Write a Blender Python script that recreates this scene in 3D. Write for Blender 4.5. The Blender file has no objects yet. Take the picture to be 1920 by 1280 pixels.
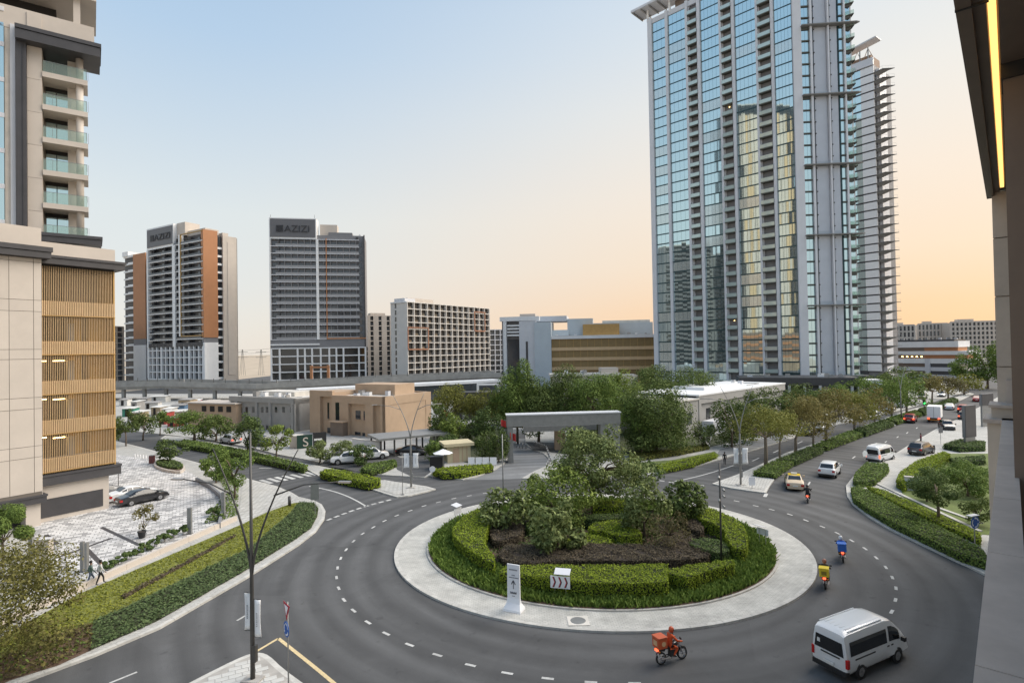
import bpy, math, random
import numpy as np
from mathutils import Vector, Matrix
R = math.radians
random.seed(7); RNG = np.random.default_rng(7)
S = bpy.context.scene
COL = S.collection

# ---------------------------------------------------------------- camera
CAM_H, FOC = 16.0, 1050.0
_t, _th = math.atan(15 / FOC), R(1.0)
_f = Vector((0, math.cos(_t), math.sin(_t))); _u0 = Vector((0, -math.sin(_t), math.cos(_t))); _r0 = Vector((1, 0, 0))
CR = _r0 * math.cos(_th) - _u0 * math.sin(_th)
CU = _r0 * math.sin(_th) + _u0 * math.cos(_th)
EYE = Vector((0, 0, CAM_H))
cd = bpy.data.cameras.new('camera'); cam = bpy.data.objects.new('camera', cd); COL.objects.link(cam)
m = Matrix.Identity(4)
for i in range(3):
    m[i][0] = CR[i]; m[i][1] = CU[i]; m[i][2] = -_f[i]; m[i][3] = EYE[i]
cam.matrix_world = m
cd.sensor_width = 36; cd.sensor_fit = 'HORIZONTAL'; cd.lens = FOC * 36 / 1920; cd.clip_start = 0.05; cd.clip_end = 9000
S.camera = cam

# ---------------------------------------------------------------- world, sun, exposure
SUN_AZ = Vector((1.0, 0.22, 0)).normalized(); SUN_EL = R(46)
W = bpy.data.worlds.new('World'); S.world = W; W.use_nodes = True
nt = W.node_tree; nt.nodes.clear(); N = nt.nodes.new; LK = nt.links.new
out = N('ShaderNodeOutputWorld'); bg = N('ShaderNodeBackground'); bg2 = N('ShaderNodeBackground'); add = N('ShaderNodeAddShader')
sky = N('ShaderNodeTexSky'); sky.sky_type = 'NISHITA'; sky.sun_disc = False; sky.sun_elevation = R(9)
sky.sun_rotation = math.atan2(SUN_AZ.x, SUN_AZ.y); sky.dust_density = 1.0
LK(sky.outputs[0], bg2.inputs[0]); bg2.inputs[1].default_value = 0.018
tc = N('ShaderNodeTexCoord'); sep = N('ShaderNodeSeparateXYZ'); LK(tc.outputs['Generated'], sep.inputs[0])
def ramp(stops):
    r = N('ShaderNodeValToRGB'); e = r.color_ramp.elements
    while len(e) < len(stops): e.new(0.5)
    for k, (p, c) in enumerate(stops): e[k].position = p; e[k].color = (*c, 1)
    LK(sep.outputs['Z'], r.inputs[0]); return r
cool = ramp([(0, (.78, .74, .68)), (.10, (.73, .74, .73)), (.22, (.70, .75, .76)), (.46, (.45, .60, .77)), (.62, (.35, .51, .72)), (1, (.28, .43, .66))])
warm = ramp([(0, (.91, .56, .32)), (.06, (.92, .60, .36)), (.14, (.92, .70, .50)), (.25, (.92, .77, .62)), (.38, (.87, .82, .74)), (.52, (.76, .80, .82)), (.7, (.45, .58, .74)), (1, (.28, .43, .66))])
dot = N('ShaderNodeVectorMath'); dot.operation = 'DOT_PRODUCT'; LK(tc.outputs['Generated'], dot.inputs[0]); dot.inputs[1].default_value = Vector((0.80, 0.60, 0))
mr = N('ShaderNodeMapRange'); mr.interpolation_type = 'SMOOTHSTEP'; mr.inputs[1].default_value = 0.06; mr.inputs[2].default_value = 1.10
LK(dot.outputs['Value'], mr.inputs[0])
mx = N('ShaderNodeMixRGB'); LK(mr.outputs[0], mx.inputs[0]); LK(cool.outputs[0], mx.inputs[1]); LK(warm.outputs[0], mx.inputs[2])
LK(mx.outputs[0], bg.inputs[0]); bg.inputs[1].default_value = 0.96
LK(bg.outputs[0], add.inputs[0]); LK(bg2.outputs[0], add.inputs[1]); LK(add.outputs[0], out.inputs[0])
sd = bpy.data.lights.new('sun', 'SUN'); sun = bpy.data.objects.new('sun', sd); COL.objects.link(sun)
sd.energy = 4.8; sd.angle = R(58); sd.color = (1.0, .90, .775)
dl = Vector((SUN_AZ.x * math.cos(SUN_EL), SUN_AZ.y * math.cos(SUN_EL), math.sin(SUN_EL)))
sun.rotation_euler = dl.to_track_quat('Z', 'Y').to_euler()
vs = S.view_settings; vs.view_transform = 'Standard'; vs.look = 'None'; vs.exposure = 0.08; vs.gamma = 1; vs.use_curve_mapping = False
S.cycles.max_bounces = 6; S.cycles.diffuse_bounces = 3; S.cycles.glossy_bounces = 3; S.cycles.transmission_bounces = 4; S.cycles.transparent_max_bounces = 8
S.cycles.use_denoising = True

# ---------------------------------------------------------------- photograph pixel -> place
def ray(px, py):
    return _f + CR * ((px - 960) / FOC) - CU * ((py - 640) / FOC)
def G(px, py, z=0.0):
    d = ray(px, py); k = (z - CAM_H) / d.z
    return Vector((d.x * k, d.y * k, z))
def V(px, py, Y):
    d = ray(px, py); k = Y / d.y
    return EYE + d * k
def zat(px, py, Y): return V(px, py, Y).z
def proj(p):
    d = Vector(p) - EYE; k = FOC / d.dot(_f)
    return (960 + d.dot(CR) * k, 640 - d.dot(CU) * k)

# ---------------------------------------------------------------- materials
def mat(name, col, rough=.7, metal=0.0, var=0.12, scale=1.5, bump=0.0, bscale=40, spec=.5, emit=None, estr=1.0):
    m = bpy.data.materials.new(name); m.use_nodes = True; t = m.node_tree; b = t.nodes['Principled BSDF']
    b.inputs['Roughness'].default_value = rough; b.inputs['Metallic'].default_value = metal
    b.inputs['Base Color'].default_value = (*col, 1); b.inputs['Specular IOR Level'].default_value = spec
    if emit: b.inputs['Emission Color'].default_value = (*emit, 1); b.inputs['Emission Strength'].default_value = estr
    if var or bump:
        tc = t.nodes.new('ShaderNodeTexCoord')
        if var:
            n = t.nodes.new('ShaderNodeTexNoise'); n.inputs['Scale'].default_value = scale; n.inputs['Detail'].default_value = 6; n.inputs['Roughness'].default_value = .65
            t.links.new(tc.outputs['Object'], n.inputs['Vector'])
            r = t.nodes.new('ShaderNodeValToRGB'); r.color_ramp.elements[0].position = .3; r.color_ramp.elements[1].position = .7
            r.color_ramp.elements[0].color = (*[c * (1 - var) for c in col], 1); r.color_ramp.elements[1].color = (*[min(1, c * (1 + var)) for c in col], 1)
            t.links.new(n.outputs[0], r.inputs[0]); oi = t.nodes.new('ShaderNodeObjectInfo'); mr_ = t.nodes.new('ShaderNodeMapRange'); mr_.inputs[3].default_value = 1 - var * .6; mr_.inputs[4].default_value = 1 + var * .5
            t.links.new(oi.outputs['Random'], mr_.inputs[0]); mu_ = t.nodes.new('ShaderNodeMixRGB'); mu_.blend_type = 'MULTIPLY'; mu_.inputs[0].default_value = 1
            t.links.new(r.outputs[0], mu_.inputs[1]); t.links.new(mr_.outputs[0], mu_.inputs[2]); t.links.new(mu_.outputs[0], b.inputs['Base Color'])
        if bump:
            n2 = t.nodes.new('ShaderNodeTexNoise'); n2.inputs['Scale'].default_value = bscale; n2.inputs['Detail'].default_value = 3
            t.links.new(tc.outputs['Object'], n2.inputs['Vector'])
            bp = t.nodes.new('ShaderNodeBump'); bp.inputs['Strength'].default_value = bump; bp.inputs['Distance'].default_value = .05
            t.links.new(n2.outputs[0], bp.inputs['Height']); t.links.new(bp.outputs[0], b.inputs['Normal'])
    return m

def leafmat(name, dark, light, trans=.25, rough=.75):
    m = bpy.data.materials.new(name); m.use_nodes = True; t = m.node_tree; b = t.nodes['Principled BSDF']
    g = t.nodes.new('ShaderNodeNewGeometry'); r = t.nodes.new('ShaderNodeValToRGB')
    r.color_ramp.elements[0].color = (*dark, 1); r.color_ramp.elements[1].color = (*light, 1)
    mid = r.color_ramp.elements.new(.6); mid.color = (*[(a + c) * .45 for a, c in zip(dark, light)], 1)
    t.links.new(g.outputs['Random Per Island'], r.inputs[0]); t.links.new(r.outputs[0], b.inputs['Base Color'])
    b.inputs['Roughness'].default_value = rough; b.inputs['Specular IOR Level'].default_value = .18
    tr = t.nodes.new('ShaderNodeBsdfTranslucent'); t.links.new(r.outputs[0], tr.inputs[0])
    ms = t.nodes.new('ShaderNodeMixShader'); ms.inputs[0].default_value = trans
    o = t.nodes['Material Output']; t.links.new(b.outputs[0], ms.inputs[1]); t.links.new(tr.outputs[0], ms.inputs[2]); t.links.new(ms.outputs[0], o.inputs[0])
    return m

def brickmat(name, c1, c2, mortar, bw, bh, msize=.02, rot=0.0, rough=.8, offset=.5, bump=.3, bias=0.0, noise=.12):
    m = bpy.data.materials.new(name); m.use_nodes = True; t = m.node_tree; b = t.nodes['Principled BSDF']; L = t.links.new
    tc = t.nodes.new('ShaderNodeTexCoord'); mp = t.nodes.new('ShaderNodeMapping'); mp.inputs['Rotation'].default_value[2] = rot
    br = t.nodes.new('ShaderNodeTexBrick'); br.offset = offset; br.inputs['Scale'].default_value = 1.0
    br.inputs['Brick Width'].default_value = bw; br.inputs['Row Height'].default_value = bh; br.inputs['Mortar Size'].default_value = msize; br.inputs['Bias'].default_value = bias
    br.inputs['Color1'].default_value = (*c1, 1); br.inputs['Color2'].default_value = (*c2, 1); br.inputs['Mortar'].default_value = (*mortar, 1)
    L(tc.outputs['Object'], mp.inputs[0]); L(mp.outputs[0], br.inputs[0])
    n = t.nodes.new('ShaderNodeTexNoise'); n.inputs['Scale'].default_value = .6; n.inputs['Detail'].default_value = 8; n.inputs['Roughness'].default_value = .7
    L(tc.outputs['Object'], n.inputs[0])
    mr = t.nodes.new('ShaderNodeMapRange'); mr.inputs[1].default_value = .25; mr.inputs[2].default_value = .75; mr.inputs[3].default_value = 1 - noise * 2; mr.inputs[4].default_value = 1 + noise
    L(n.outputs[0], mr.inputs[0])
    mu = t.nodes.new('ShaderNodeMixRGB'); mu.blend_type = 'MULTIPLY'; mu.inputs[0].default_value = 1; L(br.outputs[0], mu.inputs[1]); L(mr.outputs[0], mu.inputs[2])
    L(mu.outputs[0], b.inputs['Base Color']); b.inputs['Roughness'].default_value = rough
    bp = t.nodes.new('ShaderNodeBump'); bp.inputs['Strength'].default_value = bump; bp.inputs['Distance'].default_value = .01; bp.invert = True
    L(br.outputs['Fac'], bp.inputs['Height']); L(bp.outputs[0], b.inputs['Normal'])
    return m

M = {}
M['concrete'] = mat('concrete', (.42, .40, .37), .85, var=.18, scale=1.2, bump=.15)
M['kerb'] = mat('kerb', (.46, .45, .42), .85, var=.2, scale=2.0, bump=.2)
M['cream'] = mat('cream cladding', (.535, .475, .415), .6, var=.06, scale=.35)
M['windark'] = mat('dark recessed glazing', (.045, .043, .042), .35, var=0, spec=.35)
M['viaduct'] = mat('weathered viaduct concrete', (.33, .32, .30), .9, var=.2, scale=.4)
M['warmwhite'] = mat('warm white render', (.70, .665, .62), .7, var=.04, scale=.3)
M['terracotta'] = mat('dull terracotta frame', (.36, .175, .105), .7, var=.06)
M['creamgap'] = mat('cladding joint', (.16, .14, .12), .9, var=0)
M['charcoal'] = mat('charcoal metal', (.055, .053, .057), .5, var=.15, scale=1.0)
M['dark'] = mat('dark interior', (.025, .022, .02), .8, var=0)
M['glassdark'] = mat('dark glass', (.018, .022, .026), .08, var=0, spec=.9)
M['glassteal'] = mat('coated teal glass', (.56, .715, .75), .03, metal=.94, var=0)
M['glassteal2'] = mat('curtained teal glass', (.60, .68, .68), .12, metal=.75, var=0)
M['glassgrey'] = mat('grey coated glass', (.10, .11, .125), .06, metal=.5, var=0)
M['gold'] = mat('gold fin metal', (.48, .30, .11), .45, metal=.3, var=.1, scale=.8)
M['goldband'] = mat('pale gold fin', (.60, .43, .25), .5, metal=.2, var=.08, scale=.8)
M['ochre'] = mat('ochre interior wall', (.55, .29, .05), .8, var=.1)
M['white'] = mat('white paint', (.78, .78, .78), .55, var=.05, scale=.4)
M['palegrey'] = mat('pale grey panel', (.62, .63, .66), .45, var=.05, scale=.3)
M['bluegrey'] = mat('blue grey panel', (.50, .525, .575), .4, metal=.1, var=.05, scale=.3)
M['midgrey'] = mat('mid grey panel', (.20, .20, .21), .6, var=.08, scale=.3)
M['orange'] = mat('terracotta panel', (.42, .19, .085), .6, var=.06, scale=.3)
M['tan'] = mat('tan render', (.47, .34, .235), .85, var=.07, scale=.7)
M['greybldg'] = mat('grey render', (.34, .33, .315), .85, var=.1, scale=.5)
M['roofing'] = mat('pale roofing', (.60, .57, .52), .9, var=.14, scale=.5)
M['steel'] = mat('grey painted steel', (.27, .27, .265), .45, metal=.4, var=.12, scale=1.5)
M['darksteel'] = mat('dark painted steel', (.075, .072, .068), .45, metal=.3, var=.12)
M['black'] = mat('black plastic', (.02, .02, .021), .5, var=0)
M['tyre'] = mat('tyre rubber', (.022, .022, .022), .85, var=0)
M['rim'] = mat('alloy rim', (.45, .45, .46), .3, metal=.8, var=0)
M['red'] = mat('red plastic', (.42, .02, .02), .4, var=0)
M['tail'] = mat('red tail lamp', (.45, .015, .015), .25, var=0)
M['tailon'] = mat('lit tail lamp', (.6, .05, .02), .3, var=0, emit=(1, .12, .05), estr=2.5)
M['lampwhite'] = mat('lit head lamp', (.8, .8, .75), .2, var=0, emit=(1, .93, .8), estr=4)
M['headlight'] = mat('clear head lamp', (.6, .62, .64), .1, metal=.4, var=0)
M['amber'] = mat('amber lens', (.7, .25, .03), .3, var=0)
M['plate'] = mat('number plate', (.7, .7, .68), .5, var=0)
M['paint_white'] = mat('white road paint', (.47, .47, .455), .75, var=.25, scale=6)
M['paint_yellow'] = mat('yellow road paint', (.58, .46, .26), .75, var=.2, scale=6)
M['bark'] = mat('bark', (.14, .105, .075), .9, var=.3, scale=6, bump=.5, bscale=25)
M['barkpale'] = mat('pale bark', (.22, .18, .14), .9, var=.3, scale=6, bump=.5, bscale=25)
M['soil'] = mat('brown soil', (.12, .075, .05), .95, var=.35, scale=2.5, bump=.6, bscale=18)
M['sand'] = mat('sandy ground', (.40, .33, .25), .95, var=.2, scale=.05, bump=.2)
M['wire'] = mat('wire', (.05, .05, .05), .6, var=0)
M['warmled'] = mat('warm light strip', (1, .7, .3), .5, var=0, emit=(1, .54, .15), estr=1.9)
M['warmlamp'] = mat('warm tube lamp', (1, .8, .5), .5, var=0, emit=(1, .66, .24), estr=14)
M['greenlamp'] = mat('green signal lamp', (.1, .8, .2), .4, var=0, emit=(.05, 1, .15), estr=3)
M['brown'] = mat('dark bronze panel', (.20, .155, .125), .5, metal=.2, var=.12, scale=.8)
M['taupe'] = mat('taupe cladding', (.56, .50, .43), .65, var=.10, scale=1.2, bump=.05)
M['coping'] = mat('beige coping stone', (.52, .46, .41), .6, var=.12, scale=2.2, bump=.08)
M['railglass'] = mat('green railing glass', (.50, .60, .57), .08, metal=.3, var=0, spec=.9)

def clearglass(name, tint, alpha):
    m = bpy.data.materials.new(name); m.use_nodes = True; t = m.node_tree; o = t.nodes['Material Output']
    b = t.nodes['Principled BSDF']; b.inputs['Base Color'].default_value = (*tint, 1); b.inputs['Roughness'].default_value = .04; b.inputs['Specular IOR Level'].default_value = .9
    tr = t.nodes.new('ShaderNodeBsdfTransparent'); tr.inputs[0].default_value = (*[min(1, .55 + c * .6) for c in tint], 1)
    ms = t.nodes.new('ShaderNodeMixShader'); ms.inputs[0].default_value = alpha
    t.links.new(tr.outputs[0], ms.inputs[1]); t.links.new(b.outputs[0], ms.inputs[2]); t.links.new(ms.outputs[0], o.inputs[0])
    return m
M['clear'] = clearglass('pale green balcony glass', (.50, .60, .55), .20)

# ---------------------------------------------------------------- mesh building
class MB:
    def __init__(s): s.v = []; s.f = []; s.m = []
    def quad(s, a, b, c, d, mi=0):
        k = len(s.v); s.v += [tuple(a), tuple(b), tuple(c), tuple(d)]; s.f.append((k, k + 1, k + 2, k + 3)); s.m.append(mi)
    def face(s, pts, mi=0):
        k = len(s.v); s.v += [tuple(p) for p in pts]; s.f.append(tuple(range(k, k + len(pts)))); s.m.append(mi)
    def hexa(s, p, mi=0):   # 8 corners: bottom 0-3 ccw, top 4-7
        k = len(s.v); s.v += [tuple(q) for q in p]
        for f in ((3, 2, 1, 0), (4, 5, 6, 7), (0, 1, 5, 4), (1, 2, 6, 5), (2, 3, 7, 6), (3, 0, 4, 7)):
            s.f.append(tuple(k + i for i in f)); s.m.append(mi)
    def box(s, x0, x1, y0, y1, z0, z1, mi=0):
        s.hexa([(x0, y0, z0), (x1, y0, z0), (x1, y1, z0), (x0, y1, z0), (x0, y0, z1), (x1, y0, z1), (x1, y1, z1), (x0, y1, z1)], mi)
    def obox(s, o, u, n, a0, a1, b0, b1, z0, z1, mi=0):   # box in a frame: origin o, along u, outward n
        P = lambda a, b, z: (o.x + u.x * a + n.x * b, o.y + u.y * a + n.y * b, z)
        # u x n orientation: keep outward facing
        if u.x * n.y - u.y * n.x > 0: q = [(a0, b0), (a1, b0), (a1, b1), (a0, b1)]
        else: q = [(a0, b0), (a0, b1), (a1, b1), (a1, b0)]
        s.hexa([P(a, b, z0) for a, b in q] + [P(a, b, z1) for a, b in q], mi)
    def prism(s, poly, z0, z1, mi=0, mside=None, bottom=False):
        pts = [(p[0], p[1]) for p in poly]
        A = sum(pts[i][0] * pts[(i + 1) % len(pts)][1] - pts[(i + 1) % len(pts)][0] * pts[i][1] for i in range(len(pts)))
        if A < 0: pts = pts[::-1]
        n = len(pts); k = len(s.v)
        s.v += [(x, y, z0) for x, y in pts] + [(x, y, z1) for x, y in pts]
        s.f.append(tuple(range(k + n, k + 2 * n))); s.m.append(mi)
        if bottom: s.f.append(tuple(range(k + n - 1, k - 1, -1))); s.m.append(mi)
        for i in range(n):
            j = (i + 1) % n; s.f.append((k + i, k + j, k + n + j, k + n + i)); s.m.append(mi if mside is None else mside)
    def tube(s, pts, rad, n=8, mi=0, cap=True):
        pts = [Vector(p) for p in pts]
        if not hasattr(rad, '__len__'): rad = [rad] * len(pts)
        k0 = len(s.v); prev = None
        for i, p in enumerate(pts):
            d = (pts[min(i + 1, len(pts) - 1)] - pts[max(i - 1, 0)]).normalized()
            if prev is None: a = d.orthogonal().normalized()
            else: a = (prev - d * prev.dot(d)).normalized()
            prev = a; b = d.cross(a)
            for j in range(n):
                t = 2 * math.pi * j / n; q = p + (a * math.cos(t) + b * math.sin(t)) * rad[i]; s.v.append(tuple(q))
        for i in range(len(pts) - 1):
            for j in range(n):
                a0 = k0 + i * n + j; a1 = k0 + i * n + (j + 1) % n
                s.f.append((a0, a1, a1 + n, a0 + n)); s.m.append(mi)
        if cap:
            s.f.append(tuple(k0 + j for j in range(n - 1, -1, -1))); s.m.append(mi)
            e = k0 + (len(pts) - 1) * n; s.f.append(tuple(e + j for j in range(n))); s.m.append(mi)
    def disc(s, c, axis, r0, h, n=16, mi=0, r1=None):   # short cylinder / ring-less
        c = Vector(c); axis = Vector(axis).normalized(); s.tube([c, c + axis * h], [r0, r0 if r1 is None else r1], n, mi)
    def lathe(s, c, prof, n=12, mi=0, axis='Z'):
        k0 = len(s.v)
        for r, z in prof:
            for j in range(n):
                t = 2 * math.pi * j / n; x, y = r * math.cos(t), r * math.sin(t)
                s.v.append((c[0] + x, c[1] + y, c[2] + z) if axis == 'Z' else (c[0] + x, c[1] + z, c[2] + y))
        for i in range(len(prof) - 1):
            for j in range(n):
                a0 = k0 + i * n + j; a1 = k0 + i * n + (j + 1) % n
                s.f.append((a0, a1, a1 + n, a0 + n) if axis == 'Z' else (a0, a0 + n, a1 + n, a1)); s.m.append(mi)
    def mesh(s, name, mats, smooth=False, off=None):
        me = bpy.data.meshes.new(name)
        v = s.v if off is None else [(p[0] - off.x, p[1] - off.y, p[2] - off.z) for p in s.v]
        me.from_pydata(v, [], s.f)
        for q in (mats if isinstance(mats, (list, tuple)) else [mats]): me.materials.append(q)
        if any(s.m): me.polygons.foreach_set('material_index', s.m)
        if smooth: me.polygons.foreach_set('use_smooth', [True] * len(s.f))
        me.update(); return me
    def build(s, name, mats, parent=None, smooth=False, world=True):
        off = None
        if parent is not None and world:
            off = Vector((0, 0, 0)); q = parent
            while q is not None: off += q.location; q = q.parent
        return link(name, s.mesh(name, mats, smooth, off), parent)

def link(name, me, parent=None, loc=None, rz=0):
    o = bpy.data.objects.new(name, me); COL.objects.link(o)
    if parent is not None: o.parent = parent
    if loc is not None: o.location = loc
    if rz: o.rotation_euler[2] = rz
    return o
def tag(o, label=None, cat=None, group=None, kind=None):
    if label: o['label'] = label
    if cat: o['category'] = cat
    if group: o['group'] = group
    if kind: o['kind'] = kind
    return o
def thing(name, label, cat, loc=(0, 0, 0), group=None, rz=0):
    o = bpy.data.objects.new(name, None); COL.objects.link(o); o.location = loc; o.rotation_euler[2] = rz; o.empty_display_size = .3
    return tag(o, label, cat, group)
def dup(root, loc, rz=0, label=None, scale=None):
    def cp(o, par):
        c = o.copy(); COL.objects.link(c); c.parent = par
        for ch in list(o.children): cp(ch, c)
        return c
    r = cp(root, None); r.location = loc; r.rotation_euler[2] = rz
    if scale: r.scale = (scale,) * 3
    if label: r['label'] = label
    return r
def raw_mesh(name, verts, nper, mats, smooth=False):
    """verts (N*nper,3) numpy: N separate polygons of nper corners."""
    me = bpy.data.meshes.new(name); n = len(verts); f = n // nper
    me.vertices.add(n); me.vertices.foreach_set('co', np.asarray(verts, np.float32).ravel())
    me.loops.add(n); me.loops.foreach_set('vertex_index', np.arange(n, dtype=np.int32))
    me.polygons.add(f); me.polygons.foreach_set('loop_start', np.arange(f, dtype=np.int32) * nper)
    try: me.polygons.foreach_set('loop_total', np.full(f, nper, np.int32))
    except Exception: pass
    me.materials.append(mats); me.update(calc_edges=True); me.validate(); return me
def leaf_quads(P, Nrm, size, aspect=1.6, jit=.6):
    """leaf-shaped quads at points P facing roughly along Nrm"""
    n = len(P); d = Nrm + RNG.normal(0, jit, (n, 3)); d /= np.linalg.norm(d, axis=1, keepdims=True) + 1e-9
    a = np.cross(d, RNG.normal(0, 1, (n, 3))); a /= np.linalg.norm(a, axis=1, keepdims=True) + 1e-9
    b = np.cross(d, a); s = (np.asarray(size) * RNG.uniform(.65, 1.35, n))[:, None]
    a = a * s * aspect * .5; b = b * s * .5
    q = np.stack([P - a, P - b * .9 + a * .1, P + a, P + b * .9 + a * .1], 1)
    return q.reshape(-1, 3)
# ================================================================ ground, roads, pavements
CX, CY, RX, RY = 6.645, 46.42, 16.34, 14.81
def ell(fr, n=96, a0=0.0, a1=2 * math.pi):
    return [(CX + RX * fr * math.cos(a0 + (a1 - a0) * i / n), CY + RY * fr * math.sin(a0 + (a1 - a0) * i / n)) for i in range(n)]
def GP(pts, z=.13): return [tuple(G(x, y, z))[:2] for x, y in pts]

def asphalt_mat(name, base, circ=True):
    m = bpy.data.materials.new(name); m.use_nodes = True; t = m.node_tree; b = t.nodes['Principled BSDF']; L = t.links.new; NN = t.nodes.new
    tc = NN('ShaderNodeTexCoord'); sp = NN('ShaderNodeSeparateXYZ'); mp = NN('ShaderNodeMapping'); mp.inputs['Location'].default_value = (-CX, -CY, 0)
    L(tc.outputs['Object'], mp.inputs[0])
    ln = NN('ShaderNodeVectorMath'); ln.operation = 'LENGTH'; L(mp.outputs[0], ln.inputs[0])
    L(mp.outputs[0], sp.inputs[0]); at = NN('ShaderNodeMath'); at.operation = 'ARCTAN2'; L(sp.outputs['Y'], at.inputs[0]); L(sp.outputs['X'], at.inputs[1])
    cb = NN('ShaderNodeCombineXYZ'); L(ln.outputs['Value'], cb.inputs[0]); L(at.outputs[0], cb.inputs[1])
    st = NN('ShaderNodeMapping'); st.inputs['Scale'].default_value = (.75, 1.1, 1); L(cb.outputs[0], st.inputs[0])
    n1 = NN('ShaderNodeTexNoise'); n1.inputs['Scale'].default_value = 1.0; n1.inputs['Detail'].default_value = 4; L(st.outputs[0], n1.inputs[0])
    n2 = NN('ShaderNodeTexNoise'); n2.inputs['Scale'].default_value = .18; n2.inputs['Detail'].default_value = 8; n2.inputs['Roughness'].default_value = .7; L(tc.outputs['Object'], n2.inputs[0])
    n3 = NN('ShaderNodeTexNoise'); n3.inputs['Scale'].default_value = 22; n3.inputs['Detail'].default_value = 3; L(tc.outputs['Object'], n3.inputs[0])
    def mul(a, lo, hi, f0=.3, f1=.7):
        r = NN('ShaderNodeMapRange'); r.inputs[1].default_value = f0; r.inputs[2].default_value = f1; r.inputs[3].default_value = lo; r.inputs[4].default_value = hi; L(a, r.inputs[0]); return r.outputs[0]
    def times(a, c):
        x = NN('ShaderNodeMath'); x.operation = 'MULTIPLY'; L(a, x.inputs[0]); L(c, x.inputs[1]); return x.outputs[0]
    v = times(times(mul(n1.outputs[0], .80, 1.16), mul(n2.outputs[0], .84, 1.18)), mul(n3.outputs[0], .88, 1.12))
    wv = NN('ShaderNodeMath'); wv.operation = 'MULTIPLY'; L(ln.outputs['Value'], wv.inputs[0]); wv.inputs[1].default_value = 3.3
    nz = NN('ShaderNodeMath'); nz.operation = 'MULTIPLY_ADD'; L(n2.outputs[0], nz.inputs[0]); nz.inputs[1].default_value = 3.0; L(wv.outputs[0], nz.inputs[2])
    sn = NN('ShaderNodeMath'); sn.operation = 'SINE'; L(nz.outputs[0], sn.inputs[0])
    v = times(v, mul(sn.outputs[0], .85, 1.08, -1, 1))
    vo = NN('ShaderNodeTexVoronoi'); vo.feature = 'F1'; vo.inputs['Scale'].default_value = .16; L(tc.outputs['Object'], vo.inputs['Vector']); sv = NN('ShaderNodeSeparateXYZ'); L(vo.outputs['Color'], sv.inputs[0])
    v = times(v, mul(sv.outputs['X'], .94, 1.05, 0, 1))
    n4 = NN('ShaderNodeTexNoise'); n4.inputs['Scale'].default_value = 1.4; n4.inputs['Detail'].default_value = 5; L(tc.outputs['Object'], n4.inputs[0])
    v = times(v, mul(n4.outputs[0], .72, 1.0, .26, .36))
    c = NN('ShaderNodeMixRGB'); c.blend_type = 'MULTIPLY'; c.inputs[0].default_value = 1; c.inputs[1].default_value = (*base, 1); L(v, c.inputs[2])
    L(c.outputs[0], b.inputs['Base Color']); b.inputs['Roughness'].default_value = .82; b.inputs['Specular IOR Level'].default_value = .35
    bp = NN('ShaderNodeBump'); bp.inputs['Strength'].default_value = .25; bp.inputs['Distance'].default_value = .02; L(n3.outputs[0], bp.inputs['Height']); L(bp.outputs[0], b.inputs['Normal'])
    return m
M['asphalt'] = asphalt_mat('asphalt', (.088, .089, .091))
M['asphalt_light'] = asphalt_mat('worn light asphalt', (.20, .205, .21))
M['paver'] = brickmat('grey pavers', (.47, .465, .44), (.42, .415, .395), (.25, .24, .22), .42, .21, .012, noise=.12)
M['paver_ring'] = brickmat('ring pavers', (.54, .53, .495), (.47, .465, .435), (.30, .29, .26), .30, .15, .010, noise=.19)
M['tile'] = brickmat('white tiles', (.52, .515, .49), (.46, .455, .43), (.22, .21, .19), .62, .40, .03, rot=.5, noise=.1)
M['forecourt'] = brickmat('two tone cobbles', (.66, .65, .64), (.13, .13, .135), (.22, .22, .22), .62, .46, .03, rot=R(-30), bias=-.28, noise=.10)
M['lawn'] = mat('mown lawn', (.17, .185, .04), .95, var=.35, scale=1.2, bump=.5, bscale=30)
M['lawn_far'] = mat('dull lawn', (.10, .13, .035), .95, var=.35, scale=.8, bump=.5, bscale=20)

M['shrubsoil'] = mat('dark shrub ground', (.055, .065, .03), .95, var=.4, scale=1.2, bump=.5, bscale=12)  # dark soil colour under shrubs and ground cover
def inset(poly, d):
    A = sum(poly[i][0] * poly[(i + 1) % len(poly)][1] - poly[(i + 1) % len(poly)][0] * poly[i][1] for i in range(len(poly)))
    if A < 0: poly = poly[::-1]
    o = []; n = len(poly)
    for i in range(n):
        p0, p1, p2 = Vector(poly[i - 1]), Vector(poly[i]), Vector(poly[(i + 1) % n])
        e1 = (p1 - p0).normalized(); e2 = (p2 - p1).normalized()
        n1 = Vector((-e1.y, e1.x)); n2 = Vector((-e2.y, e2.x)); b = n1 + n2
        b = b.normalized() if b.length > 1e-6 else n1
        k = d / max(.4, b.dot(n1)); o.append(tuple(p1 + b * k))
    return o
def smooth(pts, closed=True, it=2):
    for _ in range(it):
        q = []; n = len(pts)
        for i in range(n if closed else n - 1):
            a, b = pts[i], pts[(i + 1) % n]
            q.append((a[0] * .75 + b[0] * .25, a[1] * .75 + b[1] * .25)); q.append((a[0] * .25 + b[0] * .75, a[1] * .25 + b[1] * .75))
        if not closed: q = [pts[0]] + q + [pts[-1]]
        pts = q
    return pts
def sheet(name, poly, z, m, kind='structure', parent=None):
    b = MB(); b.prism(poly, z - .003, z); o = b.build(name, m, parent); tag(o, kind=kind); return o
def block(name, poly, top, kw=.28, h=.13):
    b = MB(); b.prism(poly, -.05, h, 0); o = b.build(name + '_kerb', M['kerb']); tag(o, kind='structure')
    sheet(name, inset(poly, kw), h + .006, top); return o

b = MB(); b.quad((-4000, -300, -.06), (4000, -300, -.06), (4000, 7000, -.06), (-4000, 7000, -.06)); tag(b.build('ground', M['sand']), kind='structure')
b = MB(); b.quad((-175, 8, 0), (300, 8, 0), (300, 420, 0), (-175, 420, 0)); tag(b.build('road', M['asphalt']), kind='structure')

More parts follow.
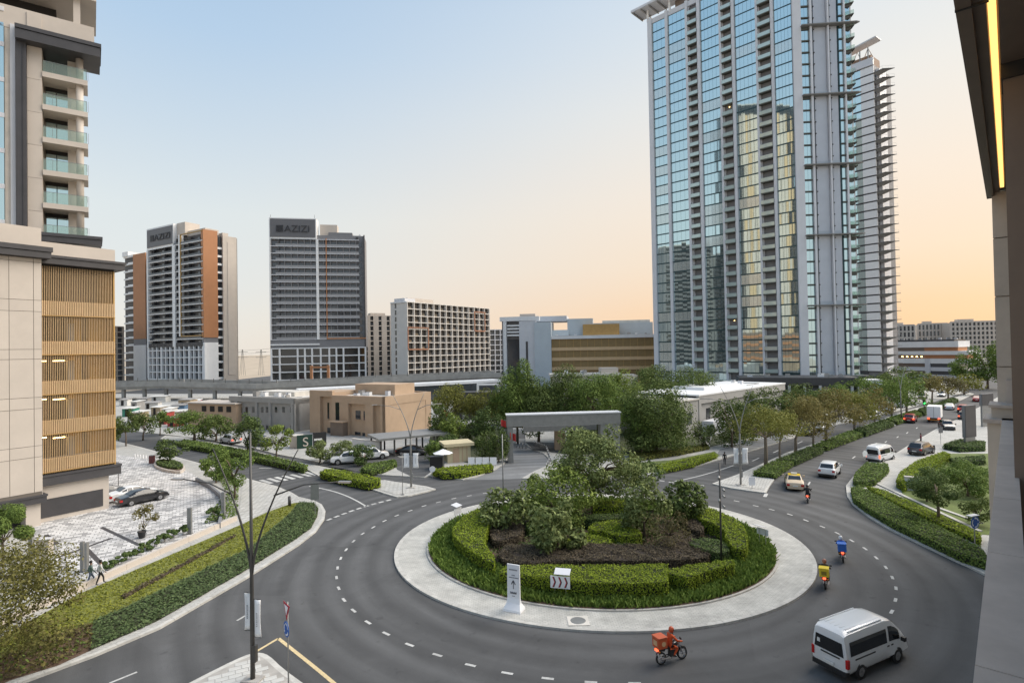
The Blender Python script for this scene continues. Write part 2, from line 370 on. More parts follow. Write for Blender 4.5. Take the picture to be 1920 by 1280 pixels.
left_edge = [(-150, 1372), (33, 1280), (177, 1227), (300, 1175), (460, 1083), (560, 1020), (592, 995), (608, 972), (610, 957), (603, 945), (590, 938), (560, 931), (547, 923), (519, 911), (492, 904), (469, 898), (430, 884), (375, 868), (320, 853), (265, 838), (200, 822), (100, 800)]
block('left_pavement', GP(left_edge + [(-300, 800), (-900, 1372)]), M['paver'])
block_c = GP([(-300, 790), (100, 793), (230, 806), (300, 813), (380, 822), (470, 838), (520, 851), (575, 861), (612, 869), (660, 881), (707, 889), (760, 892), (796, 894), (806, 891), (840, 896), (868, 898), (890, 894), (925, 881), (945, 869), (956, 852), (953, 836), (938, 822), (938, 738), (-300, 738)])
block('middle_pavement', block_c, M['paver'])
block_r = GP([(978, 896), (1003, 882), (1026, 872), (1032, 862), (1020, 850), (998, 841), (985, 832), (985, 745), (1700, 716), (1828, 722), (1800, 738), (1760, 750), (1690, 768), (1603, 788), (1522, 806), (1482, 822), (1440, 835), (1402, 846), (1355, 859), (1300, 875), (1235, 888), (1150, 896), (1060, 897)])
block('right_pavement', block_r, M['paver'])
m1 = GP([(300, 822), (345, 829), (400, 843), (469, 860), (537, 875), (579, 881), (597, 891), (640, 901), (684, 912), (720, 924), (744, 931), (765, 929), (795, 922), (817, 916), (800, 911), (760, 905), (713, 899), (640, 881), (600, 873), (560, 866), (469, 843), (400, 829), (345, 819), (310, 816)])
block('street_median', m1, M['paver'])
m2 = GP([(1335, 906), (1370, 914), (1410, 920), (1436, 923), (1442, 912), (1457, 890), (1490, 867), (1548, 842), (1621, 816), (1730, 779), (1803, 749), (1826, 738), (1818, 736), (1767, 752), (1694, 771), (1621, 797), (1548, 824), (1475, 848), (1417, 874), (1380, 890)])
block('boulevard_median', m2, M['paver'])
block_rr = GP([(1960, 1135), (1900, 1102), (1815, 1060), (1794, 1051), (1724, 1018), (1665, 990), (1630, 969), (1599, 945), (1588, 929), (1586, 910), (1597, 896), (1623, 868), (1680, 849), (1710, 830), (1761, 800), (1794, 786), (1813, 774), (1850, 756), (1885, 736), (2300, 736), (2900, 1135)])
block('right_forecourt', block_rr, M['paver'])
bi = GP([(300, 1318), (330, 1292), (380, 1266), (440, 1236), (470, 1224), (489, 1222), (505, 1228), (530, 1252), (570, 1281), (640, 1330), (700, 1400), (120, 1400)])
block('near_island', smooth(bi, True, 1), M['concrete'])
M['tilestone'] = mat('pale paving tile', (.52, .515, .49), .85, var=.10, scale=1.1, bump=.1)
def tiled(parent, poly, w, d, rot, z, m, gap=.014, h=.02):
    ins = inset(poly, .34); a = np.array(ins); c0 = a.mean(0); cr_, sr_ = math.cos(rot), math.sin(rot)
    b = MB(); b.box(-w / 2 + gap, w / 2 - gap, -d / 2 + gap, d / 2 - gap, 0, h); me = b.mesh('tile', m); R_ = 11
    def inside(x, y):
        r = False
        for i in range(len(ins)):
            (x0, y0), (x1, y1) = ins[i], ins[(i + 1) % len(ins)]
            if (y0 > y) != (y1 > y) and x < (x1 - x0) * (y - y0) / (y1 - y0) + x0: r = not r
        return r
    n = 0
    for j in range(-int(R_ / d), int(R_ / d)):
        for i in range(-int(R_ / w), int(R_ / w)):
            u, v = (i + .5 * (j % 2)) * w, j * d; x, y = c0[0] + u * cr_ - v * sr_, c0[1] + u * sr_ + v * cr_
            if not inside(x, y): continue
            if proj((x, y, z))[1] > 1300 or not all(inside(x + du * cr_ - dv * sr_, y + du * sr_ + dv * cr_) for du in (-w * .45, w * .45) for dv in (-d * .45, d * .45)): continue
            o = link('tile', me, parent); o.location = (x, y, z + random.uniform(-.003, .003)); o.rotation_euler[2] = rot; n += 1
    return n
isl_top = [o for o in COL.objects if o.name == 'near_island'][0]
tiled(isl_top, smooth(bi, True, 1), .60, .36, R(28), .137, M['tilestone'])

# roundabout island: kerb, paved ring made of segments, soil
b = MB(); b.prism(ell(1.0), -.05, .12); tag(b.build('roundabout_kerb', M['kerb']), kind='structure')
rk = [o for o in COL.objects if o.name == 'roundabout_kerb'][0]
M['kerbstone'] = mat('kerb stone', (.47, .46, .43), .85, var=.16, scale=2.0, bump=.2)
for k in range(96):
    a0, a1 = 2 * math.pi * (k + .012) / 96, 2 * math.pi * (k + .988) / 96; mb = MB()
    mb.prism([(CX + RX * f * math.cos(a), CY + RY * f * math.sin(a)) for f, a in ((.984, a0), (1.002, a0), (1.002, a1), (.984, a1))], .0, .133 + random.uniform(-.003, .003)); mb.build('kerb_stone', M['kerbstone'], rk)
lk = [o for o in COL.objects if o.name == 'left_pavement_kerb'][0]; ed = [Vector(p) for p in GP(left_edge[1:15])]
for p, q in zip(ed, ed[1:]):
    l = (q - p).length; nseg = max(1, round(l / 1.0)); d = (q - p) / l; nn_ = Vector((-d.y, d.x))
    for k in range(nseg):
        u0, u1 = p + d * (l * k / nseg + .012), p + d * (l * (k + 1) / nseg - .012); mb = MB(); w_ = nn_ * .26
        mb.prism([u0 - nn_ * .01, u1 - nn_ * .01, u1 + w_, u0 + w_], .0, .142 + random.uniform(-.003, .003)); mb.build('kerb_stone', M['kerbstone'], lk)
ring = MB(); n = 96
o_, i_ = ell(.985, n), ell(.845, n)
for k in range(n):
    j = (k + 1) % n; ring.quad((*o_[k], .126), (*o_[j], .126), (*i_[j], .15), (*i_[k], .15))
pr = ring.build('paved_ring', M['paver_ring']); tag(pr, kind='structure')
b = MB(); b.prism(ell(.848), .05, .24); tag(b.build('planting_kerb', M['concrete']), kind='structure')
b = MB(); b.prism(ell(.838), .10, .20); tag(b.build('planting_soil', M['soil']), kind='structure')
b = MB(); b.prism(ell(.838), .245, .25); tag(b.build('planting_bed', M['soil']), kind='structure')
# manhole cover on the ring
c = G(1084, 1163, .15); mh = thing('manhole_cover', 'round grey cover in a pale square slab on the paved ring of the roundabout', 'manhole', (c.x, c.y, .14))
b = MB(); b.obox(Vector((0, 0)), Vector((1, 0, 0)), Vector((0, 1, 0)), -.62, .62, -.55, .55, .0, .025); b.build('slab', M['roofing'], mh, world=False)
b = MB(); b.lathe((0, 0, .025), [(0.001, .012), (.42, .012), (.45, 0)][::-1], 20); b.build('cover', M['steel'], mh, world=False)

# driveways and inner roads
sheet('entry_road', GP([(868, 899), (900, 899), (985, 897), (1003, 884), (1027, 873), (1034, 862), (1021, 850), (998, 841), (1060, 838), (1060, 826), (985, 822), (938, 822), (953, 836), (956, 852), (945, 869), (925, 881), (890, 894)], 0), .004, M['asphalt_light'])
sheet('gate_road', GP([(985, 828), (1000, 843), (1060, 851), (1140, 853), (1140, 838), (1060, 830)], .15), .15, M['asphalt'])
sheet('car_park', GP([(600, 872), (618, 852), (640, 843), (720, 842), (760, 862), (715, 889), (660, 881)], .15), .15, M['asphalt'])
sheet('carport_road', GP([(735, 860), (830, 846), (830, 868), (796, 893), (770, 892), (745, 880)], .15), .152, M['asphalt'])
sheet('side_driveway', GP([(1340, 857), (1402, 845), (1482, 822), (1460, 818), (1400, 826), (1350, 842)], .15), .15, M['asphalt_light'])

# left plot surfaces
forecourt = GP([(60, 1075), (165, 1085), (345, 1015), (405, 985), (415, 930), (365, 890), (330, 872), (240, 855), (200, 850), (60, 900)], .15)
sheet('forecourt_paving', forecourt, .15, M['forecourt'])
lawn = GP([(-200, 1290), (0, 1194), (150, 1112), (300, 1048), (447, 985), (500, 960), (545, 944), (562, 941), (545, 962), (470, 1027), (300, 1108), (175, 1167), (60, 1205), (-200, 1330)], .15)
sheet('lawn', lawn, .16, M['lawn'])
cover_poly = [(175, 1166), (300, 1107), (470, 1026), (545, 961), (561, 941), (588, 942), (597, 953), (595, 968), (583, 990), (552, 1012), (452, 1074), (292, 1165), (170, 1218)]
soil_poly = [(-200, 1330), (60, 1205), (176, 1166), (171, 1218), (110, 1246), (20, 1274), (-150, 1360)]
sheet('bare_bed', GP(soil_poly, .15), .158, M['soil'])
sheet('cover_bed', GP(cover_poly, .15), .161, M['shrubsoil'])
sheet('white_paving', GP([(455, 905), (470, 900), (519, 913), (547, 925), (562, 934), (540, 942), (500, 958), (455, 982), (448, 960)], .15), .162, M['tile'])
# right plots
sheet('far_lawn', GP([(1180, 868), (1260, 862), (1340, 846), (1350, 854), (1300, 871), (1235, 884), (1160, 892), (1090, 892)], .15), .16, M['lawn_far'])
sheet('garden_lawn', GP([(1745, 970), (1700, 950), (1690, 920), (1760, 850), (1900, 850), (1960, 1010), (1820, 1000)], .15), .16, M['lawn_far'])
sheet('median_tip', GP([(1342, 905), (1434, 918), (1450, 893), (1405, 888)], .15), .162, M['tile'])
sheet('street_tip', GP([(690, 911), (744, 927), (810, 915), (720, 899)], .15), .162, M['tile'])

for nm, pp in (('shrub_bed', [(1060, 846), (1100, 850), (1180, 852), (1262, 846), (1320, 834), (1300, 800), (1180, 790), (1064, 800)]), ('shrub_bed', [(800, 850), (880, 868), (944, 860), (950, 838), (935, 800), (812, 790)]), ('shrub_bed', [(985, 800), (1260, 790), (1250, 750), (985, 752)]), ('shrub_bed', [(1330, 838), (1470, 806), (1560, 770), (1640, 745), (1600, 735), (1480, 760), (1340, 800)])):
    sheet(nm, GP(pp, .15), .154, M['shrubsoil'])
# ---------------------------------------------------------------- road markings
def strip(b, pts, w, z=.006):
    pts = [Vector((p[0], p[1])) for p in pts]
    L_, R_ = [], []
    for i, p in enumerate(pts):
        d = (pts[min(i + 1, len(pts) - 1)] - pts[max(0, i - 1)]).normalized(); nn = Vector((-d.y, d.x)) * w / 2
        L_.append((*(p + nn), z)); R_.append((*(p - nn), z))
    for i in range(len(pts) - 1): b.quad(R_[i], R_[i + 1], L_[i + 1], L_[i])
dash = [(700, 988), (680, 1000), (663, 1014), (649, 1030), (639, 1046), (633, 1064), (631, 1082), (635, 1102), (645, 1124), (663, 1144), (690, 1166), (721, 976), (744, 966), (769, 957), (795, 948), (822, 941), (851, 934), (880, 929), (910, 924), (724, 1187), (768, 1208), (820, 1227), (882, 1246), (951, 1261), (1027, 1271), (1108, 1278), (1190, 1280), (1511, 975), (1542, 987), (1570, 999), (1597, 1013), (1622, 1028), (1643, 1045), (1661, 1063), (1673, 1082), (1680, 1102), (1679, 1124), (1672, 1146), (1447, 955), (1481, 964), (1417, 948), (1381, 939)]
mk = MB()
for p in dash:
    q = G(*p); a = math.atan2((q.y - CY) / RY, (q.x - CX) / RX); tdir = Vector((-RX * math.sin(a), RY * math.cos(a), 0)).normalized()
    mb = MB(); strip(mb, [(q - tdir * .30)[:2], (q + tdir * .30)[:2]], .17); tag(mb.build('lane_dash', M['paint_white']), kind='structure')
def line(name, pts, w=.14, m='paint_white', sm=0):
    P = [tuple(G(x, y))[:2] for x, y in pts]
    if sm: P = smooth(P, False, sm)
    mb = MB(); strip(mb, P, w); return tag(mb.build(name, M[m]), kind='structure')
line('lane_dash', [(205, 1280), (257, 1259)]); line('lane_dash', [(444, 1163), (466, 1150)]); line('lane_dash', [(60, 1345), (100, 1328)])
line('lane_line', [(580, 911), (612, 917), (640, 925), (665, 936), (687, 949)], .2, sm=2)
for k in range(9):
    t0 = k / 9; t1 = t0 + .07
    e = lambda t: (613 + (738 - 613) * t, 975 + (935 - 975) * t - 3 * math.sin(t * 3.14))
    line('give_way_dash', [e(t0), e(t1)], .32)
line('lane_line', [(1265, 902), (1300, 895), (1340, 884), (1376, 872)], .2, sm=2)
for p in ((1241, 901), (1259, 904), (1277, 906), (1296, 908), (1315, 909.5)): line('give_way_dash', [(p[0] - 5, p[1] - .5), (p[0] + 5, p[1] + .6)], .32)
line('give_way_line', [(1434, 931), (1437, 925)], .35)
for x, y in ((1517, 906), (1572, 870), (1601, 857), (1661, 828), (1683, 819), (1701, 811), (1719, 802), (1745, 790)):
    q = G(x, y); d = Vector((.665, .747, 0)) if x > 1600 else Vector((.56, .83, 0))
    mb = MB(); strip(mb, [(q - d * .9)[:2], (q + d * .9)[:2]], .16); tag(mb.build('lane_dash', M['paint_white']), kind='structure')
for x, y in ((1417, 861), (1455, 846), (1500, 829)):
    q = G(x, y); d = Vector((.665, .747, 0)); mb = MB(); strip(mb, [(q - d * 1.4)[:2], (q + d * 1.4)[:2]], .18); tag(mb.build('lane_dash', M['paint_white']), kind='structure')
line('edge_line', [(480, 1221), (500, 1209), (522, 1196)], .16, 'paint_yellow'); line('edge_line', [(522, 1196), (560, 1226), (600, 1258), (650, 1300)], .2, 'paint_yellow', 1)
line('edge_line', [(869, 897.5), (890, 895), (927, 881)], .15, 'paint_yellow', 1)
# zebra crossing
d0 = (G(547, 923) - G(469, 898)); d0.z = 0; d0.normalize()
for x, y in ((499, 902.5), (513, 899.5), (527, 897), (541, 894.5), (556, 892), (571, 889.5), (584, 887.5)):
    q = G(x, y); mb = MB(); strip(mb, [(q - d0 * 1.5)[:2], (q + d0 * 1.5)[:2]], .55); tag(mb.build('zebra_stripe', M['paint_white']), kind='structure')
line('road_arrow', [(778, 884), (800, 885), (822, 885.5)], .25); 
q = G(829, 886); mb = MB(); mb.face([(q.x - 1.0, q.y - .9, .006), (q.x + 1.6, q.y, .006), (q.x - 1.0, q.y + .9, .006)]); tag(mb.build('road_arrow', M['paint_white']), kind='structure')
line('road_arrow', [(486, 877), (510, 877)], .3)
# ================================================================ buildings
M['signgrey'] = mat('sign grey panel', (.13, .13, .14), .5, var=.05); M['signdark'] = mat('dark sign letters', (.03, .03, .035), .5, var=0)
class Front:
    """a facade seen from the street: local x runs along it from left to right, local y goes into the building, z up"""
    def __init__(s, name, label, cat, A, B, group=None):
        s.A = Vector((A[0], A[1], 0)); d = Vector((B[0] - A[0], B[1] - A[1], 0)); s.L = d.length; s.u = d / s.L; s.rz = math.atan2(s.u.y, s.u.x)
        s.root = thing(name, label, cat, tuple(s.A), group, s.rz); s.n = Vector((-s.u.y, s.u.x, 0))
    def x(s, px, py=655, y=0.0):
        d = ray(px, py); o = s.A + s.n * y       # o + a u = eye + k d  (in plan)
        det = d.x * -s.u.y + s.u.x * d.y
        k = ((o.x) * -s.u.y + s.u.x * (o.y)) / det
        p = Vector((d.x * k, d.y * k, 0)) - o; return p.dot(s.u)
    def Y(s, x): return (s.A + s.u * x).y
    def z(s, px, py): return zat(px, py, s.Y(s.x(px, py)))
    def part(s, name, mb, mats, parent=None, smooth=False): return mb.build(name, mats, parent or s.root, smooth, world=False)
    def box(s, name, x0, x1, y0, y1, z0, z1, m, parent=None):
        b = MB(); b.box(x0, x1, y0, y1, z0, z1); return s.part(name, b, m if not isinstance(m, str) else M[m], parent)
    def put(s, name, me, x, y, z, parent=None):
        o = link(name, me, parent or s.root); o.location = (x, y, z); return o
def pmesh(name, fn, mats):
    b = MB(); fn(b); return b.mesh(name, mats)
def ptY(px, Y, py=655):
    p = V(px, py, Y); return (p.x, p.y)
def text_mesh(body, size, m, depth=.1):
    cu = bpy.data.curves.new('lettering', 'FONT'); cu.body = body; cu.size = size; cu.extrude = depth; cu.align_x = 'LEFT'
    o = bpy.data.objects.new('lettering', cu); COL.objects.link(o); bpy.context.view_layer.update()
    me = bpy.data.meshes.new_from_object(o.evaluated_get(bpy.context.evaluated_depsgraph_get())); bpy.data.objects.remove(o); me.materials.clear(); me.materials.append(m); return me

# ---------------------------------------------------------------- glass tower
def pane_mesh(w, h, n, tilt, m, gap=.05):
    b = MB(); pw = w / n
    for i in range(n):
        x0, x1 = i * pw + gap / 2, (i + 1) * pw - gap / 2; t = [random.gauss(0, tilt) * .5 for _ in range(2)]
        ax, az = t[0] * (x1 - x0), t[1] * h
        b.quad((x0, -.02 + ax + az, 0), (x1, -.02 - ax + az, 0), (x1, -.02 - ax - az, h), (x0, -.02 + ax - az, h))
    return b.mesh('window', m)
A1, C1 = ptY(1228, 197), ptY(1503, 163)
T = Front('glass_tower', 'tall teal glass tower with pale vertical fins and recessed balcony columns', 'tower', A1, C1, 'glass towers on the boulevard')
FH, ZT, NF = 3.4, 131.0, 37
D1 = Vector(ptY(1617, 161.5)); D1l = T.A
u2 = Vector((D1.x - C1[0], D1.y - C1[1], 0)); L2 = u2.length; u2.normalize()
b = MB(); w = [Vector((*A1, 0)), Vector((*C1, 0)), Vector((D1.x, D1.y, 0)), Vector((A1[0] + 30, A1[1] + 14, 0))]
loc = lambda p: ((p - T.A).dot(T.u), (p - T.A).dot(T.n))
cor = [loc(p) for p in w]
b.prism(inset(cor, .55), 0, ZT - 1.5); T.part('core', b, M['midgrey'])
edges = [1228, 1236, 1261, 1266, 1299, 1304, 1321, 1327, 1362, 1367, 1386, 1392, 1431, 1436, 1460, 1466, 1502]
X = [T.x(p) for p in edges]; X[-1] = T.L - .6
bays = [(X[1], X[2], 3), (X[3], X[4], 4), (X[7], X[8], 5), (X[11], X[12], 5), (X[15], X[16], 5)]
balc = [(X[5], X[6]), (X[9], X[10]), (X[13], X[14])]
fins = [(X[0], X[1]), (X[2], X[3]), (X[4], X[5]), (X[6], X[7]), (X[8], X[9]), (X[10], X[11]), (X[12], X[13]), (X[14], X[15])]
for a, c in fins:
    T.box('fin', a + .05, c - .05, -.75 if c - a > .9 else -.55, .6, 0, ZT + .8, 'palegrey')
T.box('parapet', X[0], T.L, -.3, .4, ZT - 1.2, ZT + .5, 'palegrey')
M['soffit2'] = mat('grey balcony soffit', (.21, .205, .195), .8, var=.08)
M['spandrel'] = mat('dark teal spandrel', (.035, .075, .085), .25, metal=.4, var=.1)
for a, c, n in bays:
    vs_ = [pane_mesh(c - a - .1, 2.98, n, .0022, M['glassteal']) for _ in range(8)] + [pane_mesh(c - a - .1, 2.98, n, .0035, M['glassteal2'])]
    sp = pmesh('spandrel', lambda b: b.box(0, c - a, -.05, .45, 0, .36), M['spandrel'])
    fr = pmesh('mullion', lambda b: b.box(0, c - a, .05, .3, .0, 2.84), M['charcoal'])
    T.box('mullion_backing', a, c, .06, .4, 0, ZT - 1.2, 'spandrel')
    for k in range(NF + 1):
        z = ZT - 1.3 - FH * (k + 1)
        if z < 3: continue
        T.put('window', random.choice(vs_), a + .05, 0, z + .38); T.put('spandrel', sp, a, 0, z)
M['soffit'] = mat('olive grey soffit', (.10, .10, .085), .8, var=.1)
M['warmreveal'] = mat('warm timber reveal', (.30, .20, .14), .7, var=.1)
for a, c in balc:
    wd = c - a
    def slab(b): b.box(0, wd, -1.0, .6, 0, .32)
    def back(b):
        b.box(.0, wd, 1.5, 1.7, 0, FH); b.box(0, .25, -.1, 1.5, 0, FH, 0)
    sm_, bm_ = pmesh('balcony', slab, M['soffit']), pmesh('recess', back, [M['palegrey']])
    gl = pmesh('window', lambda b: (b.box(wd * .38, wd * .95, 1.3, 1.48, .32, 2.7), b.box(wd * .65, wd * .67, 1.26, 1.3, .32, 2.7, 1)), [M['glassteal'], M['palegrey']])
    rl = pmesh('railing', lambda b: (b.box(0, wd, -1.0, -.96, 0, 1.1)), M['railglass'])
    rv = pmesh('reveal', lambda b: (b.box(0, wd, .9, 1.48, 2.72, 3.08), b.box(wd * .95, wd, .2, 1.48, .3, 3.05)), M['warmreveal'])
    T.box('recess', a, c, 1.5, 1.7, 0, ZT - 1, 'palegrey'); T.box('recess', a, a + .25, .0, 1.5, 0, ZT - 1, 'palegrey')
    bulb = pmesh('lamp', lambda b: b.box(wd * .5, wd * .56, .4, .55, 2.95, 3.05), M['warmlamp'])
    for k in range(NF + 1):
        z = ZT - 1.3 - FH * (k + 1)
        if z < 3: continue
        bo = T.put('balcony', sm_, a, 0, z); T.put('railing', rl, 0, 0, .32, bo); T.put('window', gl, a, 0, z); T.put('reveal', rv, a, 0, z)
        if random.random() < .05: T.put('lamp', bulb, a, 0, z)
M['paleblue0'] = mat('pale blue glass upstand', (.42, .47, .52), .3, var=.03)
# the second face, built in its own frame on the same tower
def face2(px, y=0.0, py=655):
    d = ray(px, py); o = Vector((*C1, 0)); det = d.x * -u2.y + u2.x * d.y; k = (o.x * -u2.y + u2.x * o.y) / det
    return (Vector((d.x * k, d.y * k, 0)) - o).dot(u2)
f2 = bpy.data.objects.new('side_face', None); COL.objects.link(f2); f2.parent = T.root; cl = Vector(loc(Vector((*C1, 0)))); f2.location = (cl.x, cl.y, 0); f2.rotation_euler[2] = math.atan2(u2.y, u2.x) - T.rz
def fb(name, x0, x1, y0, y1, z0, z1, m):
    b = MB(); b.box(x0, x1, y0, y1, z0, z1); return b.build(name, M[m], f2, world=False)
e2 = [face2(p) for p in (1503, 1516, 1531, 1536, 1541, 1564, 1568, 1572, 1585, 1588, 1595, 1599, 1615)]
e2[0] = -.4
fb('corner_pillar', e2[0], e2[1], -.35, .6, 0, 146, 'palegrey')
fb('fin', e2[2] + .1, e2[3] - .05, -.7, .6, 0, 146, 'palegrey'); fb('fin', e2[5] + .1, e2[6] - .05, -.7, .6, 0, 146, 'palegrey'); fb('fin', e2[10] + .1, e2[11] - .05, -.6, .6, 0, 146, 'palegrey')
fb('panel', e2[4], e2[5], .35, .7, 0, 146, 'bluegrey'); fb('panel', e2[7], e2[8], .35, .7, 0, 146, 'bluegrey')
fb('shadow_gap', e2[3], e2[4], .5, .7, 0, 146, 'glassgrey'); fb('shadow_gap', e2[6], e2[7], .5, .7, 0, 146, 'glassgrey'); fb('backing', e2[1], e2[2], .2, .5, 0, 146, 'spandrel'); fb('backing', e2[9] - .3, e2[10], .2, .5, 0, 146, 'spandrel')
ga, gb = [pane_mesh(e2[2] - e2[1], 2.85, 2, .002, M['glassteal']) for _ in range(4)], [pane_mesh(e2[10] - e2[9], 2.85, 1, .002, M['glassteal']) for _ in range(4)]
sa = pmesh('sill', lambda b: b.box(0, e2[2] - e2[1], -.25, .2, 0, .34), M['soffit']); sb = pmesh('sill', lambda b: b.box(0, e2[10] - e2[9], -.25, .2, 0, .34), M['soffit'])
tick = pmesh('bracket', lambda b: b.box(e2[3], e2[4] + .15, .1, .5, 0, .3), M['charcoal']); tick2 = pmesh('bracket', lambda b: b.box(e2[6], e2[7] + .15, .1, .5, 0, .3), M['charcoal'])
tri = pmesh('balcony', lambda b: (b.prism([(0, .3), (2.0, -.9), (2.2, .9), (1.8, 3)], 0, .28), b.prism([(.1, .4), (1.3, -.2), (1.3, .9)], -.75, 0)), M['soffit'])
trr = pmesh('railing', lambda b: b.prism([(0, .3), (2.0, -.9), (2.05, -.82), (.1, .36)], .28, 1.3), M['clear'])
fb('balcony_wall', e2[11], e2[12] - .2, .6, 1.0, 0, 146, 'palegrey')
bw = pmesh('window', lambda b: b.box(0, 1.2, .5, .62, .4, 2.6), M['glassteal'])
for k in range(42):
    z = ZT + 12 - FH * k - 1.1
    if z < 3: continue
    for arr, sl, x0 in ((ga, sa, e2[1]), (gb, sb, e2[9])):
        o = link('window', random.choice(arr), f2); o.location = (x0, .15, z + .4); o = link('sill', sl, f2); o.location = (x0, 0, z)
    for t_ in (tick, tick2): o = link('bracket', t_, f2); o.location = (0, 0, z)
    o = link('balcony', tri, f2); o.location = (e2[11] + .3, 0, z); r_ = link('railing', trr, f2); r_.location = (e2[11] + .3, 0, z)
    o = link('window', bw, f2); o.location = (e2[11] + .5, 0, z)
zs = T.z(1500, 311)
for k in range(-2, 6):
    z = zs - (k - 0) * 6 * FH + 6 * FH * 0
    if z < 4: continue
    b = MB(); b.prism([(e2[1] - .2, -1.5), (e2[12] + .4, -1.5), (e2[12] + 1.4, -1.1), (e2[12] - .6, 2.0), (e2[11], .6), (e2[1] - .2, .4)], z - .14, z + .16, bottom=True); b.build('ledge', M['soffit2'], f2, world=False)
    fb('upstand', e2[4], e2[8], .2, .33, z + .2, z + 1.3, 'paleblue0')
# roof canopy at the top left
T.box('canopy', -5.0, 12, -3.2, 4, ZT + 4.2, ZT + 5.0, 'palegrey'); T.box('canopy_post', -.3, .3, -.4, .2, ZT, ZT + 4.2, 'white'); T.box('canopy_post', 8.2, 8.8, -.4, .2, ZT, ZT + 4.2, 'white')
for k in range(4): T.box('canopy_beam', -4.5 + k * 3.2, -4.1 + k * 3.2, -2.8, 3.8, ZT + 3.7, ZT + 4.2, 'steel')
T.box('roof_plant', 9.5, 40, 2, 12, ZT - 1, ZT + 7, 'brown')

# second tower
C2 = Vector((*ptY(1652, 222), 0)); uu = Vector((.6, -.8, 0)); A2 = C2 - uu * 26
T2 = Front('glass_tower', 'second tower behind the glass tower with grey panels and pointed balconies', 'tower', A2[:2], C2[:2], 'glass towers on the boulevard')
zt2 = T2.z(1640, 112); L = T2.L
xp0, xp1 = T2.x(1627), T2.x(1652); xg0 = T2.x(1617)
T2.box('core', 0, L - .2, .5, 18, 0, zt2 - 1.5, 'midgrey'); T2.box('glazing', 0, xp0, .2, .5, 0, zt2 - 1.5, 'glassgrey'); T2.box('parapet', 0, L, -.5, .5, zt2 - 1.8, zt2 + 1.2, 'palegrey')
pan = pmesh('panel', lambda b: b.box(0, xp1 - xp0, -.1, .4, .3, 3.12), M['white']); lin = pmesh('spandrel', lambda b: b.box(0, L - .3, -.02, .4, 0, .26), M['charcoal'])
win = [pane_mesh(xp0 - 12, 2.7, 4, .002, M['glassteal']) for _ in range(5)]
T2.box('rear_bay', L - .1, L + 1.2, 2.4, 9, 0, zt2 - 3, 'palegrey')
bal = pmesh('balcony', lambda b: (b.prism([(-.6, -.1), (3.6, -1.2), (6.6, 2.2), (1.0, 2.4)], 0, .2), b.hexa([(.9, .5, -1.15), (1.7, .1, -1.15), (2.2, 1.0, -1.15), (1.2, 1.2, -1.15), (-.3, 0, 0), (3.2, -.9, 0), (5.2, 1.9, 0), (1, 2.1, 0)])), M['soffit2'])
ral = pmesh('railing', lambda b: (b.tube([(-.4, -.1, 1.2), (3.5, -1.15, 1.2), (6.4, 2.1, 1.2)], .035, 4), [b.tube([(x, y, .2), (x, y, 1.2)], .03, 4) for x, y in ((-.4, -.1), (1.5, -.62), (3.5, -1.15), (5, .5), (6.4, 2.1))]), M['palegrey'])
for k in range(46):
    z = zt2 - 1.9 - 3.4 * (k + 1)
    if z < 2: continue
    T2.put('panel', pan, xp0, 0, z); T2.put('spandrel', lin, 0, 0, z); T2.put('window', random.choice(win), 12, .15, z + .35)
    bo = T2.put('balcony', bal, L, 0, z); T2.put('railing', ral, 0, 0, 0, bo)
b = MB(); b.hexa([(2, -1, zt2 + 5.0), (L + 1.5, -1, zt2 + 8.4), (L + 1.5, 4, zt2 + 8.4), (2, 4, zt2 + 5.0), (2, -1, zt2 + 5.5), (L + 1.5, -1, zt2 + 8.9), (L + 1.5, 4, zt2 + 8.9), (2, 4, zt2 + 5.5)]); T2.part('roof_canopy', b, M['palegrey'])
for x in (3, 12, 21, L - 2):
    b = MB(); b.tube([(x, .5, zt2), (x, .5, zt2 + 6)], .25, 6); T2.part('canopy_post', b, M['steel'])
for k in range(6):
    b = MB(); x = 2 + k * 4; b.tube([(x, .5, zt2 + .8), (x + 2, .5, zt2 + 5.8), (x + 4, .5, zt2 + .8)], .18, 5); T2.part('truss', b, M['warmreveal'])
T2.box('roof_plant', 4, L - 2, 3, 12, zt2 - 1, zt2 + 4, 'warmreveal')

# podium of the towers
Pd = Front('podium', 'long dark banded podium at the foot of the glass tower', 'building', ptY(1385, 150), ptY(1612, 141))
Pd.box('fascia', 0, Pd.L, 0, 14, Pd.z(1500, 722), Pd.z(1500, 708), 'charcoal'); Pd.box('wall', .6, Pd.L - .6, 1.2, 14, 0, Pd.z(1500, 722), 'glassgrey')
for k in range(9): Pd.box('column', 1 + k * 3.6, 1.6 + k * 3.6, .2, .8, 0, Pd.z(1500, 722), 'palegrey')
Pd.box('end_block', Pd.L - .5, Pd.L + 5, .5, 6, 0, Pd.z(1600, 712), 'palegrey')

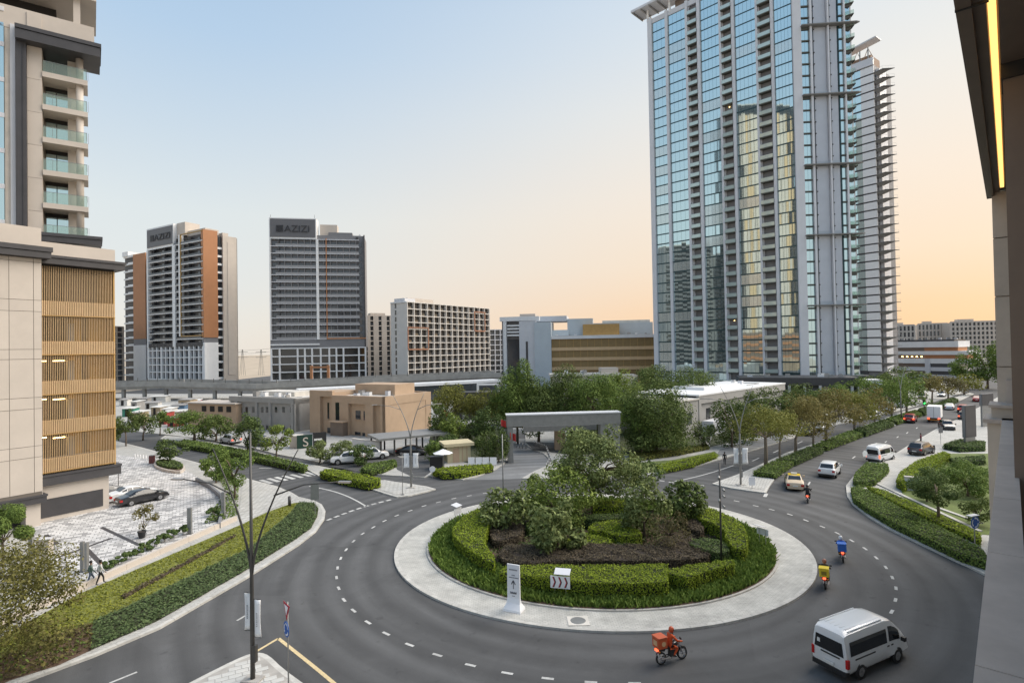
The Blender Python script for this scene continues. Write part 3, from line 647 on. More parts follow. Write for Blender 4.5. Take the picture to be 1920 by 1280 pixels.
# ---------------------------------------------------------------- AZIZI blocks
def letters(F, px0, px1, py, zc, h, m, y=-.35, x0=None, x1=None):
    x0, x1 = (F.x(px0), F.x(px1)) if x0 is None else (x0, x1)
    b = MB(); e = h * .95
    for i in range(4):
        for j in range(4): b.box(x0 + e * i / 4, x0 + e * (i + .86) / 4, y, y + .3, zc - e / 2 + e * j / 4, zc - e / 2 + e * (j + .86) / 4)
    F.part('logo', b, m)
    me = text_mesh('AZIZI', h * 1.32, m); o = link('lettering', me, F.root); o.rotation_euler = (math.pi / 2, 0, 0)
    wv = max(v.co.x for v in me.vertices); o.location = (x0 + e + .4, y, zc - h * .47); o.scale = ((x1 - x0 - e - .4) / wv, 1, 1); return o
B1c = Vector((*ptY(382, 268), 0)); uL = Vector((.87, -.5, 0)).normalized()
kk = 0
B1 = Front('apartment_tower', 'apartment tower with two terracotta flanks and a dark AZIZI sign', 'building', (B1c - uL * 40)[:2], B1c[:2], 'distant apartment towers')
xa, xb, xc, xd = B1.x(277, 560), B1.x(327, 560), B1.x(338, 560), B1.L
z0, z1, zp, zd = B1.z(330, 640), B1.z(330, 470), B1.z(330, 650), B1.z(330, 631)
zt_, zs_, zo = B1.z(300, 425), B1.z(300, 466), B1.z(360, 436)
B1.box('core', xa + .3, xd - .2, 1.6, 18, 0, zo - 1, 'charcoal'); B1.box('sign_block', xa, xb, -.3, 8, zs_, zt_, 'white'); B1.box('sign_panel', xa + .8, xb - .6, -.55, -.3, zs_ + 1.2, zt_ - .8, 'signgrey')
letters(B1, 286, 323, 446, (zs_ + zt_) / 2 + .2, 3.4, M['signdark'], -.8)
for px0, px1 in ((277, 279.5), (325, 330), (337, 339.5)): B1.box('fin', B1.x(px0, 560), B1.x(px1, 560), -.5, 1.6, zp if px0 < 337 else zd, zs_ if px0 < 330 else zo, 'white')
B1.box('gold_trim', B1.x(339.5, 560), xd + .1, -.4, .2, zo - .2, zo + .2, 'gold'); B1.box('gold_trim', B1.x(339.5, 560), xd + .1, -.4, .2, zd - .2, zd + .2, 'gold'); B1.box('gold_trim', B1.x(339.5, 560), B1.x(340.5, 560), -.4, .2, zd, zo, 'gold')
NL = 15; dz = (zs_ - zp) / NL
sl1 = pmesh('floor_slab', lambda b: b.box(0, xd - xa - .1, -.2, 1.7, 0, .38), M['white']); gd1 = pmesh('railing', lambda b: b.box(2.2, xd - xa - 1.5, -.25, -.18, .38, 1.25), M['glassgrey'])
part1 = pmesh('partition', lambda b: b.box(0, .25, -.1, 1.6, .38, dz), M['charcoal'])
wn1 = pmesh('window', lambda b: b.box(0, 1.7, 1.35, 1.59, .5, 2.6), M['glassgrey'])
for k in range(NL + 1):
    z = zp + dz * k; s_ = B1.put('floor_slab', sl1, xa, 0, z); B1.put('railing', gd1, 0, 0, 0, s_)
    for j in range(9):
        B1.put('window', wn1, xa + 1 + j * (xd - xa - 2) / 9, 0, z)
        if j % 2: B1.put('partition', part1, xa + .6 + j * (xd - xa - 2) / 9, 0, z)
B1.box('band', xa - .2, xd + .1, -.3, 1.7, z0 - .8, zp, 'charcoal')
zq = z0 - 1.0
B1.box('podium_wall', xa - .2, xd + .1, .8, 16, 0, zq, 'glassgrey')
for k in range(6): B1.box('podium_beam', xa - .2, xd + .1, -.1, .9, zq - (k + 1) * zq / 6, zq - (k + 1) * zq / 6 + .5, 'white')
for k in range(13):
    x = xa + (xd - xa) * k / 12; B1.box('podium_fin', x - .2, x + (.5 if k % 3 else 1.2), -.3, .8, 0, zq, 'white')
B1.box('roof_house', xc + 1, xd - 3, 3, 10, zo - 1, zo + 2.2, 'cream'); B1.box('roof_block', xb, xc + 2, 1.5, 9, zo, zt_ + .3, 'cream')
# right flank
uR = Vector((.61, .79, 0)).normalized()
f3 = bpy.data.objects.new('flank', None); COL.objects.link(f3); f3.parent = B1.root; f3.location = (xd, 0, 0); f3.rotation_euler[2] = math.atan2(uR.y, uR.x) - B1.rz
def xr(px): 
    d = ray(px, 560); det = d.x * -uR.y + uR.x * d.y; k = (B1c.x * -uR.y + uR.x * B1c.y) / det; return (Vector((d.x * k, d.y * k, 0)) - B1c).dot(uR)
def fb3(name, x0, x1, y0, y1, z0, z1, m):
    b = MB(); b.box(x0, x1, y0, y1, z0, z1); return b.build(name, M[m], f3, world=False)
r1, r2, r3, r4 = 0, xr(408), xr(418), xr(444)
fb3('flank_panel', 0, r2, -.4, 2, zd - 1, zo + .6, 'orange'); fb3('flank_band', 0, r2, -.2, 2, zq, zd - 1, 'midgrey'); fb3('flank_base', 0, r2, -.3, 2, 0, zq, 'white')
fb3('window_strip', r2, r3, .8, 1.2, 0, zo - 2, 'glassdark'); fb3('flank_panel', r3, r4, -.4, 14, 0, zo - 1.2, 'cream'); fb3('panel_frame', r3 + 2.2, r4 - 1.2, -.55, -.4, 6, zo - 4, 'cream'); fb3('roof_house', r3 + 1, r4 - 3, 2, 8, zo - 1.2, zo + .8, 'cream')
for k in range(17): fb3('floor_slab', r2, r3, .3, .9, 4 + k * (zo - 8) / 17, 5.0 + k * (zo - 8) / 17, 'white')
# left wing
Wg = [B1.x(229, 560, 6), B1.x(252, 560, 6), B1.x(275, 560, 6)]; zw = B1.z(255, 470)
B1.box('wing_core', Wg[0], xa, 7.6, 20, 0, zw, 'charcoal'); B1.box('wing_panel', Wg[1], Wg[2], 5.4, 7.6, zd, zw, 'orange'); B1.box('wing_band', Wg[1], Wg[2], 5.5, 7.6, zq, zd, 'midgrey'); B1.box('wing_base', Wg[1], Wg[2], 5.3, 7.6, 0, zq, 'white')
ws = pmesh('floor_slab', lambda b: (b.box(.5, Wg[1] - Wg[0], 6.6, 7.7, 0, .8), b.box((Wg[1] - Wg[0]) * .5, (Wg[1] - Wg[0]) * .95, 6.0, 6.6, .0, 1.2)), M['white'])
for k in range(17): B1.put('floor_slab', ws, Wg[0], 0, 5 + k * (zw - 5) / 16.2)
B1.box('wing_roof', Wg[0] + .4, Wg[0] + 6.5, 6, 14, zw, zw + 2.6, 'white')

# right AZIZI
B2 = Front('apartment_tower', 'broad grey apartment tower with white frame and a large AZIZI sign', 'building', ptY(506, 262, 560), ptY(685, 270, 560), 'distant apartment towers')
L = B2.L; xs = B2.x(595, 560); xo = B2.x(612, 560); zt_, zs_, zr, zb_, zm_ = B2.z(550, 409), B2.z(550, 449), B2.z(640, 440), B2.z(550, 637), B2.z(550, 652)
B2.box('core', .3, L - .3, 1.0, 17, 0, zr - .3, 'midgrey'); B2.box('sign_block', 0, xs, -.3, 6, zs_, zt_, 'white'); B2.box('sign_panel', .5, xs - .5, -.5, -.3, zs_ + 1.0, zt_ - .5, 'signgrey')
letters(B2, 521, 583, 429, (zs_ + zt_) / 2, 3.3, M['signdark'], -.8)
B2.box('fin', 0, .6, -.5, 1.5, zb_, zs_, 'white'); B2.box('fin', xs - .3, xs + .8, -.5, 1.5, zb_, zs_, 'white'); B2.box('fin', L - .5, L, -.3, 1.5, zm_, zr, 'charcoal'); B2.box('terracotta_trim', xo, xo + .4, -.4, 1, zb_, zr - 2, 'orange'); B2.box('terracotta_trim', xo, L, -.45, 1, zb_ + .1, zb_ + .7, 'orange')
B2.box('frame_sill', 0, xs + .8, -.5, 1.5, zb_ - 2.6, zb_ - 1.9, 'white'); B2.box('band', 0, L, -.1, 1.5, zm_, zb_, 'midgrey')
NL = 14; dz = (zs_ - zb_) / NL
sl2 = pmesh('floor_slab', lambda b: b.box(.6, L - 2.6, -.3, 1.6, 0, .32), M['palegrey']); M['railgrey'] = mat('grey railing glass', (.27, .275, .29), .2, var=.06, spec=.7)
rl2 = pmesh('railing', lambda b: b.box(2.8, L - 2.8, -.32, -.26, .3, 1.3), M['railgrey'])
wn2 = pmesh('window', lambda b: b.box(0, 2.2, .7, .98, .4, 2.5), M['glassgrey']); pt2 = pmesh('partition', lambda b: b.box(-.5, -.2, -.2, 1.5, .3, dz), M['midgrey'])
for k in range(NL + 1):
    z = zb_ + dz * k; s_ = B2.put('floor_slab', sl2, 0, 0, z)
    if k < NL: B2.put('railing', rl2, 0, 0, 0, s_)
    for j in range(14):
        if k < NL: B2.put('window', wn2, 1.2 + j * (L - 2) / 14, 0, z); B2.put('partition', pt2, 1.2 + j * (L - 2) / 14, 0, z)
for x in (3.6, L - 4): B2.box('pier', x, x + .9, -.2, 1.5, zb_, zs_ if x < 9 else zr - 1, 'charcoal')
B2.box('podium_glass', .2, L - .2, .9, 15, 0, zm_, 'glassdark')
for k in range(5): B2.box('podium_beam', 0, L, -.2, .9, zm_ - .5 - k * zm_ / 5, zm_ - k * zm_ / 5, 'white')
for t_ in (0, .085, .27, .345, .42, .51, .60, .675, .75, .915, .985): B2.box('podium_fin', t_ * L, t_ * L + .7, -.3, .9, 0, zm_, 'white')
B2.box('roof_house', xs + 1, xs + 9, 4, 10, zr - 1, zr + 5.5, 'cream'); B2.box('roof_house', xs + 5, L - 6, 3, 9, zr, zr + 1.6, 'midgrey')
b = MB(); b.tube([(.5, 1, zt_), (.5, 1, zt_ + 1.6)], .1, 5); b.tube([(xs - 1, 1, zt_), (xs - 1, 1, zt_ + 2)], .1, 5); B2.part('mast', b, M['steel'])
# gantry in front of it
Ga = Front('hoist_gantry', 'rusty brown hoist gantry with a pale board before the grey AZIZI tower', 'gantry', ptY(581, 225, 700), ptY(617, 225, 700))
Ga.box('post', 0, .9, 0, .9, 0, Ga.z(590, 685), 'orange'); Ga.box('post', Ga.L - .9, Ga.L, 0, .9, 0, Ga.z(590, 685), 'orange'); Ga.box('beam', 0, Ga.L, .1, .8, Ga.z(590, 690), Ga.z(590, 687), 'orange'); Ga.box('board', .9, Ga.L - .9, .2, .6, 0, Ga.z(590, 712), 'cream')

# ---------------------------------------------------------------- mid distance blocks
def gridblock(name, label, A, B, pyt, pyb, cols, rows, wallm, winm, depth=16, fin=.45, beam=.45, proud=.5, group='distant apartment blocks', base=None, pxm=None):
    F = Front(name, label, 'building', A, B, group); L = F.L; pm = pxm or proj((*((F.A + F.u * L / 2)[:2]), 16))[0]
    zt, zb = F.z(pm, pyt), 0.0 if pyb is None else max(0, F.z(pm, pyb))
    F.box('wall', 0, L, .9, depth, 0, zt - .3, wallm)
    cw, rh = L / cols, (zt - zb) / rows
    wm = pmesh('window', lambda b: (b.box(fin * .5, cw - fin * .5, .62, .88, .3, rh - .2)), M[winm]); rm = pmesh('railing', lambda b: b.box(fin * .5, cw - fin * .5, .25, .3, beam, beam + .8), M['glassgrey'])
    for i in range(cols + 1): F.box('fin', i * cw - fin / 2, i * cw + fin / 2, -proud, .9, 0, zt, wallm)
    for k in range(rows + 1): F.box('floor_beam', 0, L, -proud + .08, .9, zb + k * rh - beam / 2, zb + k * rh + beam / 2, wallm)
    for i in range(cols):
        for k in range(rows):
            F.put('window', wm, i * cw, 0, zb + k * rh)
            if (i * 7 + k * 3) % 5 < 2: F.put('railing', rm, i * cw, 0, zb + k * rh)
    F.zt, F.zb, F.cw, F.rh = zt, zb, cw, rh; return F
GB = gridblock('apartment_block', 'white gridded apartment block with terracotta framed bays', ptY(763, 262), ptY(917, 315), 566, 706, 14, 11, 'warmwhite', 'windark', pxm=765, depth=10.5, fin=.34, beam=.36, proud=.75)
GB.box('corner_fin', -.5, .1, -.5, 10.2, GB.zt - .3, GB.zt + .3, 'white')
for k in range(11): GB.box('end_window', -.06, .04, 6.6, 7.6, GB.zb + k * GB.rh + .5, GB.zb + (k + 1) * GB.rh - .4, 'glassdark')
for i0, i1, k0, k1 in ((11, 13, 7, 10), (0, 3, 4, 7)):
    b = MB(); a, c = i0 * GB.cw, i1 * GB.cw; za, zb2 = GB.zb + k0 * GB.rh, GB.zb + k1 * GB.rh
    b.box(a - .25, a + .25, -1.0, -.77, za, zb2 + 1); b.box(c - .25, c + .25, -1.0, -.77, za, zb2 + 1); b.box(a, c, -1.0, -.77, za - .3, za + .3); b.box(a, c, -1.0, -.77, zb2 + .5, zb2 + 1.0); GB.part('terracotta_frame', b, M['terracotta'])
GB.box('roof_house', 4, 22, 3, 10, GB.zt - 1, GB.zt + 2.4, 'cream'); GB.box('roof_house', 1, 8, 2, 9, GB.zt - 1, GB.zt + 2.0, 'palegrey')
WB = gridblock('apartment_block', 'narrow pale block between the grey tower and the gridded block', ptY(690, 300), ptY(736, 306), 592, 705, 3, 12, 'cream', 'glassdark', fin=2.8, beam=.5, proud=.2)
WB.box('roof_house', 2, 10, 2, 8, WB.zt - .5, WB.zt + 1.6, 'cream')
MB_ = gridblock('apartment_block', 'dark balconied block half hidden behind the gridded block', ptY(908, 330), ptY(948, 335), 618, 704, 4, 9, 'palegrey', 'glassdark')
LB = gridblock('apartment_block', 'sliver of a pale block behind the gold slatted podium', ptY(205, 290), ptY(231, 300), 612, 715, 2, 10, 'cream', 'glassgrey')

# hospital and gold car park
H1 = Front('office_block', 'white and pale blue office block with louvred corner and flat roof', 'building', ptY(938, 232), ptY(1230, 222))
hx = lambda p: H1.x(p, 640); hz = lambda p, q: H1.z(p, q)
H1.box('wall', hx(940), hx(975), 2, 14, 0, hz(960, 600), 'midgrey'); H1.box('frame_top', hx(938), hx(1012), -.6, 2, hz(960, 602), hz(960, 594), 'white'); H1.box('frame_side', hx(944), hx(950), -.5, 2, 0, hz(960, 602), 'white')
for k in range(4): H1.box('louvre', hx(951), hx(974), -.2, 1, hz(960, 612 + k * 6), hz(960, 609 + k * 6), 'white')
H1.box('glazing', hx(951), hx(974), 1.4, 2, 0, hz(960, 636), 'glassgrey'); H1.box('pier', hx(974), hx(1004), -.4, 10, 0, hz(990, 602), 'palegrey'); H1.box('slot', hx(986), hx(990), -.5, -.38, 0, hz(990, 640), 'charcoal')
M['paleblue'] = mat('pale blue panel', (.52, .58, .62), .5, var=.04, scale=.3)
H1.box('stair_block', hx(1003), hx(1034), -1.5, 12, 0, hz(1015, 604), 'paleblue'); H1.box('upper_block', hx(1034), hx(1066), 3, 14, 0, hz(1050, 618), 'paleblue'); H1.box('upper_block', hx(1063), hx(1112), 5, 18, 0, hz(1085, 596), 'paleblue'); H1.box('roof_block', hx(960), hx(1062), 5, 20, hz(1000, 602), hz(1000, 592), 'palegrey')
H1.box('roof_block', hx(1110), hx(1228), 8, 22, 0, hz(1170, 603), 'paleblue'); H1.box('roof_plant', hx(1130), hx(1225), 14, 26, 0, hz(1170, 597), 'roofing'); H1.box('roof_plant', hx(970), hx(1000), 8, 18, 0, hz(990, 586), 'cream'); H1.box('gold_block', hx(1093), hx(1162), 1, 6, 0, hz(1130, 607), 'gold')
M['olivegold'] = mat('olive gold mesh', (.27, .19, .085), .55, metal=.3, var=.1, scale=.4)
H1.box('car_park', hx(1034), hx(1230), -.2, 5, 0, hz(1130, 634), 'olivegold'); H1.box('cornice', hx(1033), hx(1231), -1.0, 5, hz(1130, 634), hz(1130, 628), 'white')
for q in (650, 669, 687): H1.box('cream_band', hx(1034), hx(1230), -.7, .2, hz(1130, q + 6), hz(1130, q), 'goldband')
for k in range(15): x = hx(1036) + k * (hx(1229) - hx(1036)) / 14.5; H1.box('mesh_post', x, x + .12, -.35, -.18, 0, hz(1130, 634), 'gold')
LW = Front('garden_building', 'low cream building in front of the gold car park', 'building', ptY(1034, 170), ptY(1195, 170))
LW.box('wall', 0, LW.L, 0, 8, 0, LW.z(1120, 704), 'cream'); LW.box('roof', -.5, LW.L * .8, -.5, 8, LW.z(1120, 704), LW.z(1120, 700), 'roofing'); LW.box('upper_block', LW.L * .58, LW.L * .78, 1, 6, 0, LW.z(1120, 690), 'cream')

# far right blocks
P2 = Front('car_park_block', 'stepped car park with white bands and orange infill beyond the towers', 'building', ptY(1660, 262), ptY(1818, 235))
zz = lambda q: P2.z(1740, q); px = lambda p: P2.x(p, 660)
for q0, q1, x1, m_ in ((640, 651, 1798, 'white'), (658, 665, 1818, 'white'), (672, 681, 1826, 'white'), (688, 695, 1800, 'palegrey'), (702, 712, 1800, 'palegrey')): P2.box('band', px(1660), px(x1), -.6, 12, zz(q1), zz(q0), m_)
for q0, q1, x1 in ((651, 658, 1796), (665, 672, 1815), (681, 688, 1798), (695, 702, 1796)):
    P2.box('infill', px(1660), px(1733), .2, 10, zz(q1), zz(q0), 'brown'); P2.box('infill', px(1733), px(x1), .2, 10, zz(q1), zz(q0), 'orange' if q0 < 675 else 'glassgrey')
P2.box('pier', px(1735), px(1744), -.8, .4, 0, zz(672), 'palegrey')
for k in range(5): P2.box('lamp', px(1690 + k * 9), px(1693 + k * 9), .05, .2, zz(669), zz(668), 'warmlamp')
P2.box('roof_edge', px(1660), px(1790), 0, 12, zz(640), zz(637), 'charcoal')
for lab, a, c, y0, cols, rows, Y in (('cream terraced apartment block behind the stepped car park', 1672, 1716, 610, 6, 6, 380), ('pinkish terraced block in the middle of the far skyline', 1722, 1778, 607, 8, 6, 390), ('tall pink gridded block beside the taupe column', 1784, 1880, 603, 12, 9, 370)):
    F = gridblock('apartment_block', lab, ptY(a, Y), ptY(c, Y - 8), y0, 680, cols, rows, 'cream', 'glassgrey', fin=1.0, beam=1.1, group='far skyline blocks')
    F.box('roof_house', F.L * .2, F.L * .5, 3, 9, F.zt - .5, F.zt + 2, 'cream')
tree_box = None

# ---------------------------------------------------------------- viaduct behind the site
vl = [(150, 721), (300, 717), (480, 722), (700, 710), (940, 700)]
vY = [205, 198, 188, 190, 200]
VD = thing('viaduct', 'long pale viaduct with a concrete parapet crossing behind the low buildings', 'bridge', (0, 190, 0))
def vrow(name, y0off, y1off, dz, m, xs_):
    b = MB(); pts = []
    for (px_, py_), Y in zip(xs_, vY): pts.append(V(px_, py_, Y))
    for p, q in zip(pts, pts[1:]):
        n_ = Vector((-(q - p).y, (q - p).x, 0)).normalized(); 
        b.hexa([p + n_ * y0off + Vector((0, 0, dz[0])), q + n_ * y0off + Vector((0, 0, dz[0])), q + n_ * y1off + Vector((0, 0, dz[0])), p + n_ * y1off + Vector((0, 0, dz[0])),
                p + n_ * y0off + Vector((0, 0, dz[1])), q + n_ * y0off + Vector((0, 0, dz[1])), q + n_ * y1off + Vector((0, 0, dz[1])), p + n_ * y1off + Vector((0, 0, dz[1]))])
    b.build(name, M[m], VD)
vrow('parapet', 0, .4, (-1.3, .45), 'viaduct', vl); vrow('deck', .4, 11, (-2.2, -1.0), 'viaduct', vl); vrow('rear_parapet', 10.8, 11.2, (-1.0, .7), 'viaduct', vl)
pm = pmesh('pier', lambda b: b.box(-.5, .5, .6, 1.6, 0, 5.2), M['viaduct'])
for k in range(16):
    t_ = k / 15 * 3.9; i = int(t_); f = t_ - i; p = V(*vl[i], vY[i]).lerp(V(*vl[i + 1], vY[i + 1]), f); o = link('pier', pm, VD); o.location = (p.x, p.y - 190 + .3, 0); o.scale.z = max(.2, (p.z - 1.6) / 5.2)
pl = pmesh('post', lambda b: b.tube([(0, 0, 0), (0, 0, 1.4)], .09, 5), M['darksteel'])
for k in range(34):
    t_ = k / 33 * 3.98; i = int(t_); f = t_ - i; p = V(*vl[i], vY[i]).lerp(V(*vl[i + 1], vY[i + 1]), f); o = link('post', pl, VD); o.location = (p.x, p.y - 190 + .2, p.z + .5)
VW = Front('underpass_wall', 'long dark glazed wall with a white roof edge behind the tan building', 'building', V(560, 732, 158)[:2], V(938, 713, 188)[:2])
b = MB(); zl, zr_ = V(560, 732, 158).z, V(938, 713, 188).z
b.hexa([(0, 0, 0), (VW.L, 0, 0), (VW.L, 6, 0), (0, 6, 0), (0, 0, zl - .5), (VW.L, 0, zr_ - .5), (VW.L, 6, zr_ - .5), (0, 6, zl - .5)]); VW.part('wall', b, M['glassgrey'])
b = MB(); b.hexa([(0, -.7, zl - .5), (VW.L, -.7, zr_ - .5), (VW.L, 6, zr_ - .5), (0, 6, zl - .5), (0, -.7, zl + .3), (VW.L, -.7, zr_ + .3), (VW.L, 6, zr_ + .3), (0, 6, zl + .3)]); VW.part('roof_edge', b, M['white'])
for k in range(12): VW.box('mullion', k * VW.L / 12, k * VW.L / 12 + .15, -.12, .02, 0, min(zl, zr_) - .6, 'charcoal')

# ---------------------------------------------------------------- low buildings
def pt(v): return (v[0], v[1])
TBc = G(723, 823); uT = Vector((.875, -.485, 0)).normalized(); uT2 = Vector((.485, .875, 0)).normalized()
TB = Front('villa_office', 'tan two storey building with tall recessed windows and a flat parapet', 'building', pt(TBc - uT * 19.8), pt(TBc))
L = TB.L; zt = TB.z(722, 744); zt2_ = TB.z(600, 732)
rec = [(TB.x(600, 760), TB.x(622, 760), zt - .3), (TB.x(653, 760), TB.x(684, 760), zt - 1.5), (TB.x(699, 770), TB.x(713, 770), zt - 1.6)]
def walls_with_recess(F, x0, x1, z1, rec, m, depth=.7, parent=None):
    xs_ = x0; b = MB()
    for a, c, zz_ in rec: b.box(xs_, a, 0, depth, 0, z1); b.box(a, c, 0, depth, zz_, z1); xs_ = c
    b.box(xs_, x1, 0, depth, 0, z1); return b
tw = TB.x(623, 760)
b = walls_with_recess(TB, 0, tw, zt2_, [rec[0]], 'tan'); TB.part('stair_wall', b, M['tan']); TB.box('stair_block', .05, tw, .7, 8, 0, zt2_ - .3, 'tan')
b = walls_with_recess(TB, tw, L, zt, rec[1:], 'tan'); TB.part('front_wall', b, M['tan']); TB.box('block', tw, L - .05, .7, 13.6, 0, zt - .45, 'tan')
TB.box('roof', tw + .4, L - .4, .8, 13, zt - .4, zt - .25, 'roofing'); TB.box('roof_house', TB.x(624, 740), TB.x(700, 740), 6, 12, zt - .4, zt2_ + 1.0, 'tan'); TB.box('parapet_rear', tw, L, 13.2, 13.7, zt - .5, zt, 'tan')
for a, c, q0, q1 in ((609, 612, 755, 785), (629, 636, 754, 788), (662, 671, 770, 786), (677, 683, 771, 788), (709, 713, 774, 793), (661, 671, 810, 816), (675, 683, 812, 818), (609, 615, 802, 812)):
    x0, x1 = TB.x(a, q0), TB.x(c, q0); y = -.03 if a in (629,) else .62
    w = TB.box('window', x0, x1, y, y + .1, TB.z(a, q1), TB.z(a, q0), 'glassdark'); TB.box('sill', x0 - .1, x1 + .1, y - .12, y + .05, TB.z(a, q1) - .12, TB.z(a, q1), 'tan', w)
TB.box('porch', TB.x(629, 800), TB.x(652, 800), -1.3, 0, 0, TB.z(640, 790), 'brown'); TB.box('porch_roof', TB.x(628, 800), TB.x(653, 800), -1.6, 0, TB.z(640, 790), TB.z(640, 789) + .1, 'tan')
f4 = bpy.data.objects.new('side_wing', None); COL.objects.link(f4); f4.parent = TB.root; f4.location = (L, 0, 0); f4.rotation_euler[2] = math.atan2(uT2.y, uT2.x) - TB.rz
S4 = 13.7
b = MB()
for x0, x1, z0, z1 in ((0, 1.3, 0, zt), (1.3, 12.0, zt - 1.6, zt), (12.0, S4, 0, zt)): b.box(x0, x1, -.02, .7, z0, z1)
b.box(1.3, 12.0, .5, .7, 0, zt - 1.6); b.build('side_wall', M['tan'], f4, world=False)
for x0, x1, z0, z1 in ((2.3, 4.3, 4.3, 5.8), (9.2, 11.6, 4.3, 5.8), (2.3, 4.6, .6, 2.2), (8.5, 11.2, .6, 2.2)):
    b = MB(); b.box(x0, x1, .40, .48, z0, z1); b.build('window', M['glassdark'], f4, world=False)

GBc = Vector((*ptY(551, 113), 0))
GY = Front('office_block', 'plain grey flat roofed block with small square windows', 'building', pt(GBc - uT * 21), pt(GBc))
L = GY.L; zt = GY.z(551, 747)
GY.box('wall', 0, L, .35, 12, 0, zt - .3, 'greybldg'); GY.box('parapet', 0, L, 0, .35, zt - 1.1, zt, 'greybldg'); GY.box('roof', .3, L - .3, .5, 11.5, zt - .3, zt - .15, 'roofing'); GY.box('roof_house', 3, L - 6, 5, 10, zt - .3, zt + .8, 'roofing')
for p in (440, 478, 503, 545): GY.box('pilaster', GY.x(p, 760), GY.x(p + 4, 760), 0, .35, 0, zt - 1.1, 'greybldg')
for p in (447, 458, 470, 487, 496, 513, 527, 542):
    GY.box('window', GY.x(p, 760), GY.x(p + 4, 760), .28, .38, GY.z(p, 773), GY.z(p, 763), 'glassdark'); GY.box('window', GY.x(p, 760), GY.x(p + 4, 760), .28, .38, GY.z(p, 806), GY.z(p, 797), 'glassdark')
GY.box('lobby', -7, 0, 2, 8, 0, zt - 3.2, 'midgrey')
f5 = bpy.data.objects.new('side_wing', None); COL.objects.link(f5); f5.parent = GY.root; f5.location = (L, 0, 0); f5.rotation_euler[2] = math.atan2(uT2.y, uT2.x) - GY.rz
b = MB(); b.box(0, 12, 0, .3, zt - 1.2, zt); b.box(0, 1.2, 0, .3, 0, zt - 1.2); b.box(1.2, 11, .15, .3, 0, zt - 1.2); b.build('side_wall', M['greybldg'], f5, world=False)

# grey villa on the right
VRc = G(1311, 817); uV = Vector((.72, .69, 0)).normalized()
VR = Front('villa_office', 'grey villa with a stepped white roof behind the big dark tree', 'building', pt(VRc), pt(VRc + uV * 40))
zt = VR.z(1313, 742); L = VR.L
VR.box('wall', .05, L, .4, 14, 0, zt - .3, 'greybldg'); VR.box('frame', 0, .8, -.1, .4, 0, zt, 'greybldg'); VR.box('frame', .8, L, -.1, .4, zt - 1.4, zt, 'greybldg'); VR.box('roof', -.1, L, -.2, 14, zt, zt + .25, 'white'); VR.box('roof_house', 10, 26, 4, 11, zt + .25, zt + .8, 'white'); VR.box('end_wall', -6.5, 0, .0, 13, 0, zt - .6, 'greybldg'); VR.box('end_roof', -6.6, 0, -.2, 13, zt - .6, zt - .35, 'roofing')
VR.box('window', -4.2, -2.6, -.06, .05, 2.4, 4.4, 'glassgrey'); VR.box('window', 3.5, 5, .32, .42, 1.0, 4.6, 'glassdark'); VR.box('porch', 1, 5.5, -2.2, 0, 0, 2.6, 'palegrey'); VR.box('garden_wall', 7, 24, -2.6, -2.3, 0, 2.2, 'greybldg')

# gate portal
gA = G(953, 868); gB = V(1162, 800, 80.5)
GT_ = Front('gate_portal', 'long grey portal frame spanning the curved entry road', 'gate', pt(gA), pt(gB))
L = GT_.L; zt = GT_.z(955, 779); zb = GT_.z(955, 800)
GT_.box('pillar', 0, .75, 0, 1.6, 0, zb, 'steel'); GT_.box('beam', -.1, L + .1, -.1, 1.7, zb, zt, 'steel'); GT_.box('pillar', L - 2.8, L, 0, 1.6, 0, zb, 'steel'); GT_.box('capping', -.2, L + .2, -.2, 1.8, zt, zt + .15, 'palegrey')
GT_.box('under_canopy', 3.2, 14, 7, 10, zb - 1.7, zb - 1.3, 'palegrey'); GT_.box('under_canopy_edge', 3.0, 14.3, 6.6, 7, zb - 1.75, zb - .95, 'steel'); GT_.box('canopy_column', 8.0, 9.6, 8, 9, 0, zb - 1.7, 'tan'); GT_.box('canopy_column', 13, 13.4, 8, 9, 0, zb - 1.7, 'palegrey')
BP = Front('black_portal', 'black portal with a grey cross beam among the trees left of the gate', 'gate', ptY(850, 128), ptY(950, 128))
BP.box('wall', 0, BP.L, .5, 4, 0, BP.z(900, 735), 'charcoal'); BP.box('post', BP.x(868, 780), BP.x(872, 780), -1, -.5, 0, BP.z(870, 752), 'steel'); BP.box('cross_beam', BP.x(846, 765), BP.x(884, 765), -1.0, -.4, BP.z(870, 767), BP.z(870, 762), 'steel'); BP.box('frame_top', BP.x(894, 722), BP.x(936, 722), -.6, .5, BP.z(915, 722), BP.z(915, 719), 'white'); BP.box('frame_side', BP.x(894, 722), BP.x(898, 722), -.6, .5, BP.z(915, 735), BP.z(915, 722), 'white'); BP.box('frame_side', BP.x(932, 722), BP.x(936, 722), -.6, .5, BP.z(915, 735), BP.z(915, 722), 'white')
RW = Front('retaining_wall', 'low tan wall behind the gate road', 'wall', ptY(968, 118), ptY(1070, 112)); RW.box('wall', 0, RW.L, 0, .4, 0, RW.z(1000, 795), 'tan'); RW.box('coping', -.1, RW.L + .1, -.08, .48, RW.z(1000, 795), RW.z(1000, 795) + .12, 'cream')
RW2 = Front('retaining_wall', 'dark wall panel under the gate canopy', 'wall', ptY(950, 108), ptY(1005, 108)); RW2.box('wall', 0, RW2.L, 0, .4, 0, RW2.z(980, 806), 'midgrey'); RW2.box('kerb', -.2, RW2.L, -.8, -.2, 0, .9, 'white')

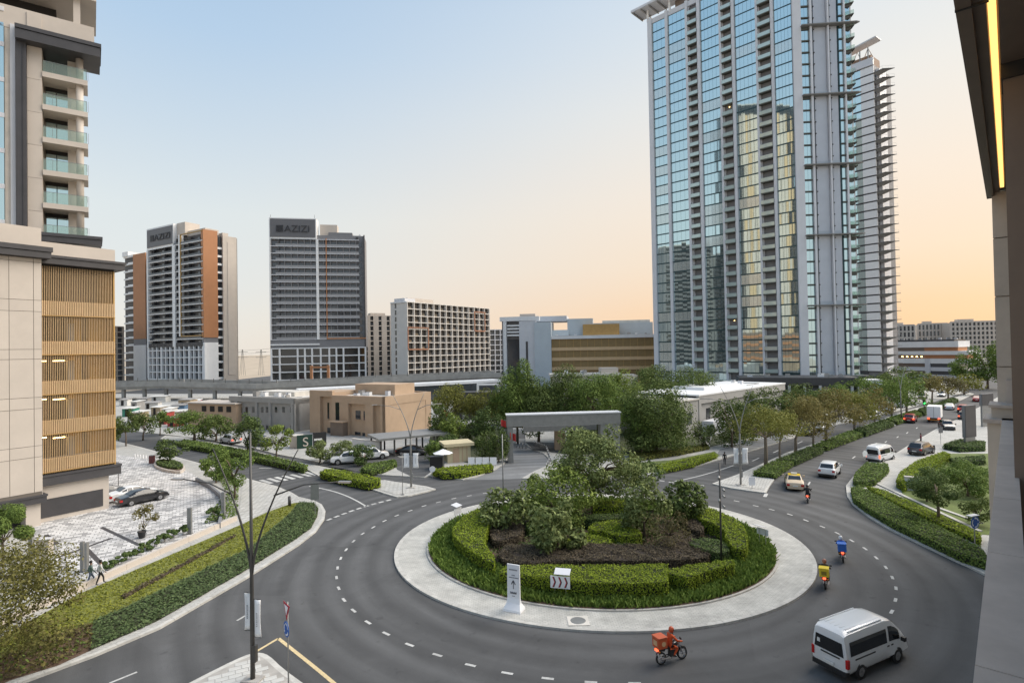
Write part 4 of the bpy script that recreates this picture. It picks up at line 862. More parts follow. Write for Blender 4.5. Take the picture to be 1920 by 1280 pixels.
# kiosk, carport, walls
K = Front('kiosk', 'small cream kiosk with a flat overhanging roof', 'kiosk', pt(G(838, 870)), pt(G(884, 866)))
zt = K.z(855, 836); K.box('wall', .1, K.L - .1, 0, 2.8, 0, zt, 'cream'); K.box('roof', -.45, K.L + .35, -.45, 3.2, zt, zt + .42, 'cream'); K.box('door', .9, 1.8, -.04, 0, .1, 2.1, 'tan')
for x in (K.L * .45, K.L * .62, K.L * .8): K.box('pilaster', x, x + .12, -.05, 0, 0, zt, 'tan')
for o in K.root.children:
    if o.name.startswith(('wall', 'roof')): o.data.materials[0] = M.setdefault('custard', mat('custard render', (.52, .45, .29), .8, var=.05))
CP = Front('carport', 'dark grey steel carport beside the tan building', 'carport', pt(G(712, 861)), pt(G(845, 846)))
zt = CP.z(737, 824); CP.box('roof', -.2, CP.L, -.3, 6, zt, zt + .32, 'steel')
for x in (.1, 2.2, CP.L * .5, CP.L * .75, CP.L - .3):
    CP.box('post', x, x + .22, 0, .22, 0, zt, 'darksteel'); CP.box('post', x, x + .22, 5.2, 5.42, 0, zt, 'darksteel')
SW = Front('sign_wall', 'dark green sign wall with a large cream S', 'sign', pt(G(557, 843)), pt(G(612, 838)))
zt = SW.z(575, 815); M['green'] = mat('dark green board', (.012, .045, .032), .5, var=.05)
SW.box('board', 0, SW.x(586, 830), 0, .25, 0, zt, 'green'); SW.box('black_board', SW.x(587, 830), SW.L, -.05, .2, .35, zt + .25, 'black'); SW.box('print', SW.x(589, 830), SW.x(604, 830), -.06, -.05, zt * .55, zt * .68, 'plate')
me = text_mesh('S', zt * .92, M['cream'], .02); o = link('lettering', me, SW.root); o.rotation_euler = (math.pi / 2, 0, 0); o.location = (SW.x(567, 830), -.03, zt * .2); o.scale = (1.0, 1, 1)
CW = Front('garden_wall', 'cream garden wall left of the green sign wall', 'wall', pt(G(543, 842)), pt(G(558, 842))); CW.box('wall', 0, CW.L, 0, 2, 0, CW.z(550, 818), 'cream'); CW.box('coping', -.05, CW.L + .05, -.05, 2.05, CW.z(550, 818), CW.z(550, 818) + .1, 'roofing')
W2 = Front('garden_wall', 'white wall panel before the tan building', 'wall', pt(G(660, 846)), pt(G(714, 854))); W2.box('wall', 0, W2.L, 0, .25, 0, W2.z(690, 826), 'white'); W2.box('coping', -.05, W2.L + .05, -.05, .3, W2.z(690, 826), W2.z(690, 826) + .08, 'roofing')

# roof plant on the low buildings
def roof_units(F, x0, x1, y0, y1, z, n):
    for k in range(n):
        x, y = random.uniform(x0, x1), random.uniform(y0, y1); w, d, h = random.uniform(.7, 1.5), random.uniform(.6, 1.1), random.uniform(.5, 1.1)
        u = F.box('air_conditioner', x, x + w, y, y + d, z, z + h, random.choice(['palegrey', 'white', 'greybldg'])); b = MB(); b.disc((x + w / 2, y + d / 2, z + h), (0, 0, 1), min(w, d) * .38, .06, 10); F.part('fan', b, M['charcoal'], u)
    b = MB(); b.tube([(x0, y0, z + .15), (x1, y0 + .3, z + .15), (x1, y1, z + .15)], .07, 5); F.part('pipe', b, M['steel'])
roof_units(TB, tw + 1, TB.L - 2, 1.5, 5, TB.z(722, 744) - .3, 5); roof_units(GY, 2, GY.L - 3, 1.5, 4.5, GY.z(551, 747) - .2, 6); roof_units(VR, 27, 34, 3, 8, VR.z(1313, 742) + .2, 3); roof_units(Pd, 2, Pd.L - 3, 1, 5, Pd.z(1500, 708), 8); roof_units(GB, 4, 40, 2, 8, GB.zt, 8); roof_units(H1, hx(1040), hx(1220), 1, 4.5, hz(1130, 628), 12); roof_units(B2, xs + 6, B2.L - 2, 2, 8, B2.z(640, 440), 5); roof_units(P2, px(1675), px(1785), 1, 10, zz(637), 8)
for F in (LW,): roof_units(F, 1, F.L * .5, 1, 6, F.z(1120, 700), 5)
# ================================================================ near building on the left
uP = Vector((.56, .83, 0)).normalized(); pB = G(210, 955); pB.z = 0
NL_ = Front('corner_tower', 'cream clad corner tower with a gold slatted podium and stacked balconies', 'building', pt(pB - uP * 14), pt(pB))
F = NL_; X = lambda p, q=700: F.x(p, q); Z = lambda q, p=212: F.z(p, q)
x0, x1 = X(71, 700), X(215, 700); xE = X(206, 900)
zled0, zled1 = Z(889), Z(870); ztop = Z(510)
F.box('base_wall', x0 - .2, xE, .25, 12, 0, zled0, 'cream'); F.box('base_panel', x0 + .1, xE - .55, .18, .3, .55, zled0 - 1.35, 'charcoal')
b = MB(); b.box(x0 - .1, x1 + .45, -.25, 3, zled0, zled1 - .25); b.box(x0 - .1, x1 + .5, -.32, 3, zled1 - .22, zled1); F.part('ledge', b, M['charcoal'])
q_ = [(866, 843), (801, 777), (732, 709), (663, 640), (595, 570)]
slat = pmesh('slat', lambda b: b.box(-.021, .021, -.06, .0, zled1 + .05, ztop), M['goldband'])
F.box('ceiling', x0, x1, .02, 9, ztop, ztop + .2, 'dark'); F.box('shade_screen', x0, x0 + (x1 - x0) * .5, 3.9, 4.0, zled1, ztop, 'dark'); F.box('shade_screen', x0 + (x1 - x0) * .5, x1 - .3, 3.6, 3.7, zled1, ztop, 'brown')  # dark screens added behind the slats to deepen the shade in the gaps
nsl = 44
for k in range(nsl + 1):
    F.put('slat', slat, x0 + .1 + (x1 - x0 - .2) * k / nsl, 0, 0)
for a, c in q_:
    F.box('parapet_panel', x0, x1, -.02, .14, Z(a), Z(c), 'goldband'); F.box('floor_slab', x0, x1 - .1, .14, 9, Z(a) - .05, Z(a) + .28, 'concrete')
    fin_ = None
finm = [pmesh('band_fin', lambda b, a=a, c=c: [b.box(x0 + (x1 - x0) * k / nsl - .035, x0 + (x1 - x0) * k / nsl + .045, -.16, -.02, Z(a), Z(c)) for k in range(1, nsl)], M['goldband']) for a, c in q_]
for me in finm: tag(F.put('band_fins', me, .05, 0, 0), kind='stuff')
for a, c in q_: 
    F.box('edge_lip', x0, x1 + .02, -.2, .0, Z(a) - .06, Z(a), 'gold')
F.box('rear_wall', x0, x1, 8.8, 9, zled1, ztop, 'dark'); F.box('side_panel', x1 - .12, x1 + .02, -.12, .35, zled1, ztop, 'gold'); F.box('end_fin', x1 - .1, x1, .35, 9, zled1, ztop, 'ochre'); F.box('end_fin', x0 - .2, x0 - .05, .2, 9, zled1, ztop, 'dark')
zz = [Z(a) for a, c in q_] + [ztop]
for i in range(5):
    za = zz[i - 1] if i else zled1
for i, za in enumerate([zled1] + [Z(a) + .28 for a, c in q_]):
    zc = ([Z(a) - .05 for a, c in q_] + [ztop])[i]
    if i < 5:
        w = x1 - x0
        F.box('core_wall', x0 + w * .54, x0 + w * .66, 2.2, 3.3, za, zc, 'ochre'); F.box('core_wall', x0 + w * .74, x0 + w * .97, 1.7, 2.6, za, zc, 'ochre'); F.box('grey_core', x0 + w * .45, x0 + w * .53, 1.6, 2.2, za, zc - .6, 'greybldg')
        if i < 4:
            for t_, d_ in ((.10, 3.2), (.27, 1.8)):
                F.box('tube_lamp', x0 + w * t_, x0 + w * (t_ + .15), d_, d_ + .12, zc - .62, zc - .54, 'warmlamp')
        F.box('rail', x0, x1, .9, .95, za + .9, za + 1.0, 'steel')
ze0, ze1 = Z(507), Z(492)
b = MB(); b.box(x0 - .3, x1 + .75, -.75, 4, ze0, ze1 - .3); b.box(x0 - .3, x1 + .85, -.85, 4, ze1 - .26, ze1); F.part('eave', b, M['charcoal'])
F.box('podium_parapet', x0 - .3, x1 + .15, .1, .6, ze1, ze1 + 1.35, 'cream'); F.box('podium_roof', x0 - .3, x1, .6, 12, ze1 - .2, ze1 + .1, 'roofing')
# cream panelled volume
xc1 = x0 + .03; xl = xc1 - 9
zc0, zc1 = F.z(70, 924), F.z(70, 487)
F.box('joint_wall', xl, xc1 - .03, -.98, 9, zc0, zc1, 'creamgap')
jx = [xc1, X(52, 700) + .18, X(8, 700) + .1, X(8, 700) - 2.1, X(8, 700) - 4.4, xl]
jz = [F.z(60, q) for q in (920, 855, 834, 765, 744, 673, 655, 585, 564, 494, 487)]
for i in range(5):
    for k in range(10): F.box('panel', jx[i + 1] + .02, jx[i] - .02, -1.02, -.9, jz[k] + .02, jz[k + 1] - .02, 'cream')
F.box('corner_panel', xc1 - .04, xc1, -1.0, .3, zc0, zc1, 'cream')
b = MB(); b.box(xl, xc1 + .25, -1.25, 3, zc0 - .75, zc0 - .2); b.box(xl, xc1 + .32, -1.32, 3, zc0 - .18, zc0); F.part('lower_ledge', b, M['charcoal'])
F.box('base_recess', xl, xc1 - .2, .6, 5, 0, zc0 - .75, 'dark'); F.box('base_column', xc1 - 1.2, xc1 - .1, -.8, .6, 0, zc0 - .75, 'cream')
zf = F.z(60, 452)
b = MB(); b.box(xl, xc1 + .55, -1.75, 4, zc1, zc1 + .55); b.box(xl, xc1 + .65, -1.85, 4, zc1 + .6, zc1 + 1.05); F.part('upper_eave', b, M['charcoal'])
F.box('upper_parapet', xl, xc1 + .0, -1.0, .2, zc1 + 1.05, zc1 + 2.9, 'cream'); F.box('upper_roof', xl, xc1, -.9, 9, zc1 + 1.0, zc1 + 1.2, 'roofing')
# upper tower
uU = Vector((.8, .6, 0)); cU = V(166, 400, 60.4); cU.z = 0
U = Front('balcony_tower', 'upper cream tower with a dark framed stack of glass balconies', 'building', pt(cU - uU * 22), pt(cU))
ux = lambda p, q=280: U.x(p, q); uz = lambda p, q: U.z(p, q)
xb0, xb1 = ux(80), U.L
zroof = uz(120, 40); zlow = uz(120, 470)
U.box('wall', 0, xb0 - .02, .3, 14, ze1, uz(60, 60), 'cream'); U.box('rear_wall', xb0 - .1, xb1 - .5, 3.0, 14, ze1, uz(120, 60), 'cream')
for p0, p1, m_, y in ((-60, 8, 'glassteal', .1), (9, 20, 'taupe', .15), (20, 30, 'palegrey', -.1)): U.box('strip', ux(p0), ux(p1) - .02, y, .4, uz(20, 430), uz(20, 45), m_)
for k in range(7): U.box('spandrel', ux(-60), ux(8.5), .02, .2, uz(5, 420) + k * 3.62, uz(5, 420) + k * 3.62 + .45, 'palegrey')
xf0, xf1 = ux(31), ux(51)
b = MB(); b.box(xf0, xf1, -.55, .5, uz(40, 440), uz(40, 52)); U.part('dark_frame', b, M['charcoal'])
b = MB(); b.box(xf0 + .55, xf1 - .3, -.62, -.55, uz(40, 440), uz(40, 62)); U.part('frame_rib', b, M['charcoal'])
zt0, zt1 = uz(166, 112), uz(166, 88)
b = MB(); b.box(xf0, xb1 + 1.1, -1.3, 3.5, zt0, zt1 - .45); b.box(xf0, xb1 + 1.2, -1.4, 3.5, zt1 - .4, zt1); U.part('top_eave', b, M['charcoal'])
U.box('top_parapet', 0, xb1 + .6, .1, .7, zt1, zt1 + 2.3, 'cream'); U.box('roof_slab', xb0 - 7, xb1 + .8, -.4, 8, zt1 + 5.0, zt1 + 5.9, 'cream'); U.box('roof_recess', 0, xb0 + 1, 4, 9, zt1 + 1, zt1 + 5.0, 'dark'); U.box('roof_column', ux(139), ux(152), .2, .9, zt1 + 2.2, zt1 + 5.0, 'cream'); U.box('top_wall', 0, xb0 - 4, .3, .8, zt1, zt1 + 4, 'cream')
zs_ = [uz(166, q) for q in (157, 216, 276, 334, 393)]
fh = (zs_[0] - zs_[-1]) / 4
zs_ = [zs_[0] - fh * k for k in range(5)]
for k in range(7): U.box('panel', xf1 + .02, xb0 - .03, .0, .32, zs_[0] + fh * (1 - k) - .75 + .03, zs_[0] + fh * (2 - k) - .75, 'cream')
xc_, xw = ux(150, 300), ux(126)
for k in range(7):
    z = zs_[0] - fh * k
    if k == 5:
        b = MB(); b.box(xf0, xb1 + 1.1, -1.3, 3.2, z - .55, z); b.box(xf0, xb1 + 1.2, -1.4, 3.2, z + .03, z + .35); U.part('lower_eave', b, M['charcoal'])
    elif k < 6: U.box('balcony_slab', xb0, xb1, -.15, 3.0, z - .32, z + .22, 'cream')
    if k == 6: continue
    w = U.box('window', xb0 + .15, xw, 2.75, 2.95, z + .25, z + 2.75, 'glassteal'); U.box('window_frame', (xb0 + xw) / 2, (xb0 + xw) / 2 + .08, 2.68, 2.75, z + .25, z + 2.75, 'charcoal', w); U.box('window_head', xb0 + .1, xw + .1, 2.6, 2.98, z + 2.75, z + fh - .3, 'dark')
    if k < 6:
        r = U.box('railing', xb0 + .05, xb1 - .1, -.12, -.09, z + .2, z + 1.35, 'clear'); U.box('rail_cap', xb0 + .05, xb1 - .1, -.13, -.08, z + 1.35, z + 1.38, 'steel', r)
        r2 = U.box('railing', xb1 - .13, xb1 - .10, -.1, 2.8, z + .2, z + 1.35, 'clear'); U.box('rail_cap', xb1 - .14, xb1 - .09, -.1, 2.8, z + 1.35, z + 1.38, 'steel', r2)
        for j in range(3): U.box('rail_post', xb0 + .8 + j * 1.5, xb0 + .83 + j * 1.5, -.11, -.08, z + .2, z + 1.35, 'steel', r)
b = MB(); b.tube([(xc_, .55, ze1), (xc_, .55, zt0)], .34, 14); U.part('column', b, M['cream'], smooth=True)
U.box('inner_wall', xw + .02, xw + .9, 1.6, 2.9, ze1, zt0, 'cream')

U.box('lower_block', 0, xb0 - 5, 2.5, 13, 0, ze1 - .05, 'cream')
# tall blocks left of the frame that the glass tower mirrors
def mirror_block(label, x0, x1, y0, y1, h, low):
    r = thing('office_tower', label, 'building', (x1, y0, 0)); d, w = x1 - x0, y1 - y0
    def bx(nm, a0, a1, b0, b1, z0, z1, m, p=None):
        b = MB(); b.box(a0, a1, b0, b1, z0, z1); return b.build(nm, m if not isinstance(m, str) else M[m], p or r, world=False)
    if low:
        bx('wall', -d, 0, 0, w, 0, h, 'midgrey'); bx('bay', 0, .4, w * .02, w * .3, 0, h * .93, 'greybldg')
        wb = pmesh('window_band', lambda b: b.box(0, .3, w * .06, w * .96, 0, 1.7), M['glassdark'])
        for k in range(int(h / 3.6)): o = link('window_band', wb, r); o.location = (.1, 0, 2 + 3.6 * k)
    else:
        bx('wall', -d, 0, 0, w, 0, h, 'glassdark'); bx('podium', 0, .8, 0, w, 0, 24, 'brown')
        for a, c, m_ in ((.02, .06, 'charcoal'), (.10, .15, 'goldband'), (.16, .22, 'cream'), (.23, .29, 'cream'), (.30, .36, 'goldband'), (.37, .41, 'cream'), (.42, .45, 'charcoal'), (.50, .54, 'goldband'), (.55, .61, 'cream'), (.62, .68, 'cream'), (.69, .75, 'goldband'), (.76, .82, 'cream'), (.83, .85, 'cream'), (.93, .95, 'charcoal')): bx('pier', 0, .6, w * a, w * c, 24, h - 6, m_)
        fl = pmesh('floor_band', lambda b: b.box(0, .3, 0, w, 0, .7), M['charcoal'])
        for k in range(int((h - 30) / 7)): o = link('floor_band', fl, r); o.location = (.2, 0, 26 + 7 * k)
        for k in range(5): bx('podium_band', .8, 1.1, 0, w, 2 + k * 4.6, 3.6 + k * 4.6, 'orange')
    bx('roof', -d - .3, .3, -.3, w + .3, h, h + .6, 'roofing')
    return r
mirror_block('tall beige tower with pale piers mirrored in the right bays of the glass tower', -160, -135, 50, 95, 180, False)
mirror_block('dark office tower mirrored low in the left bays of the glass tower', -232, -205, 82, 124, 98, True)
mirror_block('second dark office tower mirrored in the middle bay of the glass tower', -250, -225, 66, 81, 92, True)
# ================================================================ own building on the right
un = Vector((.665, .747, 0)).normalized(); nn = Vector((un.y, -un.x, 0)); O0 = Vector((0, 0, 0))
NB = thing('apartment_block', 'taupe building at the right edge with stone coping, column and lit soffit', 'building', (0, 0, 0))
def nb(name, s0, s1, n0, n1, z0, z1, m, parent=None):
    b = MB(); b.obox(O0, un, nn, s0, s1, n0, n1, z0, z1); return b.build(name, M[m], parent or NB, world=parent is None)
nb('wall', -4, 19, -.17, .03, 0, 13.86, 'taupe'); nb('body', -6, 60, .04, 3.0, 0, 12.6, 'taupe')
for k in range(9): nb('coping', -3 + k * 2.5, -.512 + k * 2.5, -.21, .05, 13.86, 14.0 if k else 14.0, 'coping')
nb('drip_edge', -3, 19.4, -.20, .04, 13.80, 13.86, 'creamgap')
nb('pier', 18.95, 20.2, -.50, 1.4, 0, 13.9, 'taupe'); nb('pier_cap', 18.85, 20.3, -.58, 1.5, 13.9, 14.0, 'coping'); nb('pier_block', 19.3, 20.3, -.42, 1.4, 14.0, 14.27, 'taupe'); nb('pier_cap', 19.2, 20.4, -.47, 1.5, 14.27, 14.34, 'coping')
nb('column', 20.4, 21.0, -.29, .12, 14.0, 16.0, 'taupe')
for z0, z1 in ((14.34, 15.28), (15.31, 17.2), (17.23, 18.8), (18.83, 20.07)): nb('column_panel', 20.3, 20.42, -.30, .125, z0, z1, 'taupe')
nb('column_core', 20.4, 21.0, -.285, .12, 16, 20.1, 'taupe'); nb('interior_shade', 20.45, 21.3, .125, 1.4, 12.6, 20.1, 'black')  # black panel stands in for the unlit interior beside the column
nb('small_coping', 17.4, 20.3, -.17, -.02, 15.2, 15.3, 'coping') if False else None
nb('upstand', 20.0, 20.28, -.12, .06, 14.34, 14.95, 'coping')
nb('fascia', -3, 20.6, -.41, -.26, 19.98, 20.6, 'brown'); nb('soffit', -3, 20.6, -.26, -.13, 20.07, 20.6, 'brown'); nb('soffit', -3, 20.6, -.02, 6, 20.07, 20.6, 'brown'); nb('light_recess', -3, 20.6, -.13, -.02, 20.16, 20.6, 'brown')
nb('light_strip', -3, 19.9, -.12, -.04, 20.10, 20.16, 'warmled'); nb('soffit_joint', 8.6, 8.63, -.415, -.1, 19.97, 20.0, 'black'); nb('roof', -4, 40, -.3, 8, 20.6, 21.2, 'taupe')
nb('pilaster', 11.0, 11.6, .0, 1.2, 12.6, 19.85, 'brown'); nb('pilaster_cap', 10.95, 11.65, -.02, 1.3, 19.85, 20.07, 'black')
nb('rear_wall', -4, 60, 3.0, 3.3, 0, 21, 'brown')
nb('distant_wing', 21, 60, .6, 3.0, 0, 20.6, 'taupe')
# ================================================================ vehicles
def paint(name, c, rough=.28): 
    m = mat(name, c, rough, var=0, spec=.6); m.node_tree.nodes['Principled BSDF'].inputs['Coat Weight'].default_value = .6; return m
PC = {k: paint(k + ' car paint', v) for k, v in dict(white=(.74, .75, .76), cream=(.62, .50, .36), black=(.014, .014, .017), darkgrey=(.035, .037, .043), red=(.35, .015, .018), silver=(.42, .43, .45), navy=(.02, .026, .045), brown=(.09, .06, .05), grey=(.16, .165, .175)).items()}
PC['taxired'] = paint('yellow taxi roof paint', (.78, .53, .02))
M['cardark'] = mat('dark tinted car glass', (.012, .014, .016), .06, var=0, spec=.8)

def wheel_mesh(r, w):
    b = MB(); b.lathe((0, 0, 0), [(r * .62, -w / 2), (r * .92, -w / 2), (r, -w * .32), (r, w * .32), (r * .92, w / 2), (r * .62, w / 2)], 18, axis='Y'); t = b.mesh('tyre', M['tyre'], True)
    c = MB(); c.lathe((0, 0, 0), [(.001, -w * .38), (r * .64, -w * .42), (r * .66, -w * .3)], 18, axis='Y'); c.lathe((0, 0, 0), [(r * .66, w * .3), (r * .64, w * .42), (.001, w * .38)], 18, axis='Y')
    for k in range(5):
        a = k * 1.2566; x, z = math.cos(a), math.sin(a)
        for s in (-1, 1): c.hexa([(x * .05 - z * .03, s * w * .43, z * .05 + x * .03), (x * r * .6 - z * .05, s * w * .43, z * r * .6 + x * .05), (x * r * .6 + z * .05, s * w * .43, z * r * .6 - x * .05), (x * .05 + z * .03, s * w * .43, z * .05 - x * .03), (x * .05 - z * .03, s * w * .5, z * .05 + x * .03), (x * r * .6 - z * .05, s * w * .5, z * r * .6 + x * .05), (x * r * .6 + z * .05, s * w * .5, z * r * .6 - x * .05), (x * .05 + z * .03, s * w * .5, z * .05 - x * .03)])
    m_ = c.mesh('rim', M['rim']); return t, m_

# stations: x, z bottom, z sill-belt, z top, half width low, half width belt, half width top
CARS = {
 'sedan': dict(st=[(-2.40, .42, .66, .70, .62, .66, .58), (-2.30, .26, .86, .92, .80, .82, .70), (-1.75, .22, .98, 1.03, .88, .89, .74), (-1.55, .21, .98, 1.05, .90, .90, .72), (-.75, .2, .97, 1.42, .91, .91, .62), (.0, .2, .95, 1.46, .91, .91, .63), (.45, .2, .93, 1.40, .91, .91, .64), (1.25, .2, .92, .98, .90, .90, .76), (1.9, .22, .80, .86, .88, .86, .72), (2.30, .26, .66, .70, .76, .74, .6), (2.42, .36, .54, .56, .55, .55, .45)], wb=1.40, r=.33, cab=(3, 4, 6, 7)),
 'suv': dict(st=[(-2.30, .45, .8, .85, .72, .74, .66), (-2.25, .32, 1.05, 1.10, .86, .88, .74), (-2.15, .28, 1.08, 1.14, .92, .92, .76), (-1.75, .26, 1.08, 1.68, .94, .94, .68), (-1.0, .25, 1.07, 1.76, .95, .95, .70), (.1, .25, 1.05, 1.76, .95, .95, .70), (.55, .25, 1.03, 1.68, .95, .95, .70), (1.25, .25, 1.03, 1.09, .94, .94, .80), (1.95, .27, .98, 1.03, .92, .90, .76), (2.30, .32, .82, .86, .82, .80, .68), (2.38, .42, .65, .68, .66, .64, .55)], wb=1.36, r=.38, cab=(2, 3, 6, 7)),
 'van': dict(st=[(-2.50, .42, 1.15, 2.02, .80, .80, .66), (-2.46, .34, 1.15, 2.14, .88, .88, .72), (-2.2, .30, 1.15, 2.25, .92, .92, .76), (-1.0, .28, 1.15, 2.28, .93, .93, .78), (.6, .28, 1.13, 2.28, .93, .93, .78), (1.1, .28, 1.12, 2.18, .93, .93, .76), (1.45, .28, 1.10, 1.98, .93, .92, .73), (2.05, .28, 1.05, 1.40, .92, .90, .76), (2.30, .30, .98, 1.08, .90, .86, .72), (2.52, .36, .80, .84, .82, .78, .66), (2.58, .42, .62, .64, .70, .66, .55)], wb=1.47, r=.35, cab=None),
}
def section(s):
    x, zb, zm, zt, w0, w1, w2 = s
    pts = [(w0 * .80, zb), (w0, zb + (zm - zb) * .28), (w1 * 1.0, zm - (zm - zb) * .25), (w1 * .985, zm), ((w1 + w2) / 2 + (w1 - w2) * .08, (zm + zt) / 2), (w2, zt - (zt - zm) * .06), (w2 * .80, zt + .0), (w2 * .4, zt + .02)]
    full = [(x, y, z) for y, z in pts] + [(x, -y, z) for y, z in pts[::-1]]
    return full
def lerp(a, b, t): return tuple(p + (q - p) * t for p, q in zip(a, b))
def at_x(st, x):
    for i in range(len(st) - 1):
        if st[i][0] <= x <= st[i + 1][0]: return lerp(st[i], st[i + 1], (x - st[i][0]) / (st[i + 1][0] - st[i][0]))
    return st[-1]
def car(name, label, cat, kind, col, roof=None, lights=False, group=None, rear_lit=False, glass_dark=True):
    K = CARS[kind]; st = K['st']; root = thing(name, label, cat, (0, 0, 0), group)
    b = MB(); secs = [section(s) for s in st]; n = len(secs[0])
    for s in secs: b.v += s
    for i in range(len(secs) - 1):
        for j in range(n):
            a, c = i * n + j, i * n + (j + 1) % n; b.f.append((a, c, c + n, a + n)); b.m.append(0)
    b.f.append(tuple(range(n - 1, -1, -1))); b.m.append(0); e = (len(secs) - 1) * n; b.f.append(tuple(range(e, e + n))); b.m.append(0)
    o = b.build('body', col, root, True, world=False)
    bv = o.modifiers.new('edge', 'EDGE_SPLIT'); bv.split_angle = R(38)
    gm = M['cardark']
    def skin_y(q, z):
        P = [(q[2], q[5] * .985), ((q[2] + q[3]) / 2, (q[5] + q[6]) / 2 + (q[5] - q[6]) * .08), (q[3] - (q[3] - q[2]) * .06, q[6]), (q[3], q[6] * .8)]
        for (z0, y0), (z1, y1) in zip(P, P[1:]):
            if z <= z1: return y0 + (y1 - y0) * max(0, (z - z0) / max(1e-4, z1 - z0))
        return P[-1][1]
    def side(x0, x1, t0, t1, nm='window', m=gm, nx=6, pad=.016, shear=0.0):
        zs6 = [st[j][0] for j in range(len(st)) if x0 < st[j][0] < x1]; xs6 = sorted(set([x0 + (x1 - x0) * k / nx for k in range(nx + 1)] + zs6)); nz = 4
        for s in (1, -1):
            b = MB(); rows = []
            for x in xs6:
                q = at_x(st, x); zl = q[2] + .03 + (q[3] - q[2]) * t0; zh = q[2] + (q[3] - q[2]) * t1; row = []
                for z in sorted([zl + (zh - zl) * j / (nz - 1) for j in range(nz)] + [min(max((q[2] + q[3]) / 2, zl), zh)]): row.append((x, s * (skin_y(q, z) + pad), z))
                rows.append(row)
            for k in range(len(rows) - 1):
                for j in range(nz):
                    p = [rows[k][j], rows[k + 1][j], rows[k + 1][j + 1], rows[k][j + 1]]; b.quad(*(p if s < 0 else p[::-1]))
            b.build(nm, m, root, True, world=False)
    def cross(xa, xb, ta, tb, nm, wa, wb_, up=.014):   # panel across the car between two stations, on its top skin
        b = MB(); A, B = at_x(st, xa), at_x(st, xb); za, zb = A[3] + (B[3] - A[3]) * ta, A[3] + (B[3] - A[3]) * tb; x0, x1 = xa + (xb - xa) * ta, xa + (xb - xa) * tb
        y0, y1 = A[6] * .93 + (B[6] - A[6]) * ta, A[6] * .93 + (B[6] - A[6]) * tb; d = 1 if xb > xa else -1
        pts = [(x0, -y0 * wa, za), (x0, y0 * wa, za), (x1, y1 * wb_, zb), (x1, -y1 * wb_, zb)]
        nrm = Vector((-(zb - za), 0, (x1 - x0))).normalized() * (1 if x1 > x0 else -1)
        pts = [tuple(Vector(p) + nrm * (up + .02)) for p in pts]; b.quad(*(pts if x1 < x0 else pts[::-1])); 
        b.build(nm, gm, root, world=False)
    if K['cab']:
        i0, i1, i2, i3 = K['cab']; xr0, xr1, xf0, xf1 = st[i0][0], st[i1][0], st[i2][0], st[i3][0]
        side(xr1 + .02, (xr1 + xf0) / 2 - .12, .10, .84); side((xr1 + xf0) / 2 - .04, xf0 + .22, .10, .84)
        side(xr0 + .30 if kind == 'sedan' else xr0 + .16, xr1 - .04, .14, .78, nx=3)
        cross(xf1, xf0, .12, .93, 'windscreen', 1.0, 1.0); cross(xr0, xr1, .15, .9, 'rear_window', .98, .98)
        if roof:
            b = MB(); ss = [s for s in st if xr1 - .01 <= s[0] <= xf0 + .01]
            for s, t in zip(ss, ss[1:]): b.quad((s[0], -s[6] * .96, s[3] + .025), (t[0], -t[6] * .96, t[3] + .025), (t[0], t[6] * .96, t[3] + .025), (s[0], s[6] * .96, s[3] + .025))
            b.build('roof', roof, root, world=False)
    else:
        side(-2.22, .62, .04, .64, nx=8); side(.80, 1.72, .06, .72, nx=6)
        cross(2.10, 1.30, .06, .86, 'windscreen', 1.0, .98)
        b = MB(); b.quad((-2.505, -.74, 1.16), (-2.505, .74, 1.16), (-2.50, .66, 1.80), (-2.50, -.66, 1.80)); ob = b.build('rear_window', gm, root, world=False); ob.data.flip_normals(); ob.location.x = -.012
        b = MB(); b.box(-2.55, -2.52, -.55, .40, 1.03, 1.09); b.build('tailgate_handle', M['black'], root, world=False)
        for s in (1, -1):
            b = MB(); b.box(-1.9, -.35, s * .925 - .012, s * .925 + .022, .99, 1.05); b.build('slide_rail', M['black'], root, world=False)
            for x in (.62, .95): b = MB(); b.box(x, x + .16, s * .93 - .01, s * .93 + .03, 1.0, 1.06); b.build('door_handle', M['black'], root, world=False)
            b = MB(); b.box(-2.15, .55, s * .70 - .02, s * .70 + .02, 2.26, 2.30); b.build('roof_gutter', col, root, world=False)
        for k in range(5): b = MB(); b.box(-2.0, .6, -.5 + k * .25 - .03, -.47 + k * .25 + .03, 2.27, 2.288); b.build('roof_rib', col, root, world=False)
    xr_, xf_ = st[0][0], st[-1][0]; zr = st[1][2]; zf = st[-2][2]; wr, wf = st[1][5], st[-2][5]
    van = kind == 'van'
    tl = M['tailon'] if rear_lit else M['tail']
    for s in (1, -1):
        b = MB()
        if van: b.box(xr_ - .03, xr_ + .12, s * .86 - .10, s * .86 + .035, .72, 1.12)
        else: b.box(xr_ - .01, xr_ + .22, s * wr * .84 - .15, s * wr * .84 + .14, zr - .28, zr - .06)
        b.build('taillight', tl, root, world=False)
        b = MB(); b.box(xf_ - .42, xf_ - .05, s * wf * .82 - .14, s * wf * .82 + .10, zf - .10, zf + .04); b.build('headlight', M['lampwhite'] if lights else M['headlight'], root, world=False)
        b = MB(); q = at_x(st, st[-4][0] - .15 if not van else 1.75); x = q[0]; b.box(x - .10, x + .06, s * (q[5] + .16) - .10, s * (q[5] + .16) + .10, q[2] + .02, q[2] + .22); b.build('mirror', M['black'] if van else col, root, world=False)
    b = MB(); b.box(xr_ - .06, xr_ + .25, -wr * .96, wr * .96, .30, .52); b.build('rear_bumper', M['black'] if van or kind == 'suv' else col, root, world=False)
    b = MB(); b.box(xf_ - .25, xf_ + .03, -wf * .9, wf * .9, .28, .50); b.build('front_bumper', M['black'], root, world=False)
